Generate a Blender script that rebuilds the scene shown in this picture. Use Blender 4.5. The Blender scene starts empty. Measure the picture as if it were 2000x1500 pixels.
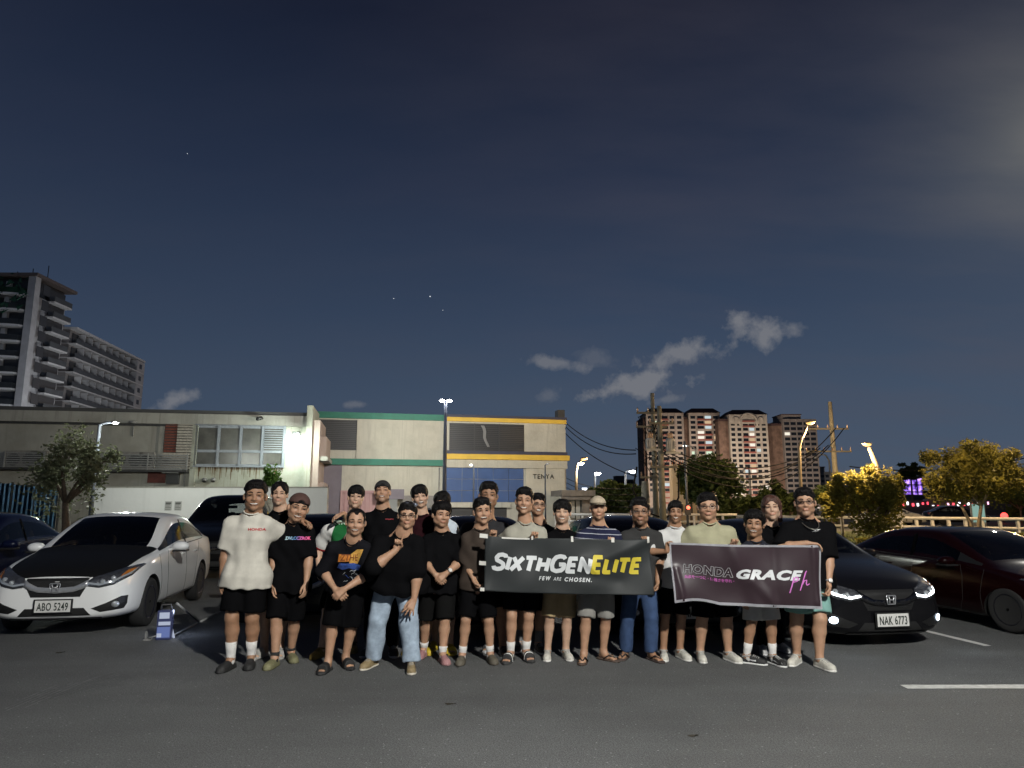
import bpy, bmesh, math, random
import numpy as np
from mathutils import Vector, Matrix
from mathutils.bvhtree import BVHTree

R = math.radians
SC = bpy.context.scene
COL = SC.collection
random.seed(7)

# ---------------------------------------------------------------- camera
CAM_H, PITCH, FPX = 1.58, math.atan(235 / 1380.0), 1380.0
cam = bpy.data.cameras.new('camera')
cam.sensor_width = 36.0
cam.lens = 36.0 * FPX / 2000.0
cam.clip_start, cam.clip_end = 0.1, 3000.0
camo = bpy.data.objects.new('camera', cam)
camo.location = (0, 0, CAM_H)
camo.rotation_euler = (R(90) + PITCH, 0, 0)
COL.objects.link(camo)
SC.camera = camo

# ---------------------------------------------------------------- exposure
SC.view_settings.view_transform = 'Standard'
SC.view_settings.look = 'None'
SC.view_settings.exposure = 0.0
SC.view_settings.gamma = 1.0
SC.view_settings.use_curve_mapping = False
SC.cycles.max_bounces = 6
SC.cycles.diffuse_bounces = 2
SC.cycles.glossy_bounces = 3
SC.cycles.transmission_bounces = 4
SC.cycles.transparent_max_bounces = 10
SC.cycles.sample_clamp_indirect = 2.0
SC.cycles.use_denoising = True

# ---------------------------------------------------------------- night sky
def build_world():
    w = bpy.data.worlds.new('World')
    SC.world = w
    w.use_nodes = True
    nt = w.node_tree
    N, L = nt.nodes, nt.links
    for n in list(N): N.remove(n)
    out = N.new('ShaderNodeOutputWorld'); bg = N.new('ShaderNodeBackground')
    L.new(bg.outputs[0], out.inputs[0])
    tc = N.new('ShaderNodeTexCoord')
    nrm = N.new('ShaderNodeVectorMath'); nrm.operation = 'NORMALIZE'
    L.new(tc.outputs['Generated'], nrm.inputs[0])
    sep = N.new('ShaderNodeSeparateXYZ'); L.new(nrm.outputs[0], sep.inputs[0])
    ramp = N.new('ShaderNodeValToRGB')
    cr = ramp.color_ramp
    stops = [(0.0, (.066, .088, .122)), (.06, (.064, .090, .136)), (.14, (.054, .081, .130)), (.26, (.036, .057, .102)),
             (.42, (.0200, .0315, .0640)), (.60, (.0085, .0125, .0290)), (.85, (.006, .008, .018))]
    cr.elements[0].position, cr.elements[0].color = stops[0][0], stops[0][1] + (1,)
    cr.elements[1].position, cr.elements[1].color = stops[-1][0], stops[-1][1] + (1,)
    for p, c in stops[1:-1]:
        e = cr.elements.new(p); e.color = c + (1,)
    L.new(sep.outputs['Z'], ramp.inputs[0])
    def math_(op, a, b=None, clamp=False):
        m = N.new('ShaderNodeMath'); m.operation = op; m.use_clamp = clamp
        for i, v in enumerate((a, b)):
            if v is None: continue
            if isinstance(v, (int, float)): m.inputs[i].default_value = v
            else: L.new(v, m.inputs[i])
        return m.outputs[0]
    def mixc(fac, a, b):
        m = N.new('ShaderNodeMix'); m.data_type = 'RGBA'
        if isinstance(fac, (int, float)): m.inputs[0].default_value = fac
        else: L.new(fac, m.inputs[0])
        for i, v in ((6, a), (7, b)):
            if isinstance(v, tuple): m.inputs[i].default_value = v + (1,)
            else: L.new(v, m.inputs[i])
        return m.outputs[2]
    # project the sky direction on a cloud deck, so the streaks run to the horizon
    zc = math_('MAXIMUM', sep.outputs['Z'], .03)
    px_ = math_('DIVIDE', sep.outputs['X'], math_('ADD', zc, .25)); py_ = math_('DIVIDE', sep.outputs['Y'], math_('ADD', zc, .25))
    cmb = N.new('ShaderNodeCombineXYZ'); L.new(px_, cmb.inputs[0]); L.new(py_, cmb.inputs[1])
    mp = N.new('ShaderNodeMapping'); mp.inputs['Rotation'].default_value = (0, 0, R(28)); mp.inputs['Scale'].default_value = (1.0, 2.6, 1)
    L.new(cmb.outputs[0], mp.inputs[0])
    n1 = N.new('ShaderNodeTexNoise'); n1.inputs['Scale'].default_value = 1.1; n1.inputs['Detail'].default_value = 7; n1.inputs['Roughness'].default_value = .52
    L.new(mp.outputs[0], n1.inputs['Vector'])
    v = N.new('ShaderNodeMapRange'); v.inputs[1].default_value = .42; v.inputs[2].default_value = .75; L.new(n1.outputs[0], v.inputs[0])
    # thin veil, a little warmer and stronger to the right, where the moon is
    right = N.new('ShaderNodeMapRange'); right.inputs[1].default_value = -.25; right.inputs[2].default_value = .6; L.new(sep.outputs['X'], right.inputs[0])
    veil = math_('MULTIPLY', v.outputs[0], math_('ADD', math_('MULTIPLY', right.outputs[0], .30), .10))
    col = mixc(veil, ramp.outputs[0], (.084, .078, .100))
    # darker towards the left top
    lf = N.new('ShaderNodeMapRange'); lf.inputs[1].default_value = .15; lf.inputs[2].default_value = -.7; L.new(sep.outputs['X'], lf.inputs[0])
    col = mixc(math_('MULTIPLY', lf.outputs[0], .28), col, (.012, .018, .036))
    # moon glow just beyond the right edge
    d = px_dir(2045, 265)
    dt = N.new('ShaderNodeVectorMath'); dt.operation = 'DOT_PRODUCT'; L.new(nrm.outputs[0], dt.inputs[0]); dt.inputs[1].default_value = d
    ang = math_('ARCCOSINE', math_('MINIMUM', dt.outputs['Value'], .99999))
    g = math_('POWER', 2.718, math_('MULTIPLY', ang, -15.0))
    g2 = math_('MULTIPLY', g, math_('ADD', math_('MULTIPLY', v.outputs[0], .5), .6))
    col = mixc(math_('MINIMUM', math_('MULTIPLY', g2, 1.0), 1.0), col, (.23, .225, .20))
    # small low clouds lit by the town
    nz = N.new('ShaderNodeTexNoise'); nz.inputs['Scale'].default_value = 28; nz.inputs['Detail'].default_value = 8; nz.inputs['Roughness'].default_value = .6
    L.new(nrm.outputs[0], nz.inputs['Vector'])
    total = None
    for (cx, cy, rx, ry, rot, s) in [(1475, 648, 72, 36, .1, 1.0), (1550, 640, 36, 26, 0, .7), (1330, 690, 98, 32, -.22, .95), (1235, 754, 112, 32, -.2, 1.1),
                                  (1085, 709, 75, 17, .18, .75), (338, 786, 48, 24, -.35, .9), (1072, 772, 34, 18, -.4, .35), (1160, 700, 60, 20, .2, .3), (700, 790, 26, 9, 0, .5), (1300, 781, 40, 10, -.2, .5)]:
        c0 = Vector(px_dir(cx, cy)); ca, sa = math.cos(rot), math.sin(rot)
        ux = (Vector(px_dir(cx + 10 * ca, cy + 10 * sa)) - c0); ux = (ux - c0 * ux.dot(c0)).normalized()
        uy = c0.cross(ux).normalized()
        k = 1 / math.sqrt(1 + ((cx - 1000) / FPX) ** 2 + ((cy - 750) / FPX) ** 2) / FPX
        comps = []
        for u, r in ((ux, rx), (uy, ry)):
            q = N.new('ShaderNodeVectorMath'); q.operation = 'DOT_PRODUCT'; L.new(nrm.outputs[0], q.inputs[0]); q.inputs[1].default_value = u
            comps.append(math_('POWER', math_('ABSOLUTE', math_('MULTIPLY', math_('SUBTRACT', q.outputs['Value'], u.dot(c0)), 1 / (r * k))), 2))
        rr = math_('SQRT', math_('ADD', comps[0], comps[1]))
        front = N.new('ShaderNodeVectorMath'); front.operation = 'DOT_PRODUCT'; L.new(nrm.outputs[0], front.inputs[0]); front.inputs[1].default_value = c0
        f = math_('GREATER_THAN', front.outputs['Value'], .5)
        m = math_('SUBTRACT', 1.0, rr)
        m = math_('ADD', m, math_('MULTIPLY', math_('SUBTRACT', nz.outputs[0], .52), 3.0))
        m = math_('MULTIPLY', math_('MULTIPLY', math_('MULTIPLY', m, 1.5, True), s), f)
        total = m if total is None else math_('MAXIMUM', total, m)
    col = mixc(math_('MULTIPLY', math_('MINIMUM', total, 1.0), .9), col, (.175, .182, .205))
    L.new(col, bg.inputs[0])
    bg.inputs[1].default_value = 1.0

def px_dir(px, py):
    xc, yc = (px - 1000) / FPX, (750 - py) / FPX
    c, s = math.cos(PITCH), math.sin(PITCH)
    return Vector((xc, c - yc * s, s + yc * c)).normalized()
def at(px, py, Y):
    d = px_dir(px, py); return Vector((0, 0, CAM_H)) + d * (Y / d.y)
def gnd(px, py, z=0.0):
    d = px_dir(px, py); return Vector((0, 0, CAM_H)) + d * ((z - CAM_H) / d.z)
def onplane(px, py, o, n):
    d = px_dir(px, py); c = Vector((0, 0, CAM_H)); return c + d * ((Vector(o) - c).dot(n) / d.dot(n))
build_world()

# faint moonlight from beyond the right edge of the frame
sun = bpy.data.lights.new('moonlight', 'SUN')
sun.energy, sun.angle, sun.color = 0.02, R(0.5), (1, .95, .85)
so = bpy.data.objects.new('moonlight', sun)
so.rotation_euler = (-px_dir(2070, 270)).to_track_quat('-Z', 'Y').to_euler()
COL.objects.link(so)

# ---------------------------------------------------------------- materials
MATS = {}
def mat(name, color, rough=.7, metal=0.0, var=0.0, scale=8.0, bump=0.0, bscale=None, emit=None, estr=0.0, spec=.5, coat=0.0, var2=None, detail=5, stretch=None, attr=None):
    if name in MATS: return MATS[name]
    m = bpy.data.materials.new(name); m.use_nodes = True
    nt = m.node_tree; N, L = nt.nodes, nt.links
    b = N['Principled BSDF']
    b.inputs['Base Color'].default_value = tuple(color) + (1,)
    b.inputs['Roughness'].default_value = rough
    b.inputs['Metallic'].default_value = metal
    b.inputs['Specular IOR Level'].default_value = spec
    b.inputs['Coat Weight'].default_value = coat
    b.inputs['Coat Roughness'].default_value = .04
    if emit is not None:
        b.inputs['Emission Color'].default_value = tuple(emit) + (1,)
        b.inputs['Emission Strength'].default_value = estr
    tc = N.new('ShaderNodeTexCoord'); vec = tc.outputs['Object']
    if stretch:
        mp = N.new('ShaderNodeMapping'); mp.inputs['Scale'].default_value = stretch; L.new(vec, mp.inputs[0]); vec = mp.outputs[0]
    last = None
    if var > 0:
        n = N.new('ShaderNodeTexNoise'); n.inputs['Scale'].default_value = scale; n.inputs['Detail'].default_value = detail; n.inputs['Roughness'].default_value = .6
        L.new(vec, n.inputs['Vector'])
        mr = N.new('ShaderNodeMapRange'); mr.inputs[1].default_value = .25; mr.inputs[2].default_value = .75
        L.new(n.outputs[0], mr.inputs[0])
        mx = N.new('ShaderNodeMix'); mx.data_type = 'RGBA'; L.new(mr.outputs[0], mx.inputs[0])
        c2 = var2 if var2 else tuple(min(1, c * (1 + var)) for c in color)
        c1 = tuple(c * (1 - var) for c in color)
        mx.inputs[6].default_value = c1 + (1,); mx.inputs[7].default_value = tuple(c2) + (1,)
        last = mx.outputs[2]
        L.new(last, b.inputs['Base Color'])
    if attr:
        at_ = N.new('ShaderNodeAttribute'); at_.attribute_name = attr
        mx = N.new('ShaderNodeMix'); mx.data_type = 'RGBA'; mx.blend_type = 'MULTIPLY'; mx.inputs[0].default_value = 1
        if last is not None: L.new(last, mx.inputs[6])
        else: mx.inputs[6].default_value = tuple(color) + (1,)
        L.new(at_.outputs['Color'], mx.inputs[7]); L.new(mx.outputs[2], b.inputs['Base Color'])
    if bump > 0:
        n = N.new('ShaderNodeTexNoise'); n.inputs['Scale'].default_value = bscale or scale * 4; n.inputs['Detail'].default_value = 4
        L.new(vec, n.inputs['Vector'])
        bp = N.new('ShaderNodeBump'); bp.inputs['Strength'].default_value = bump; bp.inputs['Distance'].default_value = .02
        L.new(n.outputs[0], bp.inputs['Height']); L.new(bp.outputs[0], b.inputs['Normal'])
    MATS[name] = m
    return m

def stained(name, base, stain, scale=1.0, amount=.5, rough=.85, vert=6.0, bump=.15):
    """painted concrete wall with blotches and thin vertical run-off streaks"""
    if name in MATS: return MATS[name]
    m = mat(name, base, rough)
    nt = m.node_tree; N, L = nt.nodes, nt.links; b = N['Principled BSDF']
    tc = N.new('ShaderNodeTexCoord')
    n1 = N.new('ShaderNodeTexNoise'); n1.inputs['Scale'].default_value = .55 * scale; n1.inputs['Detail'].default_value = 8; n1.inputs['Roughness'].default_value = .65
    L.new(tc.outputs['Object'], n1.inputs['Vector'])
    mp = N.new('ShaderNodeMapping'); mp.inputs['Scale'].default_value = (vert, vert, .35); L.new(tc.outputs['Object'], mp.inputs[0])
    n2 = N.new('ShaderNodeTexNoise'); n2.inputs['Scale'].default_value = .7 * scale; n2.inputs['Detail'].default_value = 6; L.new(mp.outputs[0], n2.inputs['Vector'])
    r1 = N.new('ShaderNodeMapRange'); r1.inputs[1].default_value = .42; r1.inputs[2].default_value = .72; L.new(n1.outputs[0], r1.inputs[0])
    r2 = N.new('ShaderNodeMapRange'); r2.inputs[1].default_value = .5; r2.inputs[2].default_value = .75; L.new(n2.outputs[0], r2.inputs[0])
    ad = N.new('ShaderNodeMath'); ad.operation = 'MAXIMUM'; L.new(r1.outputs[0], ad.inputs[0]); L.new(r2.outputs[0], ad.inputs[1])
    mu = N.new('ShaderNodeMath'); mu.operation = 'MULTIPLY'; mu.inputs[1].default_value = amount; L.new(ad.outputs[0], mu.inputs[0])
    mx = N.new('ShaderNodeMix'); mx.data_type = 'RGBA'; L.new(mu.outputs[0], mx.inputs[0])
    mx.inputs[6].default_value = tuple(base) + (1,); mx.inputs[7].default_value = tuple(stain) + (1,)
    L.new(mx.outputs[2], b.inputs['Base Color'])
    n3 = N.new('ShaderNodeTexNoise'); n3.inputs['Scale'].default_value = 6; n3.inputs['Detail'].default_value = 6; L.new(tc.outputs['Object'], n3.inputs['Vector'])
    bp = N.new('ShaderNodeBump'); bp.inputs['Strength'].default_value = bump; bp.inputs['Distance'].default_value = .05
    L.new(n3.outputs[0], bp.inputs['Height']); L.new(bp.outputs[0], b.inputs['Normal'])
    return m

def emit_mat(name, color, strength):
    return mat(name, (0, 0, 0), emit=color, estr=strength)

def glass_mat(name, tint=(.25, .28, .3), gloss=.9):
    if name in MATS: return MATS[name]
    m = bpy.data.materials.new(name); m.use_nodes = True
    nt = m.node_tree; N, L = nt.nodes, nt.links
    for n in list(N): N.remove(n)
    o = N.new('ShaderNodeOutputMaterial'); t = N.new('ShaderNodeBsdfTransparent'); t.inputs[0].default_value = tint + (1,)
    g = N.new('ShaderNodeBsdfGlossy'); g.inputs['Roughness'].default_value = .03; g.inputs['Color'].default_value = (gloss,) * 3 + (1,)
    f = N.new('ShaderNodeFresnel'); f.inputs[0].default_value = 1.45
    mx = N.new('ShaderNodeMixShader'); L.new(f.outputs[0], mx.inputs[0]); L.new(t.outputs[0], mx.inputs[1]); L.new(g.outputs[0], mx.inputs[2]); L.new(mx.outputs[0], o.inputs[0])
    MATS[name] = m
    return m

# ---------------------------------------------------------------- object helpers
def tag(o, label=None, cat=None, group=None, kind=None):
    if label: o['label'] = label
    if cat: o['category'] = cat
    if group: o['group'] = group
    if kind: o['kind'] = kind
    return o
def thing(name, label, cat, loc=(0, 0, 0), rotz=0.0, group=None):
    o = bpy.data.objects.new(name, None); COL.objects.link(o); o.empty_display_size = .1
    o.location = loc; o.rotation_euler = (0, 0, rotz)
    return tag(o, label, cat, group)
def link(name, me, m=None, parent=None, smooth=False):
    if isinstance(me, bmesh.types.BMesh):
        bm = me; me = bpy.data.meshes.new(name); bm.to_mesh(me); bm.free()
    o = bpy.data.objects.new(name, me); COL.objects.link(o)
    if m is not None and not me.materials:
        for x in (m if isinstance(m, (list, tuple)) else [m]): me.materials.append(x)
    if parent is not None: o.parent = parent
    if smooth:
        me.polygons.foreach_set('use_smooth', [True] * len(me.polygons)); me.update()
    return o
def part_world(o, parent):
    """parent an object whose vertices are in world space"""
    o.parent = parent; o.matrix_parent_inverse = parent_matrix(parent).inverted()
    return o
def parent_matrix(p):
    m = p.matrix_basis.copy()
    if p.parent is not None: m = parent_matrix(p.parent) @ p.matrix_parent_inverse @ m
    return m
def copy_tree(o, parent=None):
    c = o.copy(); COL.objects.link(c)
    if parent is not None: c.parent = parent
    for ch in list(o.children): copy_tree(ch, c)
    return c
def box(bm, x0, x1, y0, y1, z0, z1, M=None, bevel=0):
    vs = [bm.verts.new(Vector(p) if M is None else M @ Vector(p)) for p in
          ((x0, y0, z0), (x1, y0, z0), (x1, y1, z0), (x0, y1, z0), (x0, y0, z1), (x1, y0, z1), (x1, y1, z1), (x0, y1, z1))]
    fs = [bm.faces.new([vs[i] for i in f]) for f in ((3, 2, 1, 0), (4, 5, 6, 7), (0, 1, 5, 4), (1, 2, 6, 5), (2, 3, 7, 6), (3, 0, 4, 7))]
    if bevel:
        es = list({e for f in fs for e in f.edges})
        bmesh.ops.bevel(bm, geom=es, offset=bevel, segments=2, affect='EDGES', profile=.6)
    return vs
def boxo(name, m, parent, x0, x1, y0, y1, z0, z1, bevel=0):
    bm = bmesh.new(); box(bm, min(x0, x1), max(x0, x1), min(y0, y1), max(y0, y1), min(z0, z1), max(z0, z1), bevel=bevel); return link(name, bm, m, parent)
def tube(bm, pts, r, n=8, cap=True):
    """swept tube; r is a number or a list"""
    pts = [Vector(p) for p in pts]; k = len(pts)
    rs = r if isinstance(r, (list, tuple)) else [r] * k
    rings = []; up = None
    for i, p in enumerate(pts):
        t = (pts[min(i + 1, k - 1)] - pts[max(i - 1, 0)])
        if t.length < 1e-9: t = Vector((0, 0, 1))
        t.normalize()
        if up is None:
            up = Vector((0, 0, 1)) if abs(t.z) < .9 else Vector((1, 0, 0))
        a = t.cross(up)
        if a.length < 1e-6: a = t.cross(Vector((0, 1, 0)))
        a.normalize(); b = a.cross(t).normalized(); up = b
        rings.append([bm.verts.new(p + (a * math.cos(2 * math.pi * j / n) + b * math.sin(2 * math.pi * j / n)) * rs[i]) for j in range(n)])
    for i in range(k - 1):
        for j in range(n):
            bm.faces.new((rings[i][j], rings[i][(j + 1) % n], rings[i + 1][(j + 1) % n], rings[i + 1][j]))
    if cap:
        bm.faces.new(rings[0][::-1]); bm.faces.new(rings[-1])
    return rings
def tubeo(name, m, parent, pts, r, n=8, smooth=True):
    bm = bmesh.new(); tube(bm, pts, r, n); bmesh.ops.recalc_face_normals(bm, faces=bm.faces); return link(name, bm, m, parent, smooth)
def lathe(bm, prof, n=24, M=None):
    """profile of (radius, z) about z"""
    rings = []
    for r, z in prof:
        rings.append([bm.verts.new((M or Matrix()) @ Vector((r * math.cos(2 * math.pi * j / n), r * math.sin(2 * math.pi * j / n), z))) for j in range(n)])
    for i in range(len(rings) - 1):
        for j in range(n):
            bm.faces.new((rings[i][j], rings[i][(j + 1) % n], rings[i + 1][(j + 1) % n], rings[i + 1][j]))
    bm.faces.new(rings[0][::-1]); bm.faces.new(rings[-1])
def text_mesh(body, size=1.0, offset=0.0, shear=0.0, extrude=0.0, sx=1.0, spacing=1.0, fill=True, bevel=0.0, align='CENTER', res=3):
    c = bpy.data.curves.new('lettering', 'FONT'); c.body = body; c.size = size; c.offset = offset; c.shear = shear; c.extrude = extrude
    c.space_character = spacing; c.align_x = align; c.resolution_u = res
    if not fill: c.fill_mode = 'NONE'; c.bevel_depth = bevel; c.bevel_resolution = 0
    o = bpy.data.objects.new('lettering', c); COL.objects.link(o)
    dg = bpy.context.evaluated_depsgraph_get(); dg.update()
    me = bpy.data.meshes.new_from_object(o.evaluated_get(dg))
    bpy.data.objects.remove(o); bpy.data.curves.remove(c)
    me.materials.clear()
    if sx != 1.0: me.transform(Matrix.Diagonal((sx, 1, 1, 1)))
    return me
def mesh_np(name, V, F, m=None, parent=None, smooth=True):
    me = bpy.data.meshes.new(name)
    F = np.asarray(F, dtype=np.int32); V = np.asarray(V, dtype=np.float32)
    k = F.shape[1]
    me.vertices.add(len(V)); me.vertices.foreach_set('co', V.ravel())
    me.loops.add(F.size); me.loops.foreach_set('vertex_index', F.ravel())
    me.polygons.add(len(F)); me.polygons.foreach_set('loop_start', np.arange(0, F.size, k, dtype=np.int32)); me.polygons.foreach_set('loop_total', np.full(len(F), k, dtype=np.int32))
    if smooth: me.polygons.foreach_set('use_smooth', np.ones(len(F), dtype=bool))
    me.update(calc_edges=True); me.validate()
    return link(name, me, m, parent)

# ---------------------------------------------------------------- soft-union solids (fields on a grid -> surface net)
def axis_points(lo, hi, base, iv):
    xs = [lo]
    while xs[-1] < hi:
        x = xs[-1]; st = base
        for a, b, s in iv:
            if a - base * .6 <= x <= b: st = min(st, s)
        xs.append(x + st)
    return np.array(xs, dtype=np.float32)
class Solid:
    def __init__(s, lo, hi, base, fine=()):
        s.ax = [axis_points(lo[i], hi[i], base, [(f[0][i], f[1][i], f[2]) for f in fine]) for i in range(3)]
        s.D = np.full(tuple(len(a) for a in s.ax), .5, dtype=np.float32)
        s.X, s.Y, s.Z = s.ax[0][:, None, None], s.ax[1][None, :, None], s.ax[2][None, None, :]
    def sub(s, lo, hi):
        sl = []
        for i in range(3):
            a = int(np.searchsorted(s.ax[i], lo[i])); b = int(np.searchsorted(s.ax[i], hi[i]))
            if b - a < 1: return None
            sl.append(slice(a, b))
        return tuple(sl), s.ax[0][sl[0]][:, None, None], s.ax[1][sl[1]][None, :, None], s.ax[2][sl[2]][None, None, :]
    def put(s, d, sl, k, op='+'):
        A = s.D[sl]
        if op == '-': d = -d
        if op == '+':
            if k > 0:
                h = np.maximum(k - np.abs(A - d), 0) / k; s.D[sl] = np.minimum(A, d) - h * h * (k * .25)
            else: s.D[sl] = np.minimum(A, d)
        else:
            if k > 0:
                h = np.maximum(k - np.abs(A - d), 0) / k; s.D[sl] = np.maximum(A, d) + h * h * (k * .25)
            else: s.D[sl] = np.maximum(A, d)
    def cone(s, a, b, ra, rb, k=.02, op='+', cut=None, pad=.045):
        a, b = Vector(a), Vector(b); m = max(ra, rb) + pad
        r = s.sub([min(a[i], b[i]) - m for i in range(3)], [max(a[i], b[i]) + m for i in range(3)])
        if r is None: return
        sl, X, Y, Z = r; ab = b - a; q = max(ab.dot(ab), 1e-9)
        x, y, z = X - a.x, Y - a.y, Z - a.z
        t = np.clip((x * ab.x + y * ab.y + z * ab.z) / q, 0, 1)
        d = np.sqrt((x - t * ab.x) ** 2 + (y - t * ab.y) ** 2 + (z - t * ab.z) ** 2) - (ra + t * (rb - ra))
        if cut is not None:   # flat end at b
            l = math.sqrt(q); d = np.maximum(d, ((x - ab.x) * ab.x + (y - ab.y) * ab.y + (z - ab.z) * ab.z) / l)
        s.put(d, sl, k, op)
    def ell(s, c, rad, M=None, k=.02, op='+', pad=.045):
        """ellipsoid; M = 3 axis vectors"""
        c = Vector(c); m = max(rad) + pad
        r = s.sub([c[i] - m for i in range(3)], [c[i] + m for i in range(3)])
        if r is None: return
        sl, X, Y, Z = r; x, y, z = X - c.x, Y - c.y, Z - c.z
        if M is None: u, v, w = x, y, z
        else: u, v, w = (x * e.x + y * e.y + z * e.z for e in M)
        k0 = np.sqrt((u / rad[0]) ** 2 + (v / rad[1]) ** 2 + (w / rad[2]) ** 2)
        k1 = np.sqrt((u / rad[0] ** 2) ** 2 + (v / rad[1] ** 2) ** 2 + (w / rad[2] ** 2) ** 2)
        d = k0 * (k0 - 1) / np.maximum(k1, 1e-6)
        s.put(np.clip(d, -.2, .5), sl, k, op)
    def fn(s, lo, hi, f, k=.02, op='+'):
        r = s.sub(lo, hi)
        if r is None: return
        s.put(f(r[1], r[2], r[3]).astype(np.float32), r[0], k, op)
    def mesh(s):
        D = s.D; nx, ny, nz = D.shape
        I = D < 0
        c = I[:-1, :-1, :-1].astype(np.int8)
        for a, b, e in ((1, 0, 0), (0, 1, 0), (0, 0, 1), (1, 1, 0), (1, 0, 1), (0, 1, 1), (1, 1, 1)):
            c = c + I[a:nx - 1 + a, b:ny - 1 + b, e:nz - 1 + e]
        cell = (c > 0) & (c < 8)
        ci, cj, ck = np.nonzero(cell)
        n = len(ci); idx = np.full(cell.shape, -1, dtype=np.int32); idx[ci, cj, ck] = np.arange(n)
        P = np.zeros((n, 3), dtype=np.float64); cnt = np.zeros(n)
        corners = [(0, 0, 0), (1, 0, 0), (0, 1, 0), (1, 1, 0), (0, 0, 1), (1, 0, 1), (0, 1, 1), (1, 1, 1)]
        vals = [D[ci + a, cj + b, ck + e] for a, b, e in corners]
        ax = s.ax
        pos = lambda q: (ax[0][ci + q[0]], ax[1][cj + q[1]], ax[2][ck + q[2]])
        for i, j in ((0, 1), (2, 3), (4, 5), (6, 7), (0, 2), (1, 3), (4, 6), (5, 7), (0, 4), (1, 5), (2, 6), (3, 7)):
            va, vb = vals[i], vals[j]; m = (va < 0) != (vb < 0)
            t = np.where(m, va / np.where(m, va - vb, 1), 0)
            pa, pb = pos(corners[i]), pos(corners[j])
            for d in range(3): P[:, d] += np.where(m, pa[d] + t * (pb[d] - pa[d]), 0)
            cnt += m
        P /= np.maximum(cnt, 1)[:, None]
        F = []
        for axis in range(3):
            if axis == 0: A, B = I[:-1, 1:-1, 1:-1], I[1:, 1:-1, 1:-1]
            elif axis == 1: A, B = I[1:-1, :-1, 1:-1], I[1:-1, 1:, 1:-1]
            else: A, B = I[1:-1, 1:-1, :-1], I[1:-1, 1:-1, 1:]
            i, j, k = np.nonzero(A != B); fl = A[i, j, k]
            if axis == 0: q = [idx[i, j, k], idx[i, j + 1, k], idx[i, j + 1, k + 1], idx[i, j, k + 1]]
            elif axis == 1: q = [idx[i, j, k], idx[i, j, k + 1], idx[i + 1, j, k + 1], idx[i + 1, j, k]]
            else: q = [idx[i, j, k], idx[i + 1, j, k], idx[i + 1, j + 1, k], idx[i, j + 1, k]]
            q = np.stack(q, 1); q[~fl] = q[~fl][:, ::-1]
            F.append(q)
        return P, np.concatenate(F)
# ================================================================ ground
def asphalt():
    m = mat('asphalt', (.083, .085, .085), .86, spec=.3)
    nt = m.node_tree; N, L = nt.nodes, nt.links; b = N['Principled BSDF']
    tc = N.new('ShaderNodeTexCoord')
    def noise(sc, det, ro, st=None):
        n = N.new('ShaderNodeTexNoise'); n.inputs['Scale'].default_value = sc; n.inputs['Detail'].default_value = det; n.inputs['Roughness'].default_value = ro
        if st:
            mp = N.new('ShaderNodeMapping'); mp.inputs['Scale'].default_value = st; mp.inputs['Rotation'].default_value = (0, 0, R(-8)); L.new(tc.outputs['Object'], mp.inputs[0]); L.new(mp.outputs[0], n.inputs['Vector'])
        else: L.new(tc.outputs['Object'], n.inputs['Vector'])
        return n.outputs[0]
    big = noise(.35, 6, .6); wear = noise(.8, 5, .6, (.25, 2.2, 1)); fine = noise(85, 3, .7); grit = N.new('ShaderNodeTexVoronoi'); grit.inputs['Scale'].default_value = 130; L.new(tc.outputs['Object'], grit.inputs['Vector'])
    def mr(v, a, b_, c, d):
        r = N.new('ShaderNodeMapRange'); r.inputs[1].default_value = a; r.inputs[2].default_value = b_; r.inputs[3].default_value = c; r.inputs[4].default_value = d; L.new(v, r.inputs[0]); return r.outputs[0]
    def mul(a, b_):
        x = N.new('ShaderNodeMath'); x.operation = 'MULTIPLY'
        for i, v in enumerate((a, b_)):
            if isinstance(v, float): x.inputs[i].default_value = v
            else: L.new(v, x.inputs[i])
        return x.outputs[0]
    f = mul(mul(mr(big, .3, .7, .72, 1.22), mr(wear, .3, .7, .9, 1.1)), mul(mr(fine, .3, .7, .55, 1.50), mr(grit.outputs['Distance'], 0, .6, .70, 1.35)))
    sparse = N.new('ShaderNodeTexVoronoi'); sparse.inputs['Scale'].default_value = 16; L.new(tc.outputs['Object'], sparse.inputs['Vector'])
    peb = mr(sparse.outputs['Distance'], .05, .12, 2.6, 1.0)
    f = mul(f, peb)
    v = N.new('ShaderNodeVectorMath'); v.operation = 'SCALE'; v.inputs[0].default_value = (.083, .085, .085); L.new(f, v.inputs['Scale'])
    L.new(v.outputs[0], b.inputs['Base Color'])
    bp = N.new('ShaderNodeBump'); bp.inputs['Strength'].default_value = .55; bp.inputs['Distance'].default_value = .012
    ad = N.new('ShaderNodeMath'); ad.operation = 'ADD'; L.new(fine, ad.inputs[0]); L.new(grit.outputs['Distance'], ad.inputs[1]); L.new(ad.outputs[0], bp.inputs['Height']); L.new(bp.outputs[0], b.inputs['Normal'])
    return m
ASPH = asphalt()
bm = bmesh.new(); vs = [bm.verts.new(p) for p in ((-400, -60, 0), (400, -60, 0), (400, 900, 0), (-400, 900, 0))]; bm.faces.new(vs)
tag(link('car_park_ground', bm, ASPH), kind='structure')

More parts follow.
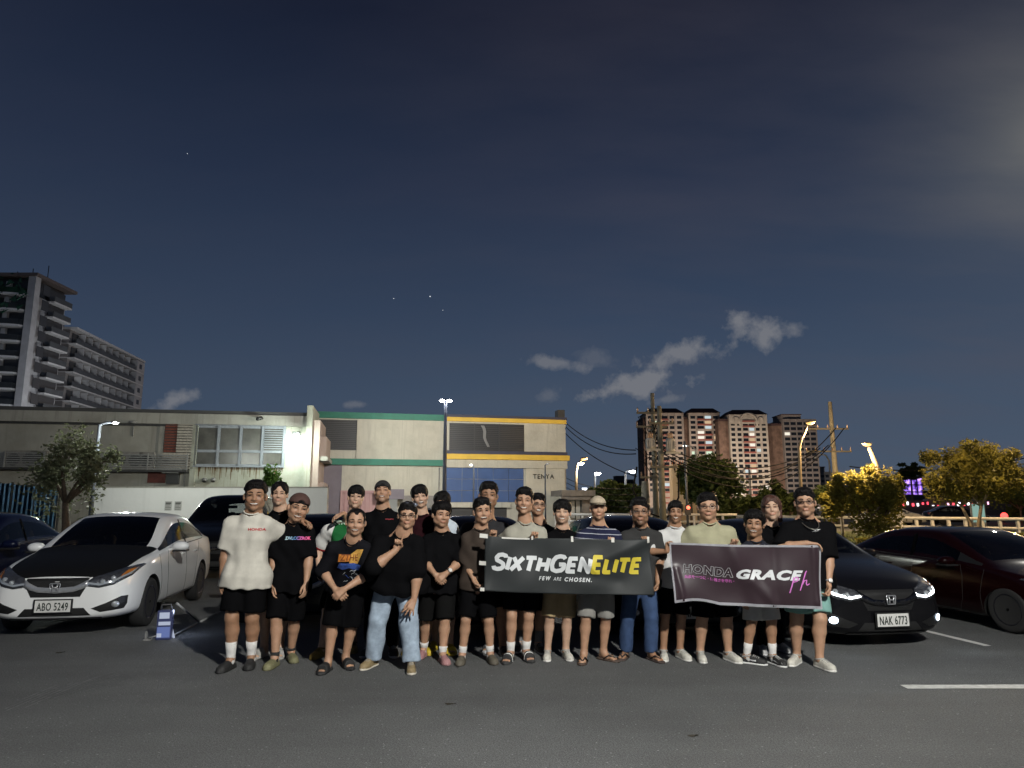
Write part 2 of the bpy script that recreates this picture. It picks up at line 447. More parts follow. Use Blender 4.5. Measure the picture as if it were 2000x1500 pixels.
PAINT = mat('road_paint', (.58, .58, .55), .8, var=.35, scale=18, bump=.2, var2=(.66, .66, .63))
def stripe(a, b, w, worn=.0):
    a, b = Vector(a), Vector(b); d = (b - a); n = Vector((-d.y, d.x, 0)).normalized() * w / 2
    bm = bmesh.new(); L_, R_ = [], []; k = max(int(d.length / .12), 2); rr = random.Random(int(a.x * 100))
    for i in range(k + 1):
        p = a + d * i / k
        L_.append(bm.verts.new((p + n * rr.uniform(.86, 1.02)) + Vector((0, 0, .004)))); R_.append(bm.verts.new(p - n * rr.uniform(.86, 1.02) + Vector((0, 0, .004))))
    for i in range(k): bm.faces.new((L_[i], R_[i], R_[i + 1], L_[i + 1]))
    return tag(link('painted_line', bm, PAINT), kind='structure')
A10 = R(10)
HEAD = Vector((math.sin(A10), -math.cos(A10), 0)); ROW = Vector((math.cos(A10), math.sin(A10), 0))
e0 = gnd(1765, 1342); stripe(e0, e0 + Vector((7.5, .06, 0)), .14)
for a, b in ((gnd(1818, 1235), gnd(1930, 1262)), (gnd(1536, 1247), gnd(1548, 1254))):
    d = (a - b).normalized(); stripe(b, b + d * 5.0, .10)
# faint tyre scuffs on the asphalt at the left
SCUFF = mat('tyre_scuff', (.125, .127, .128), .8, var=.5, scale=9)
for k, (a, b) in enumerate((((60, 1372), (262, 1306)), ((10, 1390), (180, 1318)), ((150, 1352), (268, 1318)))):
    p, q = gnd(*a), gnd(*b); d = q - p; n = Vector((-d.y, d.x, 0)).normalized()
    for j in range(5):
        o = n * (j - 2) * .045; t0, t1 = random.uniform(0, .35), random.uniform(.6, 1)
        bm = bmesh.new(); a0, b0 = p + d * t0 + o, p + d * t1 + o; w = n * random.uniform(.004, .010)
        bm.faces.new([bm.verts.new(x + Vector((0, 0, .004))) for x in (a0 - w, b0 - w, b0 + w, a0 + w)])
        tag(link('tyre_mark', bm, SCUFF), kind='structure')

# ================================================================ buildings: facade planes
class Facade:
    """local frame on a vertical wall: u to the right along the wall, z up, w out of the wall (towards the camera)"""
    def __init__(s, o, ang):
        s.o = Vector(o); s.u = Vector((math.cos(ang), math.sin(ang), 0)); s.n = Vector((math.sin(ang), -math.cos(ang), 0)); s.ang = ang
    def uz(s, px, py, w=0.0):
        p = onplane(px, py, s.o + s.n * w, s.n) - s.o; return p.dot(s.u), p.z
    def root(s, name, label, cat, group=None): return thing(name, label, cat, s.o, s.ang, group)
    # in the root's local frame: x = u, y = -w, z
def fbox(name, m, parent, u0, u1, z0, z1, w0, w1, bevel=0): return boxo(name, m, parent, u0, u1, -w1, -w0, z0, z1, bevel)
def frect(F, name, m, parent, px0, py0, px1, py1, w0, w1):
    u0, z1 = F.uz(px0, py0, w1); u1, z0 = F.uz(px1, py1, w1); return fbox(name, m, parent, min(u0, u1), max(u0, u1), min(z0, z1), max(z0, z1), w0, w1), (u0, u1, z0, z1)

# ---------------------------------------------------------------- long grey warehouse on the left
W_OLD = stained('weathered_cream_wall', (.33, .32, .28), (.16, .15, .12), 1.0, .55)
W_TRIM = stained('cornice_paint', (.36, .35, .31), (.15, .14, .12), 1.2, .55)
W_MOSS = stained('streaked_pale_wall', (.42, .43, .36), (.19, .18, .12), 1.3, .65, vert=9)
DARKM = mat('dark_metal', (.05, .05, .05), .6, .3, var=.3, scale=10)
GREYM = mat('grey_metal', (.26, .26, .25), .55, .3, var=.3, scale=14)
FLOOR_R = mat('roofing', (.07, .07, .07), .9)
F1 = Facade((-12.9, 43.0, 0), R(10.4))
b1 = F1.root('warehouse', 'long weathered cream warehouse with a four pane window beside a bright wall lamp', 'building')
ztop = F1.uz(420, 803)[1]
ul, ur = -46.0, F1.uz(600, 870)[0]
us = F1.uz(378, 870)[0]     # where the paler bay starts
fbox('wall', W_OLD, b1, ul, us, 0, ztop - .85, -14, 0)
fbox('wall', W_MOSS, b1, us, ur, 0, ztop - .85, -14, .12)
fbox('cornice', W_TRIM, b1, ul, ur + .1, ztop - .85, ztop - .22, -14.2, .30)
fbox('parapet', FLOOR_R, b1, ul, ur + .1, ztop - .22, ztop, -14.2, .22)
fbox('gutter', DARKM, b1, ul, us - .1, ztop - .98, ztop - .86, .02, .16)
fbox('pilaster', W_MOSS, b1, us - .05, us + .25, 0, ztop - .86, .12, .26)
# window with four panes
WB = mat('window_frame_grey', (.24, .26, .29), .5, var=.2, scale=9)
PANE = mat('dusty_pane', (.075, .072, .062), .25, var=.45, scale=1.6, detail=8)
u0, z1 = F1.uz(387, 832); u1, z0 = F1.uz(553, 912)
z0 = F1.uz(470, 911)[1]; z1 = F1.uz(470, 833)[1]
win = fbox('window', WB, b1, u0, u1, z0, z1, .12, .17)
nb = 4; bw_ = (u1 - u0) / nb
for i in range(nb):
    a, c = u0 + bw_ * i + .10, u0 + bw_ * (i + 1) - .10
    zm = z0 + (z1 - z0) * .36
    fbox('pane', PANE, win, a, c, zm + .10, z1 - .13, .171, .185); fbox('pane', PANE, win, a, c, z0 + .12, zm - .06, .171, .185)
    fbox('mullion', WB, win, u0 + bw_ * i - .06, u0 + bw_ * i + .06, z0, z1, .171, .26)
    fbox('transom', WB, win, a - .04, c + .04, zm - .05, zm + .08, .171, .23)
    if i == 3:
        for k in range(9):
            zz = zm + .18 + k * (z1 - zm - .3) / 9; fbox('louvre_slat', WB, win, a, c, zz, zz + .05, .186, .22)
for (za, zb) in ((z0 - .06, z0), (z1, z1 + .08)): fbox('frame', WB, win, u0 - .08, u1 + .08, za, zb, .121, .30)
fbox('frame', WB, win, u1 - .06, u1 + .08, z0, z1, .171, .30)
RUST = mat('rust_streak', (.14, .085, .04), .9, var=.6, scale=5, stretch=(4, 4, .4))
# rust run-off under the window
bm = bmesh.new(); rr = random.Random(4)
for i in range(46):
    u = u0 + (u1 - u0) * rr.random() ; l = rr.uniform(.15, .75); w = rr.uniform(.015, .05)
    vs = [bm.verts.new(p) for p in ((u - w, -.123, z0 - .06), (u + w, -.123, z0 - .06), (u + w * .3, -.123, z0 - .06 - l), (u - w * .3, -.123, z0 - .06 - l))]; bm.faces.new(vs[::-1])
tag(link('rust_stains', bm, RUST, b1), kind='stuff')
# tall louvred shaft with brown and pale slats
SL_B = mat('brown_slat', (.16, .045, .028), .7, var=.4, scale=9); SL_P = mat('pale_slat', (.36, .33, .28), .75, var=.35, scale=9)
ua, zt = F1.uz(324, 826); ub, zb_ = F1.uz(377, 918)
fbox('louvre_recess', DARKM, b1, ua, ub, zb_, zt, .01, .06)
uc = F1.uz(346, 870)[0]
nsl = 17
for i in range(nsl):
    z = zb_ + (zt - zb_) * (i + .3) / nsl
    if i > 5: fbox('louvre_slat', SL_B, b1, ua + .05, uc, z, z + .11, .07, .20)
    fbox('louvre_slat', SL_P, b1, uc + (.02 if i > 5 else -.7), ub + rr.uniform(-.12, .03), z, z + .12, .08, .26)
fbox('pale_panel', W_TRIM, b1, F1.uz(312, 850)[0], ua - .02, F1.uz(312, 892)[1], F1.uz(312, 827)[1], .01, .10)
# horizontal rail screens in front of the air conditioners
def rail_screen(pxa, pxb, pya, pyb, n):
    a, zt = F1.uz(pxa, pya); c, zb = F1.uz(pxb, pyb)
    fbox('ledge', DARKM, b1, a, c, zb - .10, zb, .01, .9)
    for i in range(n):
        z = zb + .04 + (zt - zb) * i / n; fbox('screen_rail', GREYM, b1, a, c, z, z + .07, .80, .86)
    k = max(int((c - a) / 1.6), 2)
    for i in range(k + 1): u = a + (c - a) * i / k; fbox('screen_post', GREYM, b1, u - .035, u + .035, zb, zt + .04, .861, .91)
    return a, c, zb, zt
rail_screen(-130, 98, 883, 915, 7); a_, c_, zb2, zt2 = rail_screen(222, 372, 888, 920, 7)
ACM = mat('ac_casing', (.20, .19, .17), .6, var=.3, scale=6); ACF = mat('ac_grille', (.035, .035, .035), .6)
for i, px in enumerate((236, 266, 288, 60, 30, 78)):
    u, z = F1.uz(px, 905, .3)
    ac = thing('air_conditioner', ['dusty grey outdoor air conditioner behind the rail screen, first right of the tree', 'dusty grey outdoor air conditioner behind the rail screen, second right of the tree', 'dusty grey outdoor air conditioner behind the rail screen, nearest the brown louvres', 'grey outdoor air conditioner behind the left rail screen, middle of three', 'grey outdoor air conditioner behind the left rail screen, farthest from the tree', 'grey outdoor air conditioner behind the left rail screen, closest to the tree crown'][i], 'air conditioner', F1.o + F1.u * u + F1.n * .42 + Vector((0, 0, zb2 + .005)), F1.ang, 'outdoor air conditioners on the warehouse ledge')
    boxo('casing', ACM, ac, -.42, .42, -.16, .16, 0, 1.05, .02)
    bm = bmesh.new(); lathe(bm, [(.0, .165), (.30, .165), (.33, .185), (.35, .165)], 20, Matrix.Rotation(R(90), 4, 'X')); 
    for v in bm.verts: v.co.z += .55
    link('fan_grille', bm, ACF, ac, True)
# red brown sign-like hatch, small vent hood, wall vents, camera
frect(F1, 'hatch', mat('hatch_red', (.10, .025, .018), .7, var=.3, scale=4), b1, 289, 922, 322, 943, .01, .12)
u, z = F1.uz(339, 930); hood = fbox('vent_hood', GREYM, b1, u - .45, u + .45, z + .15, z + .45, .01, .75); fbox('vent_opening', ACF, hood, u - .3, u + .35, z - .45, z + .15, .01, .35)
for px in (402, 419):
    u, z = F1.uz(px, 937); bm = bmesh.new(); tube(bm, [(u, -.12, z), (u, -.34, z), (u, -.40, z - .10)], [.12, .12, .13], 12); link('wall_vent', bm, GREYM, b1, True)
    bm = bmesh.new(); tube(bm, [(u, -.40, z - .10), (u, -.405, z - .107)], [.10, .10], 12); link('vent_mouth', bm, ACF, b1)
u, z = F1.uz(513, 818)
cc = thing('security_camera', 'small dark security camera on the cornice above the warehouse window', 'camera', F1.o + F1.u * u + F1.n * .32 + Vector((0, 0, z)), F1.ang)
tubeo('camera_body', ACF, cc, [(0, -.06, 0), (-.18, -.42, -.10)], .11, 10); tubeo('bracket', GREYM, cc, [(0, .02, .05), (0, -.1, .02)], .04, 6)
# security notices on the white wall and pipes
tubeo('conduit', GREYM, b1, [(us - .35, -.06, 0), (us - .35, -.06, ztop - 1)], .04, 6); tubeo('conduit', GREYM, b1, [(F1.uz(262, 830)[0], -.05, ztop - 1.0), (F1.uz(262, 830)[0], -.05, ztop - 1.6)], .05, 6)
u, z = F1.uz(263, 826); bm = bmesh.new(); lathe(bm, [(.05, .1), (.22, .05), (.25, -.02), (.18, -.06)], 14); 
for v in bm.verts: v.co += Vector((u, -.3, z))
link('soffit_lamp', bm, GREYM, b1, True)
# right end: stepped fin walls
FINP = stained('fin_wall_pink', (.40, .32, .28), (.24, .19, .16), 1.2, .5); 
fr_ = ur
fbox('end_fin', W_MOSS, b1, fr_ - .05, fr_ + .30, 0, F1.uz(598, 794)[1], -7.5, .55)
ue = fr_ + .35
fbox('end_wall', FINP, b1, fr_ + .30, fr_ + .75, 0, F1.uz(616, 822)[1] , -8.5, .35)
fbox('end_ledge', W_TRIM, b1, fr_ + .30, fr_ + 1.25, 4.2, 4.45, -8.3, .2)
fbox('end_block', FINP, b1, fr_ + .75, fr_ + 1.10, 4.45, 5.7, -8.0, -.2)
fbox('end_block', FINP, b1, fr_ + .75, fr_ + 1.05, 0, 2.9, -8.0, -.1)
# wall lamp, very bright
u, z = F1.uz(588, 855)
wl = thing('wall_lamp', 'glaring white floodlight high on the right end of the cream warehouse', 'lamp', F1.o + F1.u * (u - .1) + F1.n * .12 + Vector((0, 0, z)), F1.ang)
boxo('arm', DARKM, wl, -.04, .04, -1.42, 0, .02, .10); boxo('housing', DARKM, wl, -.22, .22, -1.70, -1.40, .0, .20, .03)
boxo('lamp_glass', emit_mat('floodlight_glass', (.92, 1, .93), 60), wl, -.20, .20, -1.74, -1.42, -.10, -.002, .01)
def plight(name, loc, power, color, r=.12, spot=None, direction=None):
    l = bpy.data.lights.new(name, 'SPOT' if spot else 'POINT'); l.energy = power; l.color = color; l.shadow_soft_size = r
    o = bpy.data.objects.new(name, l); o.location = loc; COL.objects.link(o)
    if spot: l.spot_size = R(spot); l.spot_blend = .6; o.rotation_euler = Vector(direction).to_track_quat('-Z', 'Y').to_euler()
    return o
lw = F1.o + F1.u * (u - .1) + F1.n * 2.1 + Vector((0, 0, z - .35)); plight('wall_lamp_light', lw, 620, (.86, 1, .90), .2)

# ---------------------------------------------------------------- blue corrugated hoarding and white wall in front of the warehouse
BLUE = mat('blue_sheet', (.055, .16, .29), .5, .2, var=.3, scale=3)
def corrugated(name, label, px0, px1, py, Y, grp):
    a, b = at(px0, py, Y), at(px1, py, Y); w = b.x - a.x; h = a.z
    t = thing(name, label, 'fence', (a.x, Y, 0), 0, grp)
    bm = bmesh.new(); n = int(w / .055); prev = None
    for i in range(n + 1):
        x = w * i / n; y = .025 * (1 if i % 4 in (1, 2) else -1) ; top = h + .04 * math.sin(i * .9) * .3
        p = (bm.verts.new((x, y, .02)), bm.verts.new((x, y, top)))
        if prev: bm.faces.new((prev[0], p[0], p[1], prev[1]))
        prev = p
    bmesh.ops.solidify(bm, geom=bm.faces[:], thickness=.004)
    link('corrugated_sheet', bm, BLUE, t); boxo('frame_post', DARKM, t, -.06, .0, .03, .12, 0, h + .05); boxo('frame_post', DARKM, t, w, w + .06, .03, .12, 0, h + .05); boxo('rail', DARKM, t, 0, w, .03, .08, h * .55, h * .55 + .08)
g = 'blue corrugated sheets fencing off the warehouse'
for i, (x0, x1, y) in enumerate(((-75, -42, 944), (-36, -6, 944), (0, 24, 944), (28, 68, 947), (72, 116, 950))):
    corrugated('hoarding_panel', ['blue corrugated hoarding sheet outermost beside the frame edge'][0] if i == 0 else ['', 'blue corrugated hoarding sheet second from the outer end', 'narrow blue corrugated hoarding sheet behind the dark blue car', 'blue corrugated hoarding sheet between two dark gaps', 'blue corrugated hoarding sheet next to the crooked tree trunk'][i], x0, x1, y, 34, g)
WWALL = stained('white_boundary_wall', (.74, .74, .72), (.55, .55, .53), .8, .4)
a, b = at(183, 953, 35), at(640, 953, 35)
ww_ = thing('boundary_wall', 'plain white boundary wall in front of the cream warehouse', 'wall', (a.x, 35, 0))
boxo('wall_face', WWALL, ww_, 0, b.x - a.x, 0, .25, 0, a.z); boxo('coping', W_TRIM, ww_, -.03, b.x - a.x, -.03, .28, a.z + .001, a.z + .06)
NOTE = mat('printed_notice', (.40, .40, .38), .8); INK = mat('black_ink', (.02, .02, .02), .7)
for i, px in enumerate((327, 346)):
    p = at(px, 988, 34.9)
    nt_ = thing('wall_notice', ['small pale notice with dark heading on the white wall, nearer the tree', 'small pale notice on the white wall, nearer the black van'][i], 'notice', (p.x, 34.99, p.z), 0, 'paper notices on the white wall')
    boxo('sheet', NOTE, nt_, -.17, .17, -.012, 0, -.22, .22)
    for k in range(5): boxo('print_line', INK, nt_, -.13, .13 - .03 * (k % 3), -.016, -.0125, .13 - k * .075 - (.03 if k == 0 else 0), .15 - k * .075 + (.01 if k == 0 else 0))
# ---------------------------------------------------------------- shop building with green and yellow bands
CREAM = stained('cream_render', (.47, .45, .38), (.30, .285, .24), 1.6, .62, bump=.25)
GREEN = mat('green_band', (.02, .155, .105), .6, var=.2, scale=1.5); YEL = mat('yellow_band', (.62, .40, .05), .6, var=.15, scale=1.2)
NAVYB = mat('navy_band', (.035, .038, .065), .6, var=.2, scale=1.2); BLUEP = mat('blue_panel', (.038, .085, .225), .6, var=.15, scale=1.5)
GREYP = mat('grey_lilac_wall', (.17, .15, .175), .8, var=.15, scale=1.2); PINK = stained('pink_wall', (.46, .29, .28), (.33, .21, .2), 1.3, .4)
VOID = mat('dark_louvre_void', (.018, .018, .020), .5); VSL = mat('dark_slat', (.05, .05, .052), .5, .3)
F2 = Facade(at(866, 985, 49) * 1.0, R(13)); F2.o.z = 0
b2 = F2.root('shop_building', 'two storey cream shop building with green bands beside yellow and navy bands', 'building')
uL, uM, uR = F2.uz(600, 880)[0], F2.uz(868, 880)[0], F2.uz(1102, 880)[0]
zT = F2.uz(760, 808)[1]; zY = F2.uz(985, 819)[1]
zG1, zG0 = F2.uz(745, 897)[1], F2.uz(745, 909)[1]
fbox('wall', CREAM, b2, uL, uM, 0, zT - .42, -16, 0); fbox('green_fascia', GREEN, b2, uL, uM, zT - .42, zT, -16, .22)
fbox('green_belt', GREEN, b2, uL, uM - .1, zG0, zG1, .01, .24)
ua, ub = F2.uz(636, 850)[0], F2.uz(697, 850)[0]; zv1, zv0 = F2.uz(667, 820)[1], F2.uz(667, 879)[1]
fbox('louvre_void', VOID, b2, uL + .2, ub, zv0, zv1, .005, .03)
for i in range(16):
    z = zv0 + (zv1 - zv0) * (i + .4) / 16; fbox('louvre_slat', VSL, b2, uL + .2, ub - .05, z, z + .05, .035, .10)
fbox('raised_panel', CREAM, b2, ub, uM - .15, zG1 + .002, zT - .43, .01, .14)
ug = F2.uz(667, 940)[0]; fbox('grey_bay', GREYP, b2, uL, ug, 0, zG0 - .01, .01, .05)
ux, uw = F2.uz(664, 990)[0], F2.uz(735, 990)[0]; zp = F2.uz(700, 958)[1]
fbox('pink_bay', PINK, b2, ux, uw, 0, zp, .055, .16)
fbox('awning', GREYP, b2, F2.uz(734, 960)[0], F2.uz(787, 960)[0], F2.uz(760, 975)[1], F2.uz(760, 956)[1], .01, 1.1)
fbox('grey_plinth', mat('plinth_grey', (.22, .21, .2), .8, var=.2), b2, F2.uz(787, 960)[0], uM, 0, F2.uz(800, 968)[1], .01, .2)
for q in (.52,): uq = ub + (uM - .15 - ub) * q; fbox('panel_joint', W_TRIM, b2, uq - .008, uq + .008, zG1 + .01, zT - .44, .139, .143)
tubeo('downpipe', GREYM, b2, [(uM - .35, -.22, 0), (uM - .35, -.22, zG0 - .1)], .05, 8)
# pink gate bars, shop door
GATE = mat('pink_gate', (.42, .24, .24), .6)
for i in range(9): fbox('gate_bar', GATE, b2, ux + .25 + .27 * i, ux + .31 + .27 * i, .0, 2.3, .165, .22)
fbox('gate_top', GATE, b2, ux + .2, ux + 2.6, 2.3, 2.45, .165, .24)
fbox('doorway', emit_mat('shop_glow', (.95, .95, .85), .25), b2, F2.uz(760, 980)[0], F2.uz(776, 980)[0], 0.0, 2.0, .01, .06)
# right shop with yellow trim
fbox('wall', CREAM, b2, uM, uR, 0, zY - .9, -16, .35)
zYb1, zYb0 = F2.uz(985, 819)[1], F2.uz(985, 829)[1]
fbox('navy_cap', NAVYB, b2, uM - .1, uR + .05, zY + .0, zY + .18, -16, .62); fbox('yellow_fascia', YEL, b2, uM - .1, uR + .02, zY - .28, zY, -16, .56)
fbox('upper_wall', CREAM, b2, uM, uR, zY - .9, zY - .28, -16, .36)
wu0, wu1 = F2.uz(876, 860)[0], F2.uz(1021, 860)[0]; wz1, wz0 = F2.uz(950, 829)[1], F2.uz(950, 884)[1]
wdw = fbox('louvre_window', VOID, b2, wu0, wu1, wz0, wz1, .37, .40)
for i in range(15):
    z = wz0 + (wz1 - wz0) * (i + .35) / 15; fbox('louvre_slat', VSL, wdw, wu0 + .05, wu1 - .05, z, z + .05, .405, .48)
for f in (.33, .66): fbox('mullion', VSL, wdw, wu0 + (wu1 - wu0) * f - .04, wu0 + (wu1 - wu0) * f + .04, wz0, wz1, .481, .54)
# torn pale sheet hanging inside the louvre
bm = bmesh.new(); pts = []
for k in range(8):
    z = wz1 - .15 - k * (wz1 - wz0 - .5) / 7; u = wu0 + (wu1 - wu0) * (.43 + .012 * math.sin(k * 1.1) + .01 * k); w = .12 - .004 * k; pts.append((bm.verts.new((u - w, -.60, z)), bm.verts.new((u + w, -.59, z))))
for k in range(7): bm.faces.new((pts[k][0], pts[k + 1][0], pts[k + 1][1], pts[k][1]))
bmesh.ops.solidify(bm, geom=bm.faces[:], thickness=.01)
link('hanging_sheet', bm, mat('pale_sheet', (.4, .4, .4), .7), wdw)
zB1 = F2.uz(985, 889)[1]
fbox('navy_belt', NAVYB, b2, uM - .1, uR + .05, zB1, zB1 + .24, -16, .60); fbox('yellow_belt', YEL, b2, uM - .1, uR + .18, zB1 - .36, zB1 - .003, -16, .72)
fbox('shop_lintel', CREAM, b2, uM + .1, uR + .05, F2.uz(1000, 915)[1], zB1 - .37, .36, .56)
pu0, pu1 = F2.uz(870, 950)[0], F2.uz(1020, 950)[0]; pz1 = F2.uz(945, 914)[1]; pz0 = F2.uz(945, 981)[1]
for i in range(5):
    for j in range(3):
        a, c = pu0 + (pu1 - pu0) * i / 5, pu0 + (pu1 - pu0) * (i + 1) / 5; z, y = pz0 + (pz1 - pz0) * j / 3, pz0 + (pz1 - pz0) * (j + 1) / 3
        fbox('blue_panel', BLUEP, b2, a + .012, c - .012, z + .012, y - .012, .355, .40)
fbox('shutter_box', CREAM, b2, pu0, pu1 - 1, pz0 - .35, pz0 - .02, .36, .62)
fbox('shop_front', ACF, b2, pu0 + .1, pu1 - 1.2, 0.0, pz0 - .36, .355, .39)
fbox('side_pier', CREAM, b2, pu1 + .15, uR - .12, 0, F2.uz(1060, 915)[1] - .003, .36, .46)
fbox('roof_unit', ACF, b2, uR - .55, uR - .05, zY + .18, zY + .75, -.4, .4)
# TENYA sign letters, each standing off the wall
uT, zT_ = F2.uz(1057, 931); wpx = F2.uz(1076, 931)[0] - F2.uz(1037, 931)[0]
sign = thing('shop_sign', 'dark TENYA letters mounted on the cream pier of the shop', 'sign', F2.o + F2.u * uT + F2.n * .47 + Vector((0, 0, zT_)), F2.ang)
me = text_mesh('TENYA', 1.0, extrude=.02, offset=.008, spacing=1.05); xs = [v.co.x for v in me.vertices]; k = wpx / (max(xs) - min(xs))
x = 0
full = {c: text_mesh(c, 1.0, extrude=.02, offset=.008, align='LEFT') for c in 'TENYA'}
cur = 0
for c in 'TENYA':
    m_ = full[c]; w = max(v.co.x for v in m_.vertices)
    m2 = m_.copy(); m2.transform(Matrix.Translation((cur, -.35, 0))); m2.transform(Matrix.Scale(k, 4)); m2.transform(Matrix.Translation((-wpx / 2, 0, 0))); m2.transform(Matrix.Rotation(R(90), 4, 'X')); m2.transform(Matrix.Translation((0, -.03, 0)))
    link('letter', m2, INK, sign); cur += w + .085
# dark canopy and guard kiosk right of the shop
kx = at(1118, 985, 47)
kb = thing('entrance_canopy', 'low dark concrete canopy on a thick post right of the shop', 'canopy', (kx.x, 47, 0), R(8))
CONC = mat('canopy_concrete', (.13, .115, .10), .85, var=.3, scale=3)
boxo('roof_slab', CONC, kb, -1.0, 1.2, -1.4, 2.2, at(1118, 966, 47).z - .1, at(1118, 958, 47).z); boxo('post', CONC, kb, .45, 1.1, -.9, -.3, 0, at(1118, 966, 47).z - .102); boxo('beam', CONC, kb, -1.0, .9, -1.3, -1.1, at(1118, 966, 47).z - .35, at(1118, 966, 47).z - .102)
for i in range(4): boxo('side_panel', W_TRIM, kb, -.95 + .35 * i, -.68 + .35 * i, -.6, -.5, 0, 2.1)

# ---------------------------------------------------------------- apartment towers
def pane_copy(proto, parent, loc, m=None):
    c = proto.copy(); c.data = proto.data if m is None else m.data; COL.objects.link(c); c.parent = parent; c.location = loc; return c
TWALL = mat('tower_wall_grey', (.50, .50, .51), .85, var=.2, scale=.4); TDARK = mat('tower_recess', (.030, .034, .042), .4); TRAIL = mat('balcony_front', (.06, .07, .08), .5, var=.3, scale=.6); TNET = mat('green_netting', (.02, .075, .045), .9, var=.7, scale=.8)
SLABL = mat('balcony_slab_pale', (.70, .70, .70), .8)
def left_tower_a():
    o = Vector((-91.0, 130, 0)); H = at(70, 540, 130).z
    t = thing('apartment_tower', 'tall unfinished apartment tower with green netting and pale curved balcony edges', 'building', o, 0)
    # local: x left face runs to -x at y=0; right face runs along +y at x=0
    boxo('tower_body', TWALL, t, -26, -1.2, 1.2, 11, 0, H - 3.2)
    boxo('corner_column', TWALL, t, -1.4, .0, -.2, 1.3, 0, H)
    boxo('roof_slab', mat('roof_edge_brown', (.16, .13, .12), .8), t, -27, .45, -.6, 12, H, H + .6)
    boxo('top_storey', TDARK, t, -25, -1.5, 1.3, 10.8, H - 3.19, H - .01)
    n = 13; fh = 3.05
    for i in range(n):
        z = H - 3.4 - fh * i
        if z < 8: break
        # left face: curved balconies
        bm = bmesh.new(); arc = [(-1.6, 1.0)] + [(-2.2 - 7.5 * k / 6, -1.3 * math.sin(math.pi * (k + .6) / 7.2)) for k in range(7)] + [(-10.5, 1.0)]
        lo_ = [bm.verts.new((x, y, z - .35)) for x, y in arc]; hi_ = [bm.verts.new((x, y, z)) for x, y in arc]
        bm.faces.new(lo_); bm.faces.new(hi_[::-1])
        for k in range(len(arc)): bm.faces.new((lo_[k], hi_[k], hi_[(k + 1) % len(arc)], lo_[(k + 1) % len(arc)]))
        bmesh.ops.recalc_face_normals(bm, faces=bm.faces)
        bl = link('balcony', bm, SLABL, t)
        bm = bmesh.new(); prev = None
        for x, y in arc:
            p = (bm.verts.new((x, y - .02, z + .005)), bm.verts.new((x, y - .02, z + 1.05)))
            if prev: bm.faces.new((prev[0], p[0], p[1], prev[1]))
            prev = p
        bmesh.ops.solidify(bm, geom=bm.faces[:], thickness=.06); link('balustrade', bm, TRAIL if i > 0 else TNET, bl)
        boxo('window_wall', TDARK, t, -9.8, -6.3, 1.1, 1.19, z + .1, z + 2.6); boxo('window_wall', TDARK, t, -5.2, -1.8, 1.1, 1.19, z + .1, z + 2.6)
        boxo('pier', SLABL, t, -6.2, -5.3, .6, 1.15, z + .001, z + 2.68)
        # right face
        boxo('window', TDARK, t, -.06, .03, 2.2, 4.2, z + .5, z + 2.5)
        boxo('balcony_recess', TDARK, t, -1.19, -.9, 5.6, 10.4, z + .3, z + 2.7)
        b2_ = boxo('balcony', SLABL, t, -1.19, .42, 5.2, 10.8, z - .3, z + .02); boxo('balustrade', TRAIL, b2_, .34, .44, 5.2, 10.8, z + .025, z + 1.05)
    bm = bmesh.new(); rr = random.Random(2)
    for k in range(60):
        x, y, z = rr.uniform(-12, -1), rr.uniform(-1.5, -.6), H - rr.uniform(.5, 7); s_ = rr.uniform(.5, 1.5)
        vs = [bm.verts.new((x + rr.uniform(-s_, s_), y + rr.uniform(-.3, .3), z + rr.uniform(-s_, s_))) for _ in range(4)]
        try: bm.faces.new(vs)
        except ValueError: pass
    tag(link('safety_netting', bm, TNET, t), kind='stuff')
    for k in range(3): tubeo('rooftop_rod', DARKM, t, [(-6 + 3 * k, 3, H + .7), (-6 + 3 * k, 3, H + 2 + .6 * k)], .08, 5)
left_tower_a()
def left_tower_b():
    o = Vector((-95.0, 150, 0)); H = at(156, 640, 150).z
    t = thing('apartment_block', 'long grey apartment block with rows of dark balconies receding from its blank end wall', 'building', o, R(6.5))
    D = 37
    boxo('block_body', mat('blank_end_wall', (.25, .24, .24), .85, var=.15, scale=.3), t, -16, -1.3, 0, D, 0, H - .4); boxo('roof_slab', SLABL, t, -16.3, .25, -.2, D + .3, H - .4, H + .1)
    n = 7; fh = 3.15
    for i in range(n):
        z = H - .4 - fh * (i + 1)
        boxo('floor_slab', SLABL, t, -1.3, .25, -.1, D, z - .18, z + .12)
        boxo('end_band', SLABL, t, -6, -1.31, -.12, -.005, z - .05, z + .12)
        boxo('balustrade', TRAIL, t, .12, .2, 0, D - 5, z + .125, z + 1.15)
        m = 9
        for k in range(m):
            y0 = .6 + (D - 6.2) * k / m; boxo('window', TDARK, t, -1.29, -1.2, y0 + .5, y0 + (D - 6.2) / m - .4, z + .2, z + 2.6)
            if k: boxo('party_wall', SLABL if (k * 7 + i * 3) % 4 == 0 else TWALL, t, -1.29, .1, y0 - .1, y0 + .1, z + .13, z + 2.85)
        boxo('stair_bay', TWALL, t, -1.29, .28, D - 4.8, D, z + .13, z + 2.9); boxo('window', TDARK, t, .285, .31, D - 3.4, D - 1.8, z + .9, z + 2.1)
    boxo('water_tank', DARKM, t, -5, -3.8, 1, 2.4, H + .1, H + 1.2)
left_tower_b()

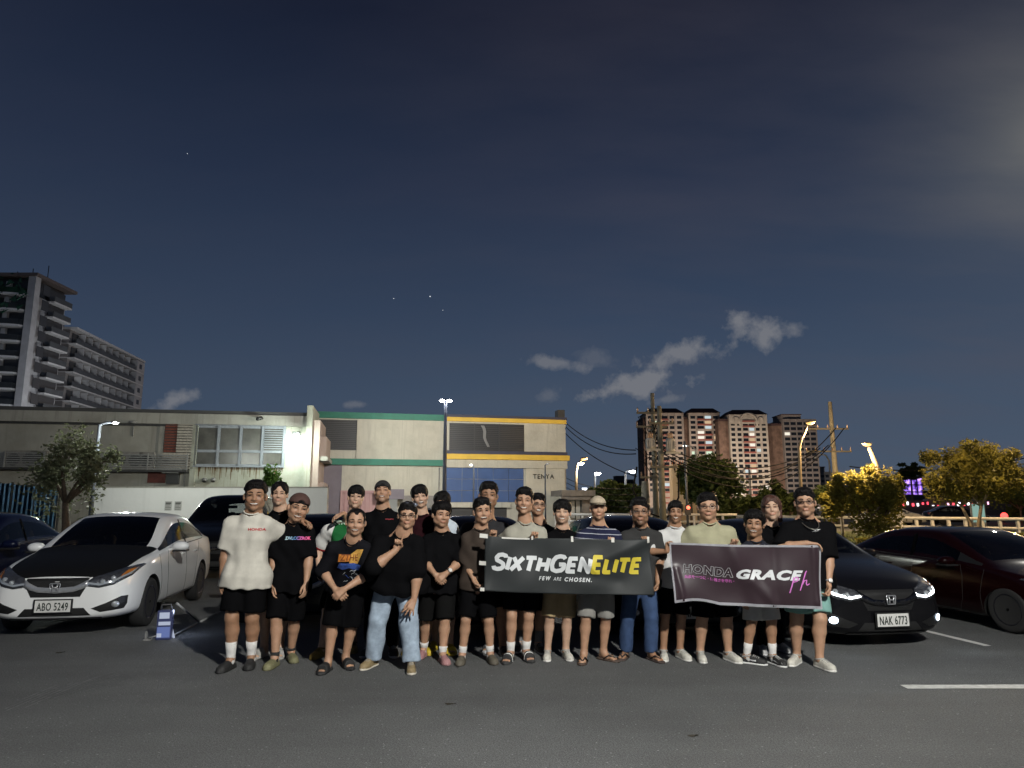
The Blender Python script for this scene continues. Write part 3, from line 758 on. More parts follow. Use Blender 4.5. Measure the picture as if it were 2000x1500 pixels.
WARMW = mat('warm_tower_wall', (.40, .355, .30), .85, var=.2, scale=.25); PINKW = mat('rose_tower_wall', (.34, .285, .245), .85, var=.2, scale=.25); REDB = mat('red_brown_band', (.26, .09, .07), .8, var=.2, scale=.3); ROOFR = mat('dark_red_roof', (.055, .028, .026), .8); SIDEB = mat('dark_brick', (.15, .095, .07), .9, var=.5, scale=.35); WGL = mat('dark_window_glass', (.012, .014, .018), .15)
LIT = [emit_mat('lit_window_white', (1, .93, .80), .95), emit_mat('lit_window_warm', (1, .70, .42), .6), emit_mat('lit_window_cool', (.8, .95, 1), .7), emit_mat('lit_window_green', (.8, 1, .75), .8)]
def condo(label, px0, px1, pytop, Y, wall, cols, style, lit, seed, side=None):
    rr = random.Random(seed)
    a, b = at(px0, pytop, Y), at(px1, pytop, Y); w = b.x - a.x; H = a.z
    t = thing('apartment_tower', label, 'building', (a.x, Y, 0), 0, None)
    boxo('tower_wall', wall, t, 0, w, 0, 20, 0, H - 1.0)
    if side:
        boxo('side_wing', SIDEB, t, -side, -.01, 3, 22, 0, H - 4.5); boxo('wing_roof', ROOFR, t, -side - .3, .3, 2.6, 22.4, H - 4.5, H - 3.2)  # side wing in a darker brown brick than the tower front
    # roof
    bm = bmesh.new(); z0, z1 = H - 1.0, H + 2.0; i_ = w * .14
    vs = [bm.verts.new(p) for p in ((-.8, -.8, z0), (w + .8, -.8, z0), (w + .8, 21, z0), (-.8, 21, z0), (i_, 3, z1), (w - i_, 3, z1), (w - i_, 17, z1), (i_, 17, z1))]
    for f in ((3, 2, 1, 0), (4, 5, 6, 7), (0, 1, 5, 4), (1, 2, 6, 5), (2, 3, 7, 6), (3, 0, 4, 7)): bm.faces.new([vs[q] for q in f])
    if style != 'slab': link('roof', bm, ROOFR, t)
    else: bm.free(); boxo('roof_house', wall, t, w * .0 + .1, w * .6, 2, 16, H - 1, H + 1.6); boxo('roof_house_cap', ROOFR, t, -.2, w * .62, 1.6, 16.5, H + 1.6, H + 2.1)
    fh = 2.92; n = int((H - 4) / fh)
    cw = w / cols
    proto = None; slabp = None; lits = []
    cen = (cols // 2 - 1, cols // 2) if cols % 2 == 0 else (cols // 2,)
    for i in range(n):
        z = H - 2.2 - fh * (i + 1)
        for c in range(cols):
            iscen = c in cen or (cols >= 6 and c in (cen[0], cen[-1]))
            wd_ = cw * (.82 if iscen or style == 'slab' else .62)
            x = cw * (c + .5)
            if proto is None:
                proto = {}
            key = iscen
            if key not in proto:
                bm = bmesh.new(); box(bm, -wd_ / 2, wd_ / 2, -.10, -.01, 0, 1.65); me = bpy.data.meshes.new('window'); bm.to_mesh(me); bm.free(); me.materials.append(WGL); proto[key] = [me] + [None] * 4
                for q, lm in enumerate(LIT): m2 = me.copy(); m2.materials.clear(); m2.materials.append(lm); proto[key][q + 1] = m2
            k = 0
            if rr.random() < lit * (2.0 if iscen else .5): k = 1 + min(int(rr.random() ** 1.6 * 4), 3)
            if z < 6: continue
            o = bpy.data.objects.new('window', proto[key][k]); COL.objects.link(o); o.parent = t; o.location = (x, 0, z + .7)
        if style != 'slab':
            x0, x1 = cw * cen[0] + .1, cw * (cen[-1] + 1) - .1
            boxo('balcony', REDB if i % 5 != 2 else wall, t, x0, x1, -1.3, -.11, z - .25, z + .62)
        else: boxo('floor_band', wall, t, -.15, w + .15, -.28, -.005, z - .35, z + .28)
    for c in range(cols + 1):
        x = cw * c; boxo('pier', wall, t, x - .28, x + .28, -.42, -.005, 0, H - 1.05)
    if style == 'arch':
        bm = bmesh.new(); r = w * .23; pts = [(w * .5 + r * math.cos(q), -.7, H - 5.2 + r * 1.0 * math.sin(q)) for q in [math.pi * k / 14 for k in range(15)]]
        tube(bm, [(pts[0][0], -.7, H - 7.5)] + pts + [(pts[-1][0], -.7, H - 7.5)], .55, 6); link('roof_arch', bm, wall, t, True)
        for sx in (.17, .83):
            bm = bmesh.new(); r2 = w * .065; pts = [(w * sx + r2 * math.cos(q), -.7, H - 4.0 + r2 * math.sin(q)) for q in [math.pi * k / 10 for k in range(11)]]
            tube(bm, [(pts[0][0], -.7, H - 6.5)] + pts + [(pts[-1][0], -.7, H - 6.5)], .4, 6); link('small_arch', bm, wall, t, True)
        boxo('crown_wall', wall, t, .3, w - .3, -.35, -.02, H - 6.4, H - 1.1)
    return t
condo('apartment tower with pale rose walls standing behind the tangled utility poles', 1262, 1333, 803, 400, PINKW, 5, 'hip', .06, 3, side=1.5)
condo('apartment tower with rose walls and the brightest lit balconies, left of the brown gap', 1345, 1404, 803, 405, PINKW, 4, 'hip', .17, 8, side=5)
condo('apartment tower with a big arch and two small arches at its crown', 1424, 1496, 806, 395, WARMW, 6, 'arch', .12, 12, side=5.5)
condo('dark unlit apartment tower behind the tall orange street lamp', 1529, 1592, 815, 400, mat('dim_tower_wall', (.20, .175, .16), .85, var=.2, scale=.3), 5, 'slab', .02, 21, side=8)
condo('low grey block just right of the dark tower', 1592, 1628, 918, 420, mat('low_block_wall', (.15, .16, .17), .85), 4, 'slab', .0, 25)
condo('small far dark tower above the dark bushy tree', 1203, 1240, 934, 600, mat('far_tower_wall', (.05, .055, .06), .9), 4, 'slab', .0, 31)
# condo fronts are brightened by assumed sodium street lamps added at their feet
# ================================================================ street lamps
GALV = mat('galvanised_pole', (.20, .21, .22), .5, .4, var=.25, scale=6); CREAMP = mat('cream_pole', (.16, .13, .085), .6, var=.2, scale=5); DARKP = mat('dark_pole', (.09, .10, .12), .5, .3)
GLOW_W = emit_mat('white_lamp_glass', (.93, .95, 1), 45); GLOW_O = emit_mat('sodium_lamp_glass', (1, .56, .17), 1.7); GLOW_S = emit_mat('dim_lamp_glass', (.95, 1, .95), 9); GLOW_N = mat('unlit_lamp_glass', (.5, .52, .54), .3)
WHITE_C, SODIUM = (.93, .96, 1), (1, .56, .20)
def street_lamp(label, base, pts, r, pm, heads, group='street lamps', cat='street lamp', name='street_lamp'):
    """pts: pole path in local (x, y, z); heads: (local pos, size, glass material, power, colour, aim)"""
    t = thing(name, label, cat, base, 0, group)
    k = len(pts)
    tubeo('pole', pm, t, pts, [r * (1 - .45 * i / (k - 1)) for i in range(k)], 10)
    bm = bmesh.new(); lathe(bm, [(r * 2.2, 0), (r * 2.2, .05), (r * 1.15, .12), (r * 1.15, .3)], 12); link('base_plate', bm, pm, t, True)
    for (p, sz, gm, power, colr, aim) in heads:
        bm = bmesh.new(); bmesh.ops.create_uvsphere(bm, u_segments=14, v_segments=8, radius=1)
        for v in bm.verts: v.co = Vector((p[0] + v.co.x * sz * 1.5, p[1] + v.co.y * sz, p[2] + sz * .25 + v.co.z * sz * (.55 if v.co.z > 0 else .25)))
        h = link('lamp_head', bm, pm, t, True)
        bm = bmesh.new(); bmesh.ops.create_uvsphere(bm, u_segments=14, v_segments=8, radius=1)
        for v in bm.verts: v.co = Vector((p[0] + v.co.x * sz * 1.2, p[1] - sz * .12 + v.co.y * sz * .95, p[2] + v.co.z * sz * .6 + .02))
        link('lamp_glass', bm, gm, h, True)
        if power and aim is not None and len(aim) == 2:
            plight('lamp_light', Vector(base) + Vector(p) + Vector(aim[0]), power, colr, .10, 150, aim[1])
        elif power:
            plight('lamp_light', Vector(base) + Vector(p) + (Vector(aim) if aim else Vector((0, -.45, -.55))), power, colr if colr is not SODIUM else (1, .66, .32), .12)
    return t
def lamp_base(px, py, Y): p = at(px, py, Y); return Vector((p.x, Y, 0))
# twin floodlit post in front of the shops
B = lamp_base(868, 950, 36); zt = at(871, 783, 36).z
street_lamp('tall blue grey post with two lit white heads between the shop fronts', B, [(0, 0, 0), (0, 0, zt * .5), (0, 0, zt + .1)], .13, mat('blue_grey_post', (.12, .14, .19), .5, .2),
            [((-.17, .05, zt), .13, GLOW_W, 2600, (1, .98, .91), ((-.05, .25, -.05), (-.35, 1, -.35))), ((.17, .05, zt), .13, GLOW_W, 2600, (1, .98, .91), ((.05, .25, -.05), (.35, 1, -.35)))])
# dark post with a small lit head at the left
B = lamp_base(184, 930, 29); zt = at(194, 830, 29).z
street_lamp('dark lamp post with a short arm beside the crooked tree', B, [(0, 0, 0), (.02, 0, zt * .5), (.02, 0, zt), (.25, 0, zt + .08), (.62, 0, zt + .12)], .09, DARKP, [((.68, -.02, zt + .06), .10, GLOW_S, 1100, (.95, 1, .90), (.8, -.3, -.35))])
for i, (px, pyt) in enumerate(((925, 911), (1065, 909))):
    B = lamp_base(px, 950, 41); zt = at(px, pyt, 41).z
    street_lamp(['thin dark post with a tiny lit head in front of the blue shop panel', 'thin dark unlit post in front of the shop letters'][i], B, [(0, 0, 0), (0, 0, zt), (-.12, -.05, zt + .10) if i == 0 else (.10, -.05, zt + .10)], .055, DARKP, [((-.15 if i == 0 else .15, -.05, zt + .06), .08, GLOW_S if i == 0 else GLOW_N, 0, WHITE_C, None)])
B = lamp_base(1126, 985, 58); P1_, P2_ = at(1133, 906, 58), at(1141, 897, 58)
street_lamp('cream lamp post with one white and one orange lit head right of the shops', B, [(0, 0, 0), (0, 0, at(1127, 925, 58).z), (.12, 0, P1_.z), (P2_.x - B.x - .1, 0, P2_.z)], .13, CREAMP,
            [((P1_.x - B.x + .05, -.1, P1_.z), .20, GLOW_W, 250, WHITE_C, None), ((P2_.x - B.x, 0, P2_.z), .22, GLOW_O, 1300, SODIUM, (.6, -.4, -.4))])
B = lamp_base(1163, 985, 70); zt = at(1165, 925, 70).z
street_lamp('pale lamp post with one round white light left of the dark bushy tree', B, [(0, 0, 0), (0, 0, zt), (.15, 0, zt + .1)], .12, GALV, [((.25, -.1, zt), .27, GLOW_W, 200, WHITE_C, (.8, -.8, -.2))])
B = lamp_base(1223, 985, 70); zt = at(1236, 921, 70).z
street_lamp('pale lamp post with a white light on its right arm by the utility poles', B, [(0, 0, 0), (0, 0, zt - .1), (.25, 0, zt + .1), (.6, 0, zt + .12)], .12, GALV, [((.68, -.1, zt), .27, GLOW_W, 200, WHITE_C, (.8, -.8, -.2))])
B = lamp_base(1567, 985, 44); e1 = at(1563, 875, 44); e2 = at(1577, 834, 44)
street_lamp('tall curved cream street lamp with orange light before the dark tower', B, [(0, 0, 0), (-.02, 0, e1.z * .6), (e1.x - B.x - .05, 0, e1.z), (e1.x - B.x + .1, 0, e1.z + .5), (e2.x - B.x, 0, e2.z)], .11, CREAMP,
            [((e2.x - B.x + .14, -.1, e2.z + .22), .21, GLOW_O, 3400, SODIUM, (.7, -.35, -.35))])
B = lamp_base(1724, 1050, 30); e1 = at(1714, 920, 30); e2 = at(1697, 874, 30)
street_lamp('curved cream street lamp with orange light leaning over the tree left of the screen', B, [(0, 0, 0), (0, 0, 1.2), (e1.x - B.x, 0, e1.z), (e1.x - B.x - .07, 0, e1.z + .35), (e2.x - B.x, 0, e2.z)], .14, CREAMP,
            [((e2.x - B.x - .12, -.08, e2.z + .10), .15, GLOW_O, 2100, SODIUM, (-.8, -.45, -.35))])
B = lamp_base(1626, 985, 60); e2 = at(1606, 887, 60)
street_lamp('slim grey unlit lamp with two curved arms right of the dark tower', B, [(0, 0, 0), (0, 0, e2.z - .6), (-.25, 0, e2.z - .1), (-.75, 0, e2.z)], .09, GALV, [((-.85, 0, e2.z - .03), .14, GLOW_N, 0, WHITE_C, None), ((-.85, .8, e2.z - .25), .12, GLOW_N, 0, WHITE_C, None)])
B = lamp_base(1363, 985, 60); e2 = at(1342, 871, 60)
street_lamp('slim grey lamp with a long arm reaching left before the pale rose tower', B, [(0, 0, 0), (0, 0, e2.z - .3), (-.2, 0, e2.z - .1), (-.8, 0, e2.z + .05)], .09, GALV, [((-.9, 0, e2.z), .14, GLOW_S, 0, WHITE_C, None)])
B = lamp_base(1467, 985, 60); e2 = at(1455, 913, 60)
street_lamp('slim grey unlit lamp in front of the arch crowned tower', B, [(0, 0, 0), (0, 0, e2.z - .2), (-.15, 0, e2.z), (-.55, 0, e2.z - .25)], .09, GALV, [((-.62, 0, e2.z - .3), .10, GLOW_N, 0, WHITE_C, None)])
# thin black post by the concrete pillar
B = lamp_base(1342, 985, 40); bp_ = thing('signal_post', 'thin black post with a small red light beside the orange lit pillar', 'post', B, 0)
tubeo('pole', DARKP, bp_, [(0, 0, 0), (0, 0, at(1340, 862, 40).z)], .07, 8); boxo('signal_box', ACF, bp_, -.16, .16, -.2, -.08, 1.0, 1.55, .02)
bm = bmesh.new(); bmesh.ops.create_uvsphere(bm, u_segments=10, v_segments=6, radius=.10)
for v in bm.verts: v.co += Vector((.0, -.24, 1.4))
link('signal_lens', bm, emit_mat('red_signal', (1, .12, .06), 5), bp_, True)
pl = thing('pillar', 'square concrete pillar lit orange with reinforcing bars on top', 'pillar', lamp_base(1330, 985, 58), 0)
h = at(1330, 907, 58).z; PILM = stained('pillar_concrete', (.42, .36, .27), (.30, .25, .18), 1.0, .4)
boxo('shaft', PILM, pl, -.62, .55, 0, 1.1, 0, h); REB = mat('rebar', (.30, .09, .03), .8)
for i in range(7): tubeo('rebar', REB, pl, [(-.55 + .17 * i, .1, h - .05), (-.55 + .17 * i, .1, h + .33)], .03, 5)
pl2 = thing('pillar', 'lower concrete pillar behind the green tree left of the arch crowned tower', 'pillar', lamp_base(1362, 985, 62), 0)
boxo('shaft', PILM, pl2, -.7, .7, 0, 1.1, 0, at(1362, 900, 62).z)

# ================================================================ utility poles and cables
XARM = mat('crossarm_steel', (.09, .085, .07), .7, .1); POLE = mat('concrete_pole', (.17, .16, .125), .85, var=.25, scale=5); INS = mat('insulator', (.25, .17, .12), .3); TRF = mat('transformer_case', (.30, .30, .30), .5, .2, var=.2, scale=4); CABLE = mat('cable_sheath', (.006, .006, .007), .7, spec=.1)
def utility(label, px, pyt, Y, r, arms=(), extra=None):
    B = lamp_base(px, 985, Y); h = at(px - 2, pyt, Y).z
    t = thing('utility_pole', label, 'utility pole', B, 0, 'utility poles'); tubeo('pole', POLE, t, [(0, 0, 0), (0, 0, h)], [r, r * .6], 12)
    for (dz, x0, x1) in arms:
        boxo('crossarm', XARM, t, x0, x1, -.18, -.08, h - dz, h - dz + .11)
        n = max(int((x1 - x0) / .6), 2)
        for i in range(n + 1):
            bm = bmesh.new(); lathe(bm, [(.02, 0), (.055, .03), (.03, .08), (.06, .11), (.03, .16), (.05, .19), (.01, .24)], 8); x = x0 + .05 + (x1 - x0 - .1) * i / n
            for v in bm.verts: v.co += Vector((x, -.13, h - dz + .11))
            link('insulator', bm, INS, t, True)
    return t, B, h
t1, B1, h1 = utility('tallest utility pole of the tangled pair, rising behind the man in glasses and dark tee', 1281, 768, 38, .17, ((1.15, -.9, .35), (1.9, -.95, .7), (4.6, -.8, .3)))
t2, B2, h2 = utility('shorter utility pole of the tangled pair, carrying the right transformer', 1294, 793, 37.4, .19, ((1.0, -.6, .7), (3.3, -.6, .8)))
t3, B3, h3 = utility('stubby thick utility pole left of the tangled pair', 1261, 940, 38.4, .30, ())
t4, B4, h4 = utility('lone utility pole with crossarms right of the dark tower', 1636, 785, 50, .22, ((2.0, -1.8, 1.1), (3.6, -2.0, 1.2)))
def transformer(label, px0, px1, py0, py1, Y):
    a, b = at(px0, py0, Y), at(px1, py1, Y); t = thing('transformer', label, 'transformer', ((a.x + b.x) / 2, Y, b.z), 0, 'pole transformers')
    w, h = (b.x - a.x) / 2, a.z - b.z; bm = bmesh.new(); lathe(bm, [(w * .9, 0), (w, .05), (w, h - .1), (w * .9, h)], 18); link('tank', bm, TRF, t, True)
    for x in (-.4, 0, .4):
        bm = bmesh.new(); lathe(bm, [(.03, 0), (.08, .05), (.04, .12), (.08, .17), (.02, .3)], 8)
        for v in bm.verts: v.co += Vector((x * w, 0, h))
        link('bushing', bm, INS, t, True)
    for k in range(5): boxo('cooling_fin', TRF, t, -w * .8 + k * w * .4 - .02, -w * .8 + k * w * .4 + .02, -w - .02, -w * .5, h * .15, h * .8)
    boxo('bracket', GREYM, t, -w, w + .3, -.05, .05, -.12, -.002)
transformer('grey pole transformer left of the utility poles', 1261, 1279, 856, 876, 37.2); transformer('grey pole transformer right of the utility poles', 1300, 1318, 856, 882, 37.0)
transformer('small grey pole transformer close beside the left one', 1266, 1276, 838, 850, 38.6)
def cable(label, a, b, sag, r=.018, group='overhead cables'):
    a, b = Vector(a), Vector(b); n = 18
    pts = [a + (b - a) * (i / n) - Vector((0, 0, sag * 4 * (i / n) * (1 - i / n))) for i in range(n + 1)]
    t = tubeo('cable', CABLE, None, pts, r, 5); return tag(t, label, 'cable', group)
shopR = F2.o + F2.u * uR
for i, (z0, z1, s_) in enumerate(((zY - .1, h1 - 3.1, .5), (zY - .4, h1 - 3.3, .6), (zY - .9, h1 - 4.5, .4))):
    cable(['upper', 'middle', 'lowest'][i] + ' overhead cable from the shop roof to the tangled utility poles', shopR + Vector((.1, 0, z0)), B1 + Vector((-1.0, -.1, z1)), s_, .03)
for i in range(5):
    cable(['topmost', 'second', 'middle', 'fourth', 'lowest'][i] + ' sagging cable strung between the tangled poles and the lone right pole', B2 + Vector((.3 * i - .4, -.1, h2 - 1.9 - .35 * i)), B4 + Vector((-1.6 + .6 * i, -.15, h4 - 3.5 + (.2 * i if i < 3 else 1.6))), 1.3 + .25 * i, .035)
for i in range(4):
    cable(['topmost', 'second', 'third', 'lowest'][i] + ' cable running right from the lone utility pole out of the frame', B4 + Vector((1.0, -.1, h4 - 4.6 - .45 * i)), at(2080, 872 + 6 * i, 55 + 3 * i), .9 + .2 * i, .04)
for i in range(6):
    cable(['highest', 'second', 'third', 'fourth', 'fifth', 'lowest'][i] + ' of the thin low cables behind the white lamp posts right of the shops', at(1100, 930 + 9 * i, 66), B3 + Vector((-.1, 0, h3 - .3 - .35 * i)), .5, .025)
rr = random.Random(9)
for i in range(16):
    o = Vector((rr.uniform(-1.0, .9), -.15 + rr.uniform(-.3, .3), 0)); z = h1 - rr.uniform(1.2, 4.2); q = Vector((rr.uniform(-1.1, 1.2), rr.uniform(-.4, .2), 0))
    n = 8; pts = [B1 + o.lerp(q, k / n) + Vector((0, 0, z - rr.uniform(.2, .9) * 4 * (k / n) * (1 - k / n) - .5 * k / n)) for k in range(n + 1)]
    o_ = tubeo('cable', CABLE, None, pts, .022, 5); tag(o_, 'looped black cable in the tangle between the two utility poles', 'cable', 'looped cables on the utility poles')
for i, pts in enumerate(([(-1.0, -.3, h1 - 4), (-1.25, -.3, h1 - 5.2), (-.8, -.35, h1 - 6.3), (.1, -.3, h1 - 6.6)], [(1.2, -.3, h1 - 4.4), (1.15, -.3, h1 - 5.6), (.7, -.3, h1 - 6.5), (.2, -.3, h1 - 6.8)], [(-.2, -.3, h1 - 6.6), (-.9, -.3, h1 - 8), (-.4, -.3, h1 - 9.6)])):
    o_ = tubeo('cable', CABLE, None, [B1 + Vector(p) for p in pts], .05, 6); tag(o_, ['thick black drop cable curving below the left transformer', 'thick black drop cable curving below the right transformer', 'thick black cable hanging down the left utility pole'][i], 'cable')

# ================================================================ trees
BARK = mat('bark', (.09, .065, .045), .9, var=.4, scale=9, bump=.6, bscale=20); BARKP = mat('bark_pale', (.20, .16, .11), .9, var=.4, scale=9, bump=.6, bscale=20)
def leaf_mat(name, c, c2):
    m = mat(name, c, .6, var=.5, scale=1.6, var2=c2, detail=3, spec=.2)
    nt = m.node_tree; N, L = nt.nodes, nt.links; b = N['Principled BSDF']; src = b.inputs['Base Color'].links[0].from_socket
    t_ = N.new('ShaderNodeBsdfTranslucent'); L.new(src, t_.inputs[0]); mx = N.new('ShaderNodeMixShader'); mx.inputs[0].default_value = .45
    L.new(b.outputs[0], mx.inputs[1]); L.new(t_.outputs[0], mx.inputs[2]); L.new(mx.outputs[0], N['Material Output'].inputs[0])
    return m
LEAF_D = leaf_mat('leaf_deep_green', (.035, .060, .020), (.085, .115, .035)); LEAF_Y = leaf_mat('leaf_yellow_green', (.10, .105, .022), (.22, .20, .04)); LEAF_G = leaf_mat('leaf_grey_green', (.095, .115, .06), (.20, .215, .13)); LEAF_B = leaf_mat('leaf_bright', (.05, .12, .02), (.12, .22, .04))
def tree(label, base, height, crown, leaf, bark, seed, n=3500, size=.10, trunk_h=.38, lean=(0, 0), stems=1, group='trees around the car park', cat='tree', name='tree', lobes=9, thick=.06):
    """crown: (half width, half depth, bottom z fraction)"""
    rr = random.Random(seed); t = thing(name, label, cat, base, 0, group)
    tb = bmesh.new(); tips = []
    th = height * trunk_h
    for s_ in range(stems):
        a = 6.28 * s_ / max(stems, 1) + .5; off = Vector((math.cos(a), math.sin(a), 0)) * (.12 if stems > 1 else 0)
        top = Vector((lean[0], lean[1], th)) + off * 4
        mid = top * .5 + Vector((rr.uniform(-.12, .12), rr.uniform(-.1, .1), 0)) * height * .12
        tube(tb, [off, mid, top], [height * thick * .5, height * thick * .38, height * thick * .30], 8)
        nl = 6 if stems == 1 else 4
        for k in range(nl):
            az = 6.28 * k / nl + rr.uniform(-.5, .5); L = rr.uniform(.55, .95)
            e = Vector((lean[0] + math.cos(az) * crown[0] * L, lean[1] + math.sin(az) * crown[1] * L, th + (height - th) * rr.uniform(.25, .85)))
            m = top.lerp(e, .5) + Vector((rr.uniform(-.1, .1), rr.uniform(-.1, .1), rr.uniform(.0, .12))) * height * .3
            tube(tb, [top, m, e], [height * thick * .24, height * thick * .13, height * thick * .04], 6)
            for q in range(2):
                b0 = m.lerp(e, rr.uniform(.1, .7)); e2 = b0 + Vector((rr.uniform(-1, 1) * crown[0] * .4, rr.uniform(-1, 1) * crown[1] * .4, rr.uniform(0, .2) * height)); tube(tb, [b0, e2], [height * thick * .08, height * thick * .02], 5)
                tips.append(e2)
            tips.append(e)
    link('trunk', tb, bark, t, True)
    # leaf clumps: uneven lobes round the limb tips
    cz0 = height * crown[2]; cen = []
    for k in range(lobes):
        az = rr.uniform(0, 6.28); rad = rr.uniform(.35, .85); z = rr.uniform(0, 1)
        sh_ = math.sin(math.pi * (.15 + .75 * z)) ** .6
        cen.append((Vector((lean[0] + math.cos(az) * crown[0] * rad * sh_, lean[1] + math.sin(az) * crown[1] * rad * sh_, cz0 + (height - cz0) * (.12 + .78 * z))), rr.uniform(.22, .40)))
    for p in tips: cen.append((p, rr.uniform(.16, .30)))
    V, F = [], []; cen2 = [c for c in cen if c[0].z > cz0 * .85]
    for i in range(int(n * 1.6)):
        c, r = cen2[rr.randrange(len(cen2))]
        d = Vector((rr.gauss(0, 1), rr.gauss(0, 1), rr.gauss(0, .8))).normalized() * (rr.random() ** .45)
        p = c + Vector((d.x * crown[0] * r * 1.25, d.y * crown[1] * r * 1.25, d.z * (height - cz0) * r * .75))
        s_ = size * 1.25 * rr.uniform(.6, 1.4); a = Vector((rr.gauss(0, 1), rr.gauss(0, 1), rr.gauss(0, .6))).normalized(); b = a.cross(Vector((rr.gauss(0, 1), rr.gauss(0, 1), rr.gauss(0, 1)))).normalized()
        j = len(V); V += [p - a * s_, p + b * s_ * .45, p + a * s_, p - b * s_ * .45]; F.append((j, j + 1, j + 2, j + 3))
    o = mesh_np('crown', np.array([tuple(v) for v in V]), F, leaf, t, smooth=False)
    return t
def tree_px(label, px, py_top, Y, half_px, **k):
    B = lamp_base(px, 985, Y); h = at(px, py_top, Y).z; w = half_px * Y / 1390
    return tree(label, B, h, (w, w * .8, k.pop('bottom', .35)), **k)
tree_px('crooked grey green tree between the blue hoarding and the dark lamp post', 136, 846, 25, 78, leaf=LEAF_G, bark=BARK, seed=5, n=2300, size=.066, trunk_h=.40, lean=(-.15, 0), bottom=.26, lobes=13, thick=.085)
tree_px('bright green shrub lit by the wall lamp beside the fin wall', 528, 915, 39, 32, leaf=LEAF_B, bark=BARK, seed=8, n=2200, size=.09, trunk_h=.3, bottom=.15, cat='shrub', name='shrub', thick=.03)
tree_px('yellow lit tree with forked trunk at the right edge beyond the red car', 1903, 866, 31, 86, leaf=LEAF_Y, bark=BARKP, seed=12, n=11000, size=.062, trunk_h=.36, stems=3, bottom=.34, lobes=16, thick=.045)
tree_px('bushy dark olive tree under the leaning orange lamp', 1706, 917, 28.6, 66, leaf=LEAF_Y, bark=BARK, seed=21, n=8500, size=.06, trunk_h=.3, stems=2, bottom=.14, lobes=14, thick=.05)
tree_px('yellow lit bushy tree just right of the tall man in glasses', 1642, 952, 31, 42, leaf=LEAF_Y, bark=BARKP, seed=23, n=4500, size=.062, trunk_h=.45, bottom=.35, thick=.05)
tree_px('tall leafy green tree in front of the rose towers', 1392, 898, 46, 58, leaf=LEAF_D, bark=BARK, seed=33, n=5200, size=.13, trunk_h=.35, bottom=.22, lobes=14)
tree_px('slender green tree left of the orange lit pillar top', 1350, 905, 47, 24, leaf=LEAF_Y, bark=BARK, seed=35, n=1500, size=.12, trunk_h=.45, bottom=.4)
tree_px('dark feathery tree behind the man in the beige cap', 1200, 940, 52, 52, leaf=LEAF_D, bark=BARK, seed=41, n=4600, size=.16, trunk_h=.35, bottom=.15, lobes=14)
tree_px('low dark green tree beside the canopy post', 1118, 972, 54, 22, leaf=LEAF_D, bark=BARK, seed=43, n=1100, size=.14, trunk_h=.4, bottom=.3)
tree_px('round dark tree below the low grey block', 1625, 952, 48, 38, leaf=LEAF_D, bark=BARK, seed=47, n=2400, size=.14, trunk_h=.3, bottom=.2)
tree_px('small dark tree in front of the arch crowned tower', 1508, 945, 52, 28, leaf=LEAF_D, bark=BARK, seed=49, n=1600, size=.14, trunk_h=.3, bottom=.2)
tree_px('dark tree crown on top of the purple screen', 1784, 916, 118, 24, leaf=LEAF_D, bark=BARK, seed=51, n=1300, size=.3, trunk_h=.8, bottom=.78)
tree_px('dark tree mass at the far right edge behind the yellow tree', 1992, 935, 60, 50, leaf=LEAF_D, bark=BARK, seed=53, n=2500, size=.2, trunk_h=.3, bottom=.15)
# dense dark hedge rows
def hedge(label, px0, px1, pyt, Y, depth, leaf, seed, n=4000, size=.12):
    rr = random.Random(seed); a, b = at(px0, pyt, Y), at(px1, pyt, Y); t = thing('hedge', label, 'hedge', (a.x, Y, 0), 0, 'hedges')
    V, F = [], []; w, h = b.x - a.x, a.z
    for i in range(n):
        x = rr.uniform(0, w); top = h * (.86 + .14 * math.sin(x * 1.3 + seed) * math.sin(x * .37 + 2)) ; z = top * (1 - rr.random() ** 1.6 * .95); p = Vector((x, rr.uniform(0, depth), z)); s_ = size * rr.uniform(.6, 1.4)
        q = Vector((rr.gauss(0, 1), rr.gauss(0, 1), rr.gauss(0, .6))).normalized(); r_ = q.cross(Vector((rr.gauss(0, 1), rr.gauss(0, 1), rr.gauss(0, 1)))).normalized(); j = len(V)
        V += [p - q * s_, p + r_ * s_ * .5, p + q * s_, p - r_ * s_ * .5]; F.append((j, j + 1, j + 2, j + 3))
    mesh_np('foliage', np.array([tuple(v) for v in V]), F, leaf, t, smooth=False)
    boxo('stems', BARK, t, .1, w - .1, depth * .3, depth * .7, 0, h * .6)
hedge('dark leafy hedge row behind the short man and the capped man', 1408, 1600, 962, 50, 4, LEAF_D, 3, 7000, .16)
hedge('low dark hedge behind the two men left of the utility poles', 1120, 1260, 996, 48, 2, LEAF_D, 5, 2500, .12)
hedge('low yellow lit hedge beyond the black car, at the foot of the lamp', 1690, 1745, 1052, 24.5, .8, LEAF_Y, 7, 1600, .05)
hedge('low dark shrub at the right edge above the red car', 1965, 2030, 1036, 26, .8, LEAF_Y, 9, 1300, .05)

# ================================================================ verge, guard rail, things across the road
GRASS = mat('verge_grass', (.060, .085, .020), .95, var=.5, scale=2.5, bump=.6, bscale=30)
bm = bmesh.new(); box(bm, 6.5, 60, 25.5, 40, .002, .10); tag(link('verge_ground', bm, GRASS), kind='structure')
bm = bmesh.new(); box(bm, 6.3, 60, 25.3, 25.497, .002, .13); tag(link('kerb', bm, CONC), kind='structure')
V, F = [], []; rr = random.Random(3)
for i in range(9000):
    x, y = rr.uniform(9, 34), rr.uniform(25.6, 34); h = rr.uniform(.06, .16); dx, dy = rr.uniform(-.06, .06), rr.uniform(-.06, .06); a = rr.uniform(0, 3.14); w = .012; j = len(V)
    V += [(x - w * math.cos(a), y - w * math.sin(a), .09), (x + w * math.cos(a), y + w * math.sin(a), .09), (x + dx, y + dy, .1 + h)]; F.append((j, j + 1, j + 2))
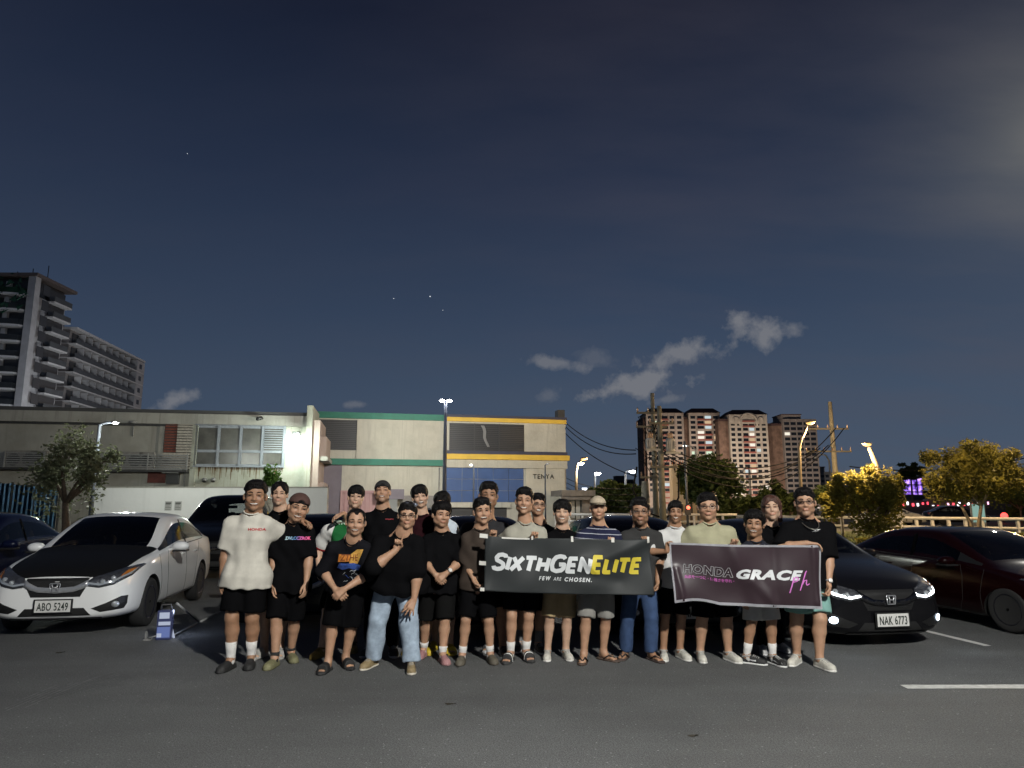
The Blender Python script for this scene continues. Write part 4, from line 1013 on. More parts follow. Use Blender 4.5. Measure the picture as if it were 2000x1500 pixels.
tag(mesh_np('grass', V, F, mat('grass_blade', (.09, .12, .025), .7, var=.4, scale=2), None, False), 'rough grass growing on the verge beyond the parked cars', 'grass', kind='stuff')
RAILM = mat('pale_rail', (.48, .475, .46), .6, var=.25, scale=4)
gr = thing('guard_rail', 'long pale two bar road barrier running behind the parked cars at the right', 'barrier', (0, 0, 0), 0)
pa, pb = at(1440, 1012, 40), at(2100, 1040, 31.5)
pa.z, pb.z = .92, .92
d = pb - pa; n = 22
tubeo('top_bar', RAILM, gr, [pa, pb], .085, 6); tubeo('lower_bar', RAILM, gr, [pa - Vector((0, 0, .42)), pb - Vector((0, 0, .42))], .07, 6)
for i in range(n + 1):
    p = pa + d * i / n; boxo('rail_post', RAILM, gr, p.x - .06, p.x + .06, p.y - .06, p.y + .06, 0.0, .84)
gr2 = thing('guard_rail', 'pale road barrier glimpsed behind the heads left of the utility poles', 'barrier', (0, 0, 0), 0)
pa, pb = at(1085, 1008, 46), at(1440, 1008, 44); pa.z = pb.z = .95
tubeo('top_bar', RAILM, gr2, [pa, pb], .085, 6); tubeo('lower_bar', RAILM, gr2, [pa - Vector((0, 0, .42)), pb - Vector((0, 0, .42))], .07, 6)
for i in range(14): p = pa + (pb - pa) * i / 13; boxo('rail_post', RAILM, gr2, p.x - .06, p.x + .06, p.y - .06, p.y + .06, 0.0, .87)
# video screen on its mast
B = lamp_base(1783, 985, 120); sc_ = thing('video_screen', 'glowing purple outdoor video screen above the dark viaduct', 'screen', B, 0)
a, b = at(1763, 933, 120), at(1803, 966, 120)
def screen_mat():
    m = mat('purple_screen', (0, 0, 0), .3); nt = m.node_tree; N, L = nt.nodes, nt.links; bs = N['Principled BSDF']
    tc = N.new('ShaderNodeTexCoord'); n_ = N.new('ShaderNodeTexNoise'); n_.inputs['Scale'].default_value = .9; n_.inputs['Detail'].default_value = 4; L.new(tc.outputs['Object'], n_.inputs['Vector'])
    cr = N.new('ShaderNodeValToRGB'); e = cr.color_ramp.elements; e[0].position = .40; e[0].color = (.012, .006, .05, 1); e[1].position = .62; e[1].color = (.75, .45, 1, 1)
    q = e.new(.50); q.color = (.22, .10, .65, 1); L.new(n_.outputs[0], cr.inputs[0]); L.new(cr.outputs[0], bs.inputs['Emission Color']); bs.inputs['Emission Strength'].default_value = 1.5
    return m
boxo('screen_case', ACF, sc_, a.x - B.x - .3, b.x - B.x + .3, 0, 1.2, b.z - .3, a.z + .3); boxo('screen_face', screen_mat(), sc_, a.x - B.x, b.x - B.x - 1.0, -.06, -.005, b.z, a.z); boxo('screen_face', screen_mat(), sc_, b.x - B.x - .75, b.x - B.x, -.06, -.005, b.z, a.z)
boxo('mast', DARKM, sc_, -.4, .4, .2, 1.0, 0, b.z - .302)
# viaduct with strings of lights, far road bustle
via = thing('viaduct', 'long dark elevated road with small lamps beyond the barrier at the right', 'bridge', (0, 130, 0), 0)
VM = mat('viaduct_concrete', (.07, .06, .065), .9, var=.2, scale=.3); a, b = at(1762, 964, 130), at(2150, 980, 130)
boxo('deck', VM, via, a.x, b.x, 0, 9, b.z + .4, a.z - .3); boxo('parapet', VM, via, a.x, b.x, -.3, 0.0, a.z - .31, a.z + .5)
for i in range(6): x = a.x + 4 + i * 7; boxo('bridge_pier', VM, via, x - .8, x + .8, 2, 6, 0, b.z + .395)
for i, px in enumerate((1793, 1829, 1839, 1848, 1870, 1893)):
    p = at(px, 960, 130); l = thing('bridge_lamp', ['first', 'second', 'third', 'fourth', 'fifth', 'last'][i] + ' tiny warm lamp from the screen end of the dark viaduct', 'lamp', (p.x, 130.5, a.z - .3), 0, 'small lamps along the viaduct'); boxo('pole', DARKM, l, -.06, .06, -.06, .06, 0, 1.2)
    bm = bmesh.new(); bmesh.ops.create_uvsphere(bm, u_segments=10, v_segments=6, radius=.30)
    for v in bm.verts: v.co.z += 1.4
    link('lamp_globe', bm, emit_mat('small_warm_lamp', (1, .85, .6), 6), l, True)
mall = thing('shop_row', 'low dark row of shops with pink and white lit fascia below the viaduct', 'shops', lamp_base(1770, 985, 105), 0)
mw = at(1880, 985, 105).x - at(1770, 985, 105).x; z1, z0 = at(1770, 981, 105).z, at(1770, 988, 105).z
boxo('shop_block', VM, mall, -4, mw + 10, .2, 8, 0, z1 + .3)
FAS = [emit_mat('fascia_white', (1, .95, 1), 3), emit_mat('fascia_red', (1, .08, .12), 2.2), emit_mat('fascia_pink', (1, .5, .7), 2)]
rr = random.Random(5)
for i in range(22):
    x = -3.5 + (mw + 8) * i / 22; boxo('lit_fascia', FAS[[0, 1, 2, 0, 1][rr.randrange(5)]], mall, x, x + rr.uniform(.15, .42), .05, .195, z0 + rr.uniform(-.1, .2), z1 - rr.uniform(-.1, .15))
boxo('signboard', mat('faded_signboard', (.30, .18, .15), .8, var=.4, scale=2), mall, mw * .40, mw * .68, .02, .19, z0 + .1, z1 + .75)
# small kiosk with pitched roof
kB = lamp_base(1857, 985, 68); ki = thing('kiosk', 'small lit guard kiosk with a pale pitched roof beyond the barrier', 'kiosk', kB, 0)
zr0, zr1 = at(1857, 1008, 68).z, at(1857, 1000, 68).z; zr0 = max(zr0, 1.0); w = .95
boxo('cabin', mat('kiosk_wall', (.45, .45, .42), .7), ki, -.75, .75, 0, 1.4, 0, zr0 - .02); bm = bmesh.new()
vs = [bm.verts.new(p) for p in ((-1.1, -.4, zr0), (1.1, -.4, zr0), (1.1, 1.8, zr0), (-1.1, 1.8, zr0), (0, -.4, zr0 + .5), (0, 1.8, zr0 + .5))]
for f in ((0, 1, 2, 3), (0, 4, 1), (2, 5, 3), (1, 4, 5, 2), (3, 5, 4, 0)): bm.faces.new([vs[q] for q in f])
link('roof', bm, mat('kiosk_roof', (.42, .40, .34), .8), ki); boxo('window', emit_mat('kiosk_window', (.85, .9, 1), 2.2), ki, -.5, .35, -.05, -.004, zr0 - .55, zr0 - .12)
# mint lit panel, blue lit sign, red and white road lamps
p = at(1911, 1000, 50); mp_ = thing('light_box_sign', 'pale mint backlit advertising panel behind the forked trunk', 'sign', (p.x, 50, 0), 0); boxo('panel', emit_mat('mint_panel', (.45, .75, .65), .5), mp_, -.42, .42, -.03, 0, .35, at(1911, 985, 50).z); boxo('frame', GREYM, mp_, -.5, .5, .003, .12, .0, at(1911, 985, 50).z + .06)
p = at(1150, 970, 95); bs_ = thing('lit_sign', 'glowing blue and white vertical sign right of the canopy', 'sign', (p.x, 95, 0), 0); zt = at(1150, 953, 95).z
boxo('mast', DARKM, bs_, -.15, .15, .05, .3, 0, zt)
rr = random.Random(14)
for i in range(9): boxo('lit_block', emit_mat('sign_blue', (.10, .18, 1), 2.0) if i % 3 else emit_mat('sign_white', (.85, .9, 1), 3.5), bs_, -.8 + (i % 2) * .55 + rr.uniform(-.1, .1), -.2 + (i % 2) * .6, -.02, .045, zt - .62 * (i + 1) + .06, zt - .62 * i)
for i, (px, py, Y, c) in enumerate(((1742, 985, 70, 1), (1960, 1010, 60, 1), (1540, 992, 90, 0), (1552, 994, 92, 0), (1745, 992, 72, 1), (1990, 995, 80, 0), (1240, 1003, 80, 0), (1180, 1006, 85, 0))):
    p = at(px, py, Y); l = thing('marker_lamp', ['small red road lamp left of the purple screen mast', 'bright red road lamp right of the mint panel', 'bright white lamp glare between the capped man and the tall man', 'smaller white lamp glare beside the tall man', 'lower small red road lamp left of the screen mast', 'small white road lamp at the right frame edge', 'small white road lamp right of the man in the beige cap', 'small white road lamp left of the man in the beige cap'][i], 'lamp', (p.x, Y, 0), 0, 'far road lamps')
    boxo('post', DARKM, l, -.04, .04, 0, .08, 0, p.z); bm = bmesh.new(); bmesh.ops.create_uvsphere(bm, u_segments=10, v_segments=6, radius=.16 if i not in (2, 1) else .28)
    for v in bm.verts: v.co += Vector((0, -.1, p.z + .1))
    link('lamp_globe', bm, emit_mat('road_lamp_red', (1, .06, .05), 4) if c else emit_mat('road_lamp_white', (.95, .97, 1), 6), l, True)
# stars: three bright points and one faint
for i, (px, py, s_) in enumerate(((769, 583, 1.0), (840, 579, 1.5), (865, 606, .8), (366, 300, .9))):
    p = at(px, py, 1500); bm = bmesh.new(); bmesh.ops.create_icosphere(bm, subdivisions=1, radius=.95 * s_); o = link('star', bm, emit_mat('star_glow', (.9, .95, 1), 1.0)); o.location = p
    tag(o, ['small star left of the brightest star', 'brightest star above the shops', 'faintest of the three close stars', 'lone faint star high on the left'][i], 'star', 'stars')

# unseen lamps added to light the towers, behind the warehouse and at their feet
street_lamp('street lamp on the road behind the cream warehouse, below the tower', (-72, 112, 0), [(0, 0, 0), (0, 0, 13), (-.8, .5, 13.4)], .15, GALV, [((-.9, .6, 13.2), .3, GLOW_W, 6500, WHITE_C, None)])
street_lamp('street lamp on the road behind the cream warehouse, below the long block', (-66, 140, 0), [(0, 0, 0), (0, 0, 13), (-.8, .5, 13.4)], .15, GALV, [((-.9, .6, 13.2), .3, GLOW_W, 6500, WHITE_C, None)])
for i, (x, y) in enumerate(((82, 345), (112, 345), (142, 342))):
    street_lamp('sodium street lamp at the foot of the far towers, ' + ['left', 'middle', 'right'][i], (x, y, 0), [(0, 0, 0), (0, 0, 8.5), (-.8, 0, 8.8)], .15, GALV, [((-.9, 0, 8.6), .3, GLOW_O, 74000, (1, .82, .66), None)])  # not in view; added to brighten the far tower fronts

B = lamp_base(2150, 985, 30); street_lamp('curved cream street lamp with orange light just outside the right edge', B, [(0, 0, 0), (0, 0, 5.2), (-.1, 0, 6.2), (-.7, 0, 7.0)], .14, CREAMP, [((-.8, -.08, 7.05), .15, GLOW_O, 3400, SODIUM, (-.7, -.5, -.3))])  # assumed lamp beyond the frame, added to light the yellow tree
# ---------------------------------------------------------------- an assumed, added car park lamp behind the photographer that lights the group
B = Vector((3.7, -2.0, 0)); zt = 6.5
street_lamp('tall grey car park lamp standing behind the photographer', B, [(0, 0, 0), (0, 0, zt), (-.2, .1, zt + .15), (-.6, .4, zt + .2)], .11, GALV, [((-.7, .5, zt + .12), .16, GLOW_W, 0, WHITE_C, None)])
KEY = plight('assumed_car_park_light', B + Vector((-.7, .5, zt - .12)), 6300, (1.0, .985, .93), .10, 165, (-.25, 1, -.68))
# ================================================================ cars
PAINT_W = mat('white_car_paint', (.70, .71, .705), .28, coat=.7); PAINT_K = mat('black_car_paint', (.005, .005, .006), .16, coat=.0, spec=.28); PAINT_B = mat('dark_blue_car_paint', (.003, .005, .020), .18, coat=.1, spec=.4)
PAINT_R = mat('dark_red_car_paint', (.006, .0008, .001), .18, coat=.1, spec=.25); PAINT_G = mat('dark_grey_car_paint', (.008, .008, .009), .18, coat=.0, spec=.28); CARBON = mat('matt_black_hood', (.006, .006, .006), .5, spec=.25)
TYRE = mat('tyre_rubber', (.012, .012, .012), .85, bump=.2, bscale=80); RIM_K = mat('dark_rim', (.02, .02, .028), .3, .7); RIM_B = mat('blue_black_rim', (.02, .022, .09), .25, .8); CHROME = mat('chrome', (.60, .61, .63), .28, .75); CHROME_D = mat('dark_chrome', (.12, .12, .13), .2, 1.0)
TRIMK = mat('black_trim', (.008, .008, .008), .45); GRILLE = mat('grille_mesh', (.006, .006, .006), .6); HOUSE = mat('lamp_housing', (.22, .23, .25), .18, .85, var=.7, scale=28, bump=.6, bscale=34); AMBER = mat('amber_reflector', (.45, .15, .02), .2, .3)
LENSC = mat('clear_lens', (.55, .58, .6), .08, .6); CGLASS = glass_mat('car_glass', (.60, .63, .63)); TGLASS = glass_mat('tinted_car_glass', (.10, .11, .12)); SEAT = mat('seat_fabric', (.045, .045, .046), .85); SEATG = mat('seat_grey', (.06, .06, .06), .8)
PLATE = mat('plate_white', (.55, .55, .53), .5, var=.1, scale=20); PLATE_T = mat('plate_ink', (.012, .02, .015), .6)
DRL = emit_mat('daytime_light', (.90, .97, 1), 7); FOGL = emit_mat('fog_light', (.72, .86, 1), 14); SEAM = mat('panel_gap', (.004, .004, .004), .8)

def hoodring(ys, zs, zc):
    fr = (.965, .90, .82, .68, .38, 0.0)
    return [(ys * f, zs + (zc - zs) * (1 - f ** 2.2)) for f in fr]
def stations(suv=False):
    S = []
    def st(x, zb, yb, ym, zm, ys, zs, top):
        S.append((x, [(0, zb), (yb, zb), (ym * .985, zb + .13), (ym, zm), (ys, zs)] + top))
    st(2.20, .27, .34, .46, .46, .44, .60, hoodring(.43, .62, .665))
    st(2.15, .22, .58, .67, .48, .63, .655, hoodring(.61, .67, .715))
    st(2.00, .19, .70, .785, .50, .735, .735, hoodring(.715, .75, .80))
    st(1.70, .18, .76, .835, .54, .79, .82, hoodring(.77, .835, .885))
    st(1.36, .18, .77, .845, .58, .805, .88, hoodring(.785, .895, .95))
    st(1.00, .18, .77, .845, .60, .81, .925, [(.785, .94), (.765, .952), (.735, .965), (.675, .98), (.36, 1.0), (0, 1.005)])
    st(.60, .18, .77, .845, .60, .81, .945, [(.79, .96), (.715, 1.13), (.69, 1.165), (.615, 1.205), (.33, 1.24), (0, 1.245)])
    st(.16, .18, .77, .845, .60, .81, .965, [(.79, .98), (.655, 1.32), (.615, 1.37), (.535, 1.405), (.3, 1.43), (0, 1.435)])
    st(-.12, .18, .77, .845, .60, .81, .975, [(.79, .99), (.645, 1.355), (.60, 1.41), (.51, 1.44), (.3, 1.463), (0, 1.468)])
    st(-.68, .18, .77, .845, .60, .81, .99, [(.79, 1.003), (.64, 1.345), (.595, 1.405), (.51, 1.433), (.3, 1.455), (0, 1.46)])
    st(-1.08, .18, .77, .845, .62, .81, 1.0, [(.785, 1.015), (.655, 1.26), (.60, 1.335), (.525, 1.37), (.3, 1.395), (0, 1.40)])
    st(-1.45, .18, .77, .84, .64, .80, 1.01, [(.775, 1.025), (.70, 1.11), (.645, 1.18), (.565, 1.215), (.32, 1.24), (0, 1.245)])
    st(-1.76, .20, .76, .83, .66, .785, 1.01, [(.755, 1.025), (.72, 1.035), (.68, 1.05), (.61, 1.062), (.34, 1.08), (0, 1.085)])
    st(-2.06, .24, .72, .79, .68, .745, .985, hoodring(.72, 1.0, 1.06))
    st(-2.17, .30, .62, .71, .68, .68, .945, hoodring(.655, .965, 1.02))
    st(-2.215, .36, .50, .58, .68, .56, .88, hoodring(.54, .90, .945))
    if suv:
        T = []
        for k, (x, r) in enumerate(S):
            z = lambda v: v * 1.17 if v < .95 else .95 * 1.17 + (v - .95) * 1.36
            r2 = [(y * 1.09, z(v)) for y, v in r]
            if k in (10, 11, 12):
                x = {10: -1.45, 11: -1.86, 12: -2.05}[k]
                src = [(y * 1.09, z(v)) for y, v in S[9][1]]; f = {10: 0.08, 11: .32, 12: .98}[k]
                r2 = [(a[0] * (1 - f) + b[0] * f, a[1] * (1 - f) + b[1] * f) for a, b in zip(src, r2)]
            T.append((x, r2))
        S = T
    return S
def make_shell(suv=False):
    S = stations(suv); bm = bmesh.new(); rings = []
    for x, r in S:
        row = [bm.verts.new((x, y, z)) for y, z in r]
        mir = [row[0]] + [bm.verts.new((x, -y, z)) for y, z in r[1:10]] + [row[10]]
        rings.append((row, mir))
    def midx(i, j):
        if i in (5, 6) and j in (8, 9): return 2
        if 6 <= i <= 10 and j == 5: return 3
        if i in (10, 11) and j in (8, 9): return 4
        if 1 <= i <= 4 and j >= 6: return 1
        if i == 5 and j == 5: return 6
        return 0
    for i in range(len(S) - 1):
        for j in range(10):
            for s_ in (0, 1):
                a, b = rings[i][s_], rings[i + 1][s_]; q = [a[j], a[j + 1], b[j + 1], b[j]]
                f = bm.faces.new(q if s_ == 0 else q[::-1]); f.material_index = midx(i, j) + (4 if (midx(i, j) == 3 and s_ == 1) else 0) + (2 if (midx(i, j) == 6 and s_ == 1) else 0)
    for k, rev in ((0, False), (-1, True)):
        row, mir = rings[k]
        for j in range(10):
            a, b, c, d = row[j], row[j + 1], mir[j + 1], mir[j]
            vs = []
            for v in (a, b, c, d):
                if v not in vs: vs.append(v)
            f = bm.faces.new(vs if rev else vs[::-1])
    bmesh.ops.recalc_face_normals(bm, faces=bm.faces)
    me = bpy.data.meshes.new('shell'); bm.to_mesh(me); bm.free()
    for n in range(9): me.materials.append(mat('shell_slot_%d' % n, (.5, .5, .5)))
    o = bpy.data.objects.new('shell', me); COL.objects.link(o)
    ss = o.modifiers.new('s', 'SUBSURF'); ss.levels = 3; ss.render_levels = 3
    cm = bmesh.new(); ax = (1.36, -1.24)
    for x in ax:
        for s_ in (-1, 1):
            bmesh.ops.create_cone(cm, cap_ends=True, segments=40, radius1=.352 * (1.12 if suv else 1), radius2=.352 * (1.12 if suv else 1), depth=.5, matrix=Matrix.Translation((x, s_ * .84, .315 * (1.12 if suv else 1))) @ Matrix.Rotation(R(90), 4, 'X'))
    cme = bpy.data.meshes.new('cut'); cm.to_mesh(cme); cm.free()
    for n in range(9): cme.materials.append(me.materials[n])
    for p in cme.polygons: p.material_index = 5
    co = bpy.data.objects.new('cut', cme); COL.objects.link(co)
    bo = o.modifiers.new('b', 'BOOLEAN'); bo.operation = 'DIFFERENCE'; bo.object = co; bo.solver = 'EXACT'
    bpy.context.view_layer.update(); dg = bpy.context.evaluated_depsgraph_get()
    out = bpy.data.meshes.new_from_object(o.evaluated_get(dg))
    bpy.data.objects.remove(o); bpy.data.objects.remove(co)
    return out
def split_shell(me):
    parts = {}
    for idx, nm in enumerate(('body', 'hood', 'windshield', 'side_window', 'rear_window', 'wheel_arch', 'mirror_sail', 'side_window', 'mirror_sail')):
        bm = bmesh.new(); bm.from_mesh(me)
        bmesh.ops.delete(bm, geom=[f for f in bm.faces if f.material_index != idx], context='FACES')
        if not bm.faces: bm.free(); continue
        for f in bm.faces: f.material_index = 0; f.smooth = True
        m = bpy.data.meshes.new(nm); bm.to_mesh(m); bm.free(); parts[(nm, idx)] = m
    return parts
def conform(tree, poly, mode, off, depth=.02, sub=.05, flip=1):
    """a panel cut to an outline (front: (y, z), side: (x, z)) laid on the car body, with a rim"""
    bm = bmesh.new()
    vs = [bm.verts.new((p[0], p[1], 0)) for p in poly]; bm.faces.new(vs)
    bmesh.ops.triangulate(bm, faces=bm.faces[:])
    for _ in range(4):
        es = [e for e in bm.edges if e.calc_length() > sub]
        if not es: break
        bmesh.ops.subdivide_edges(bm, edges=es, cuts=1); bmesh.ops.triangulate(bm, faces=bm.faces[:])
    last = None
    for v in bm.verts:
        u, w = v.co.x, v.co.y
        if mode == 'front': o, d = Vector((4, u, w)), Vector((-1, 0, 0))
        elif mode == 'rear': o, d = Vector((-4, u, w)), Vector((1, 0, 0))
        else: o, d = Vector((u, 3 * flip, w)), Vector((0, -flip, 0))
        h = tree.ray_cast(o, d)
        if h[0] is None:
            q = tree.find_nearest(last if last is not None else Vector((2.1, u, w))); h = q
        n = h[1]; 
        if n.dot(d) > 0: n = -n
        last = h[0]; v.co = h[0] + n * off * .6 - d * off * .4
    be = [e for e in bm.edges if e.is_boundary]
    r = bmesh.ops.extrude_edge_only(bm, edges=be)
    dv = Vector((-1, 0, 0)) if mode == 'front' else (Vector((1, 0, 0)) if mode == 'rear' else Vector((0, -flip, 0)))
    for g in r['geom']:
        if isinstance(g, bmesh.types.BMVert): g.co += dv * depth
    bmesh.ops.recalc_face_normals(bm, faces=bm.faces)
    return bm
def to_me(bm, name, m=None, smooth=False):
    me = bpy.data.meshes.new(name); bm.to_mesh(me); bm.free()
    if m: me.materials.append(m)
    if smooth: me.polygons.foreach_set('use_smooth', [True] * len(me.polygons))
    return me
def seam(tree, pts, flip, w=.006):
    out = []
    for i in range(len(pts) - 1):
        a, b = Vector(pts[i]), Vector(pts[i + 1]); n = max(int((b - a).length / .04), 1)
        for k in range(n + (1 if i == len(pts) - 2 else 0)): out.append(a.lerp(b, k / n))
    P = []
    for p in out:
        h = tree.ray_cast(Vector((p[0], 3 * flip, p[1])), Vector((0, -flip, 0)))
        if h[0] is not None: P.append(h[0] + Vector((0, flip * .0005, 0)))
    bm = bmesh.new()
    if len(P) > 1: tube(bm, P, w / 2, 5)
    return bm
def wheel_meshes():
    bm = bmesh.new(); prof = [(.20, -.085), (.255, -.098), (.290, -.092), (.306, -.07), (.310, 0), (.306, .07), (.290, .092), (.255, .098), (.20, .085)]
    lathe(bm, prof, 40); ty = to_me(bm, 'wheel', TYRE, True)
    bm = bmesh.new(); lathe(bm, [(.0, .02), (.20, .03), (.212, .086), (.205, .09), (.196, .086), (.188, .04)], 36)
    for k in range(10):
        a = 2 * math.pi * k / 10; M = Matrix.Rotation(a, 4, 'Z'); box(bm, .03, .195, -.016, .016, .045, .075, M)
    bmesh.ops.recalc_face_normals(bm, faces=bm.faces); rim = to_me(bm, 'rim', RIM_K)
    bm = bmesh.new(); lathe(bm, [(.0, .05), (.032, .05), (.032, .08), (.02, .086), (.0, .087)], 16); hub = to_me(bm, 'hub_cap', CHROME_D, True)
    bm = bmesh.new(); lathe(bm, [(.0, .0), (.13, .0), (.13, .02), (.0, .02)], 28); disc = to_me(bm, 'brake_disc', mat('brake_disc', (.2, .2, .2), .35, .9))
    return ty, rim, hub, disc
def emblem_mesh():
    bm = bmesh.new(); r = .0055
    ring = [(-.058, .046), (.058, .046), (.047, -.046), (-.047, -.046)]
    pts = []
    for i in range(4):
        a, b, c = Vector(ring[i - 1]), Vector(ring[i]), Vector(ring[(i + 1) % 4])
        for t in (.18, .09, 0): pts.append((b + (a - b) * t) if t else b + ((a - b) * .03 + (c - b) * .03))
        for t in (.09, .18): pts.append(b + (c - b) * t)
    tube(bm, [(0, p.x, p.y) for p in pts + pts[:1]], r, 6)
    for s_ in (-1, 1): tube(bm, [(.004, s_ * .034, .036), (.006, s_ * .022, .005), (.004, s_ * .028, -.036)], [.010, .007, .010], 6)
    tube(bm, [(.006, -.024, .001), (.006, .024, .001)], .0075, 6)
    return to_me(bm, 'emblem', CHROME, True)
WHEEL = wheel_meshes(); EMBLEM = emblem_mesh()
KITS = {}
def kit(suv):
    if suv in KITS: return KITS[suv]
    me = make_shell(suv); tree = BVHTree.FromPolygons([v.co.copy() for v in me.vertices], [tuple(p.vertices) for p in me.polygons])
    k = {'parts': split_shell(me), 'tree': tree, 'x': {}}
    zz = 1.17 if suv else 1.0; yy = 1.09 if suv else 1.0
    hl = [(.335, .605), (.47, .585), (.62, .615), (.745, .700), (.79, .81), (.775, .825), (.66, .795), (.52, .745), (.38, .700), (.345, .665)]
    def sy(poly, s_): q = [(p[0] * s_ * yy, p[1] * zz) for p in poly]; return q if s_ > 0 else q[::-1]
    X = k['x']
    X['headlight'] = [to_me(conform(tree, sy(hl, s_), 'front', .008), 'headlight', HOUSE, True) for s_ in (1, -1)]
    drl = [(.345, .632), (.47, .610), (.615, .645), (.735, .722), (.765, .79), (.750, .775), (.715, .730), (.61, .668), (.47, .633), (.355, .650)]
    X['light_strip'] = [to_me(conform(tree, sy(drl, s_), 'front', .016, .01, .016), 'light_strip', LENSC) for s_ in (1, -1)]
    X['turn_lamp'] = [to_me(conform(tree, sy([(.66, .700), (.735, .745), (.765, .79), (.70, .765)], s_), 'front', .017, .01), 'turn_lamp', AMBER) for s_ in (1, -1)]
    X['projector'] = []
    for s_ in (1, -1):
        for (py_, pz_) in ((.50, .655), (.60, .690)):
            h = tree.ray_cast(Vector((4, py_ * s_ * yy, pz_ * zz)), Vector((-1, 0, 0)))[0]
            bm = bmesh.new(); bmesh.ops.create_uvsphere(bm, u_segments=14, v_segments=8, radius=.030, matrix=Matrix.Translation(h + Vector((.004, 0, 0)))); X['projector'].append((s_, to_me(bm, 'projector', LENSC, True)))
    gr = [(-.33, .600), (-.27, .485), (.27, .485), (.33, .600), (.345, .700), (-.345, .700)]
    X['grille'] = to_me(conform(tree, [(p[0] * yy, p[1] * zz) for p in gr], 'front', .004), 'grille', GRILLE)
    bar = [(-.345, .675), (-.30, .650), (-.20, .605), (0, .590), (.20, .605), (.30, .650), (.345, .675), (.345, .610), (.29, .575), (.20, .545), (0, .530), (-.20, .545), (-.29, .575), (-.345, .610)]
    X['grille_bar'] = to_me(conform(tree, [(p[0] * yy, p[1] * zz) for p in bar[::-1]], 'front', .022, .03, .04), 'grille_bar', CHROME, True)
    X['slats'] = []
    for q in range(4): X['slats'].append(to_me(conform(tree, [(-.27, (.498 + .018 * q) * zz), (.27, (.498 + .018 * q) * zz), (.27, (.504 + .018 * q) * zz), (-.27, (.504 + .018 * q) * zz)], 'front', .009, .008, .09), 'grille_slat', TRIMK))
    X['lower_intake'] = to_me(conform(tree, [(p[0], p[1] * zz) for p in [(-.40, .265), (.40, .265), (.32, .355), (-.32, .355)]], 'front', .004), 'lower_intake', GRILLE)
    fp = [(.40, .345), (.50, .300), (.72, .325), (.745, .38), (.75, .475), (.70, .475), (.56, .405)]
    X['fog_pod'] = [to_me(conform(tree, sy(fp, s_), 'front', .005), 'fog_pod', TRIMK) for s_ in (1, -1)]
    X['fog'] = []
    for s_ in (1, -1):
        c = [(.650 + .036 * math.cos(a), .385 + .036 * math.sin(a)) for a in [2 * math.pi * q / 14 for q in range(14)]]; X['fog'].append(to_me(conform(tree, sy(c, s_), 'front', .014, .01), 'fog_lamp', LENSC, True))
    X['lip'] = to_me(conform(tree, [(-.50, .225 * zz), (.50, .225 * zz), (.50, .245 * zz), (-.50, .245 * zz)], 'front', .012), 'lower_lip', TRIMK)
    X['tail'] = [to_me(conform(tree, sy([(.42, .84), (.68, .80), (.72, .95), (.45, .95)], -s_), 'rear', .008), 'tail_lamp', mat('tail_lens', (.12, .008, .008), .15)) for s_ in (1, -1)]
    X['seams'] = []
    for fl in (1, -1):
        bm = bmesh.new(); bm.free()
        for pts in ([(.66, .93), (.70, .75), (.68, .45), (.60, .27)], [(-.24, .96), (-.25, .6), (-.24, .27)], [(-1.02, .98), (-.92, .78), (-.80, .55), (-.78, .27)], [(.60, .27), (-.78, .27)], [(1.05, .90), (.98, .55), (.985, .30)]):
            X['seams'].append(to_me(seam(tree, [(a, b * zz) for a, b in pts], fl), 'door_gap', SEAM))
        for x0 in (-.02, -.70):
            bm = bmesh.new(); h = [tree.ray_cast(Vector((x0 - .17 + .05 * q, 3 * fl, .845 * zz)), Vector((0, -fl, 0)))[0] for q in range(5)]
            tube(bm, [p + Vector((0, fl * (.012 if 0 < i < 4 else .0), 0)) for i, p in enumerate(h)], .013, 6); X.setdefault('handles', []).append(to_me(bm, 'door_handle', None, True))
        bm = seam(tree, [(.55, .955 * zz), (-.1, .985 * zz), (-.7, 1.0 * zz), (-1.3, 1.02 * zz)], fl, .014); X.setdefault('belt', []).append(to_me(bm, 'window_trim', TRIMK, True))
        bp = []
        for (z) in [q / 8 for q in range(9)]:
            h = tree.ray_cast(Vector((-.26 - .04 * z, 3 * fl, (1.0 + .345 * z) * zz if not suv else .95 * 1.17 + (.05 + .345 * z) * 1.36)), Vector((0, -fl, 0)))[0]
            if h is not None: bp.append(h + Vector((0, fl * .003, 0)))
        bm = bmesh.new(); w = .035; L_ = [(bm.verts.new(p + Vector((w, 0, 0))), bm.verts.new(p - Vector((w, 0, 0)))) for p in bp]
        for q in range(len(L_) - 1): bm.faces.new((L_[q][0], L_[q][1], L_[q + 1][1], L_[q + 1][0]))
        bmesh.ops.solidify(bm, geom=bm.faces[:], thickness=.004); X.setdefault('bpillar', []).append(to_me(bm, 'door_pillar', TRIMK))
        # mirror
        mz = .985 if not suv else 1.22
        Sd = Solid((.30, .55, .8), (.95, 1.2, 1.5), .014)
        Sd.ell((.60, .95 * yy, mz), (.075, .115, .068), None, .0); Sd.ell((.56, .97 * yy, mz - .012), (.07, .09, .058), None, .03); Sd.cone((.60, .80 * yy, mz - .05), (.61, .88 * yy, mz - .035), .022, .022, .02)
        Vm, Fm = Sd.mesh(); Vm[:, 1] *= fl
        o = mesh_np('side_mirror', Vm, Fm if fl > 0 else Fm[:, ::-1]); me_ = o.data; bpy.data.objects.remove(o); X.setdefault('mirror', []).append(me_)
        bm = bmesh.new(); box(bm, .50, .70, min(.86 * fl, 1.05 * fl) * yy, max(.86 * fl, 1.05 * fl) * yy, mz - .075, mz - .048, bevel=.01); X.setdefault('mirror_base', []).append(to_me(bm, 'mirror_base', TRIMK))
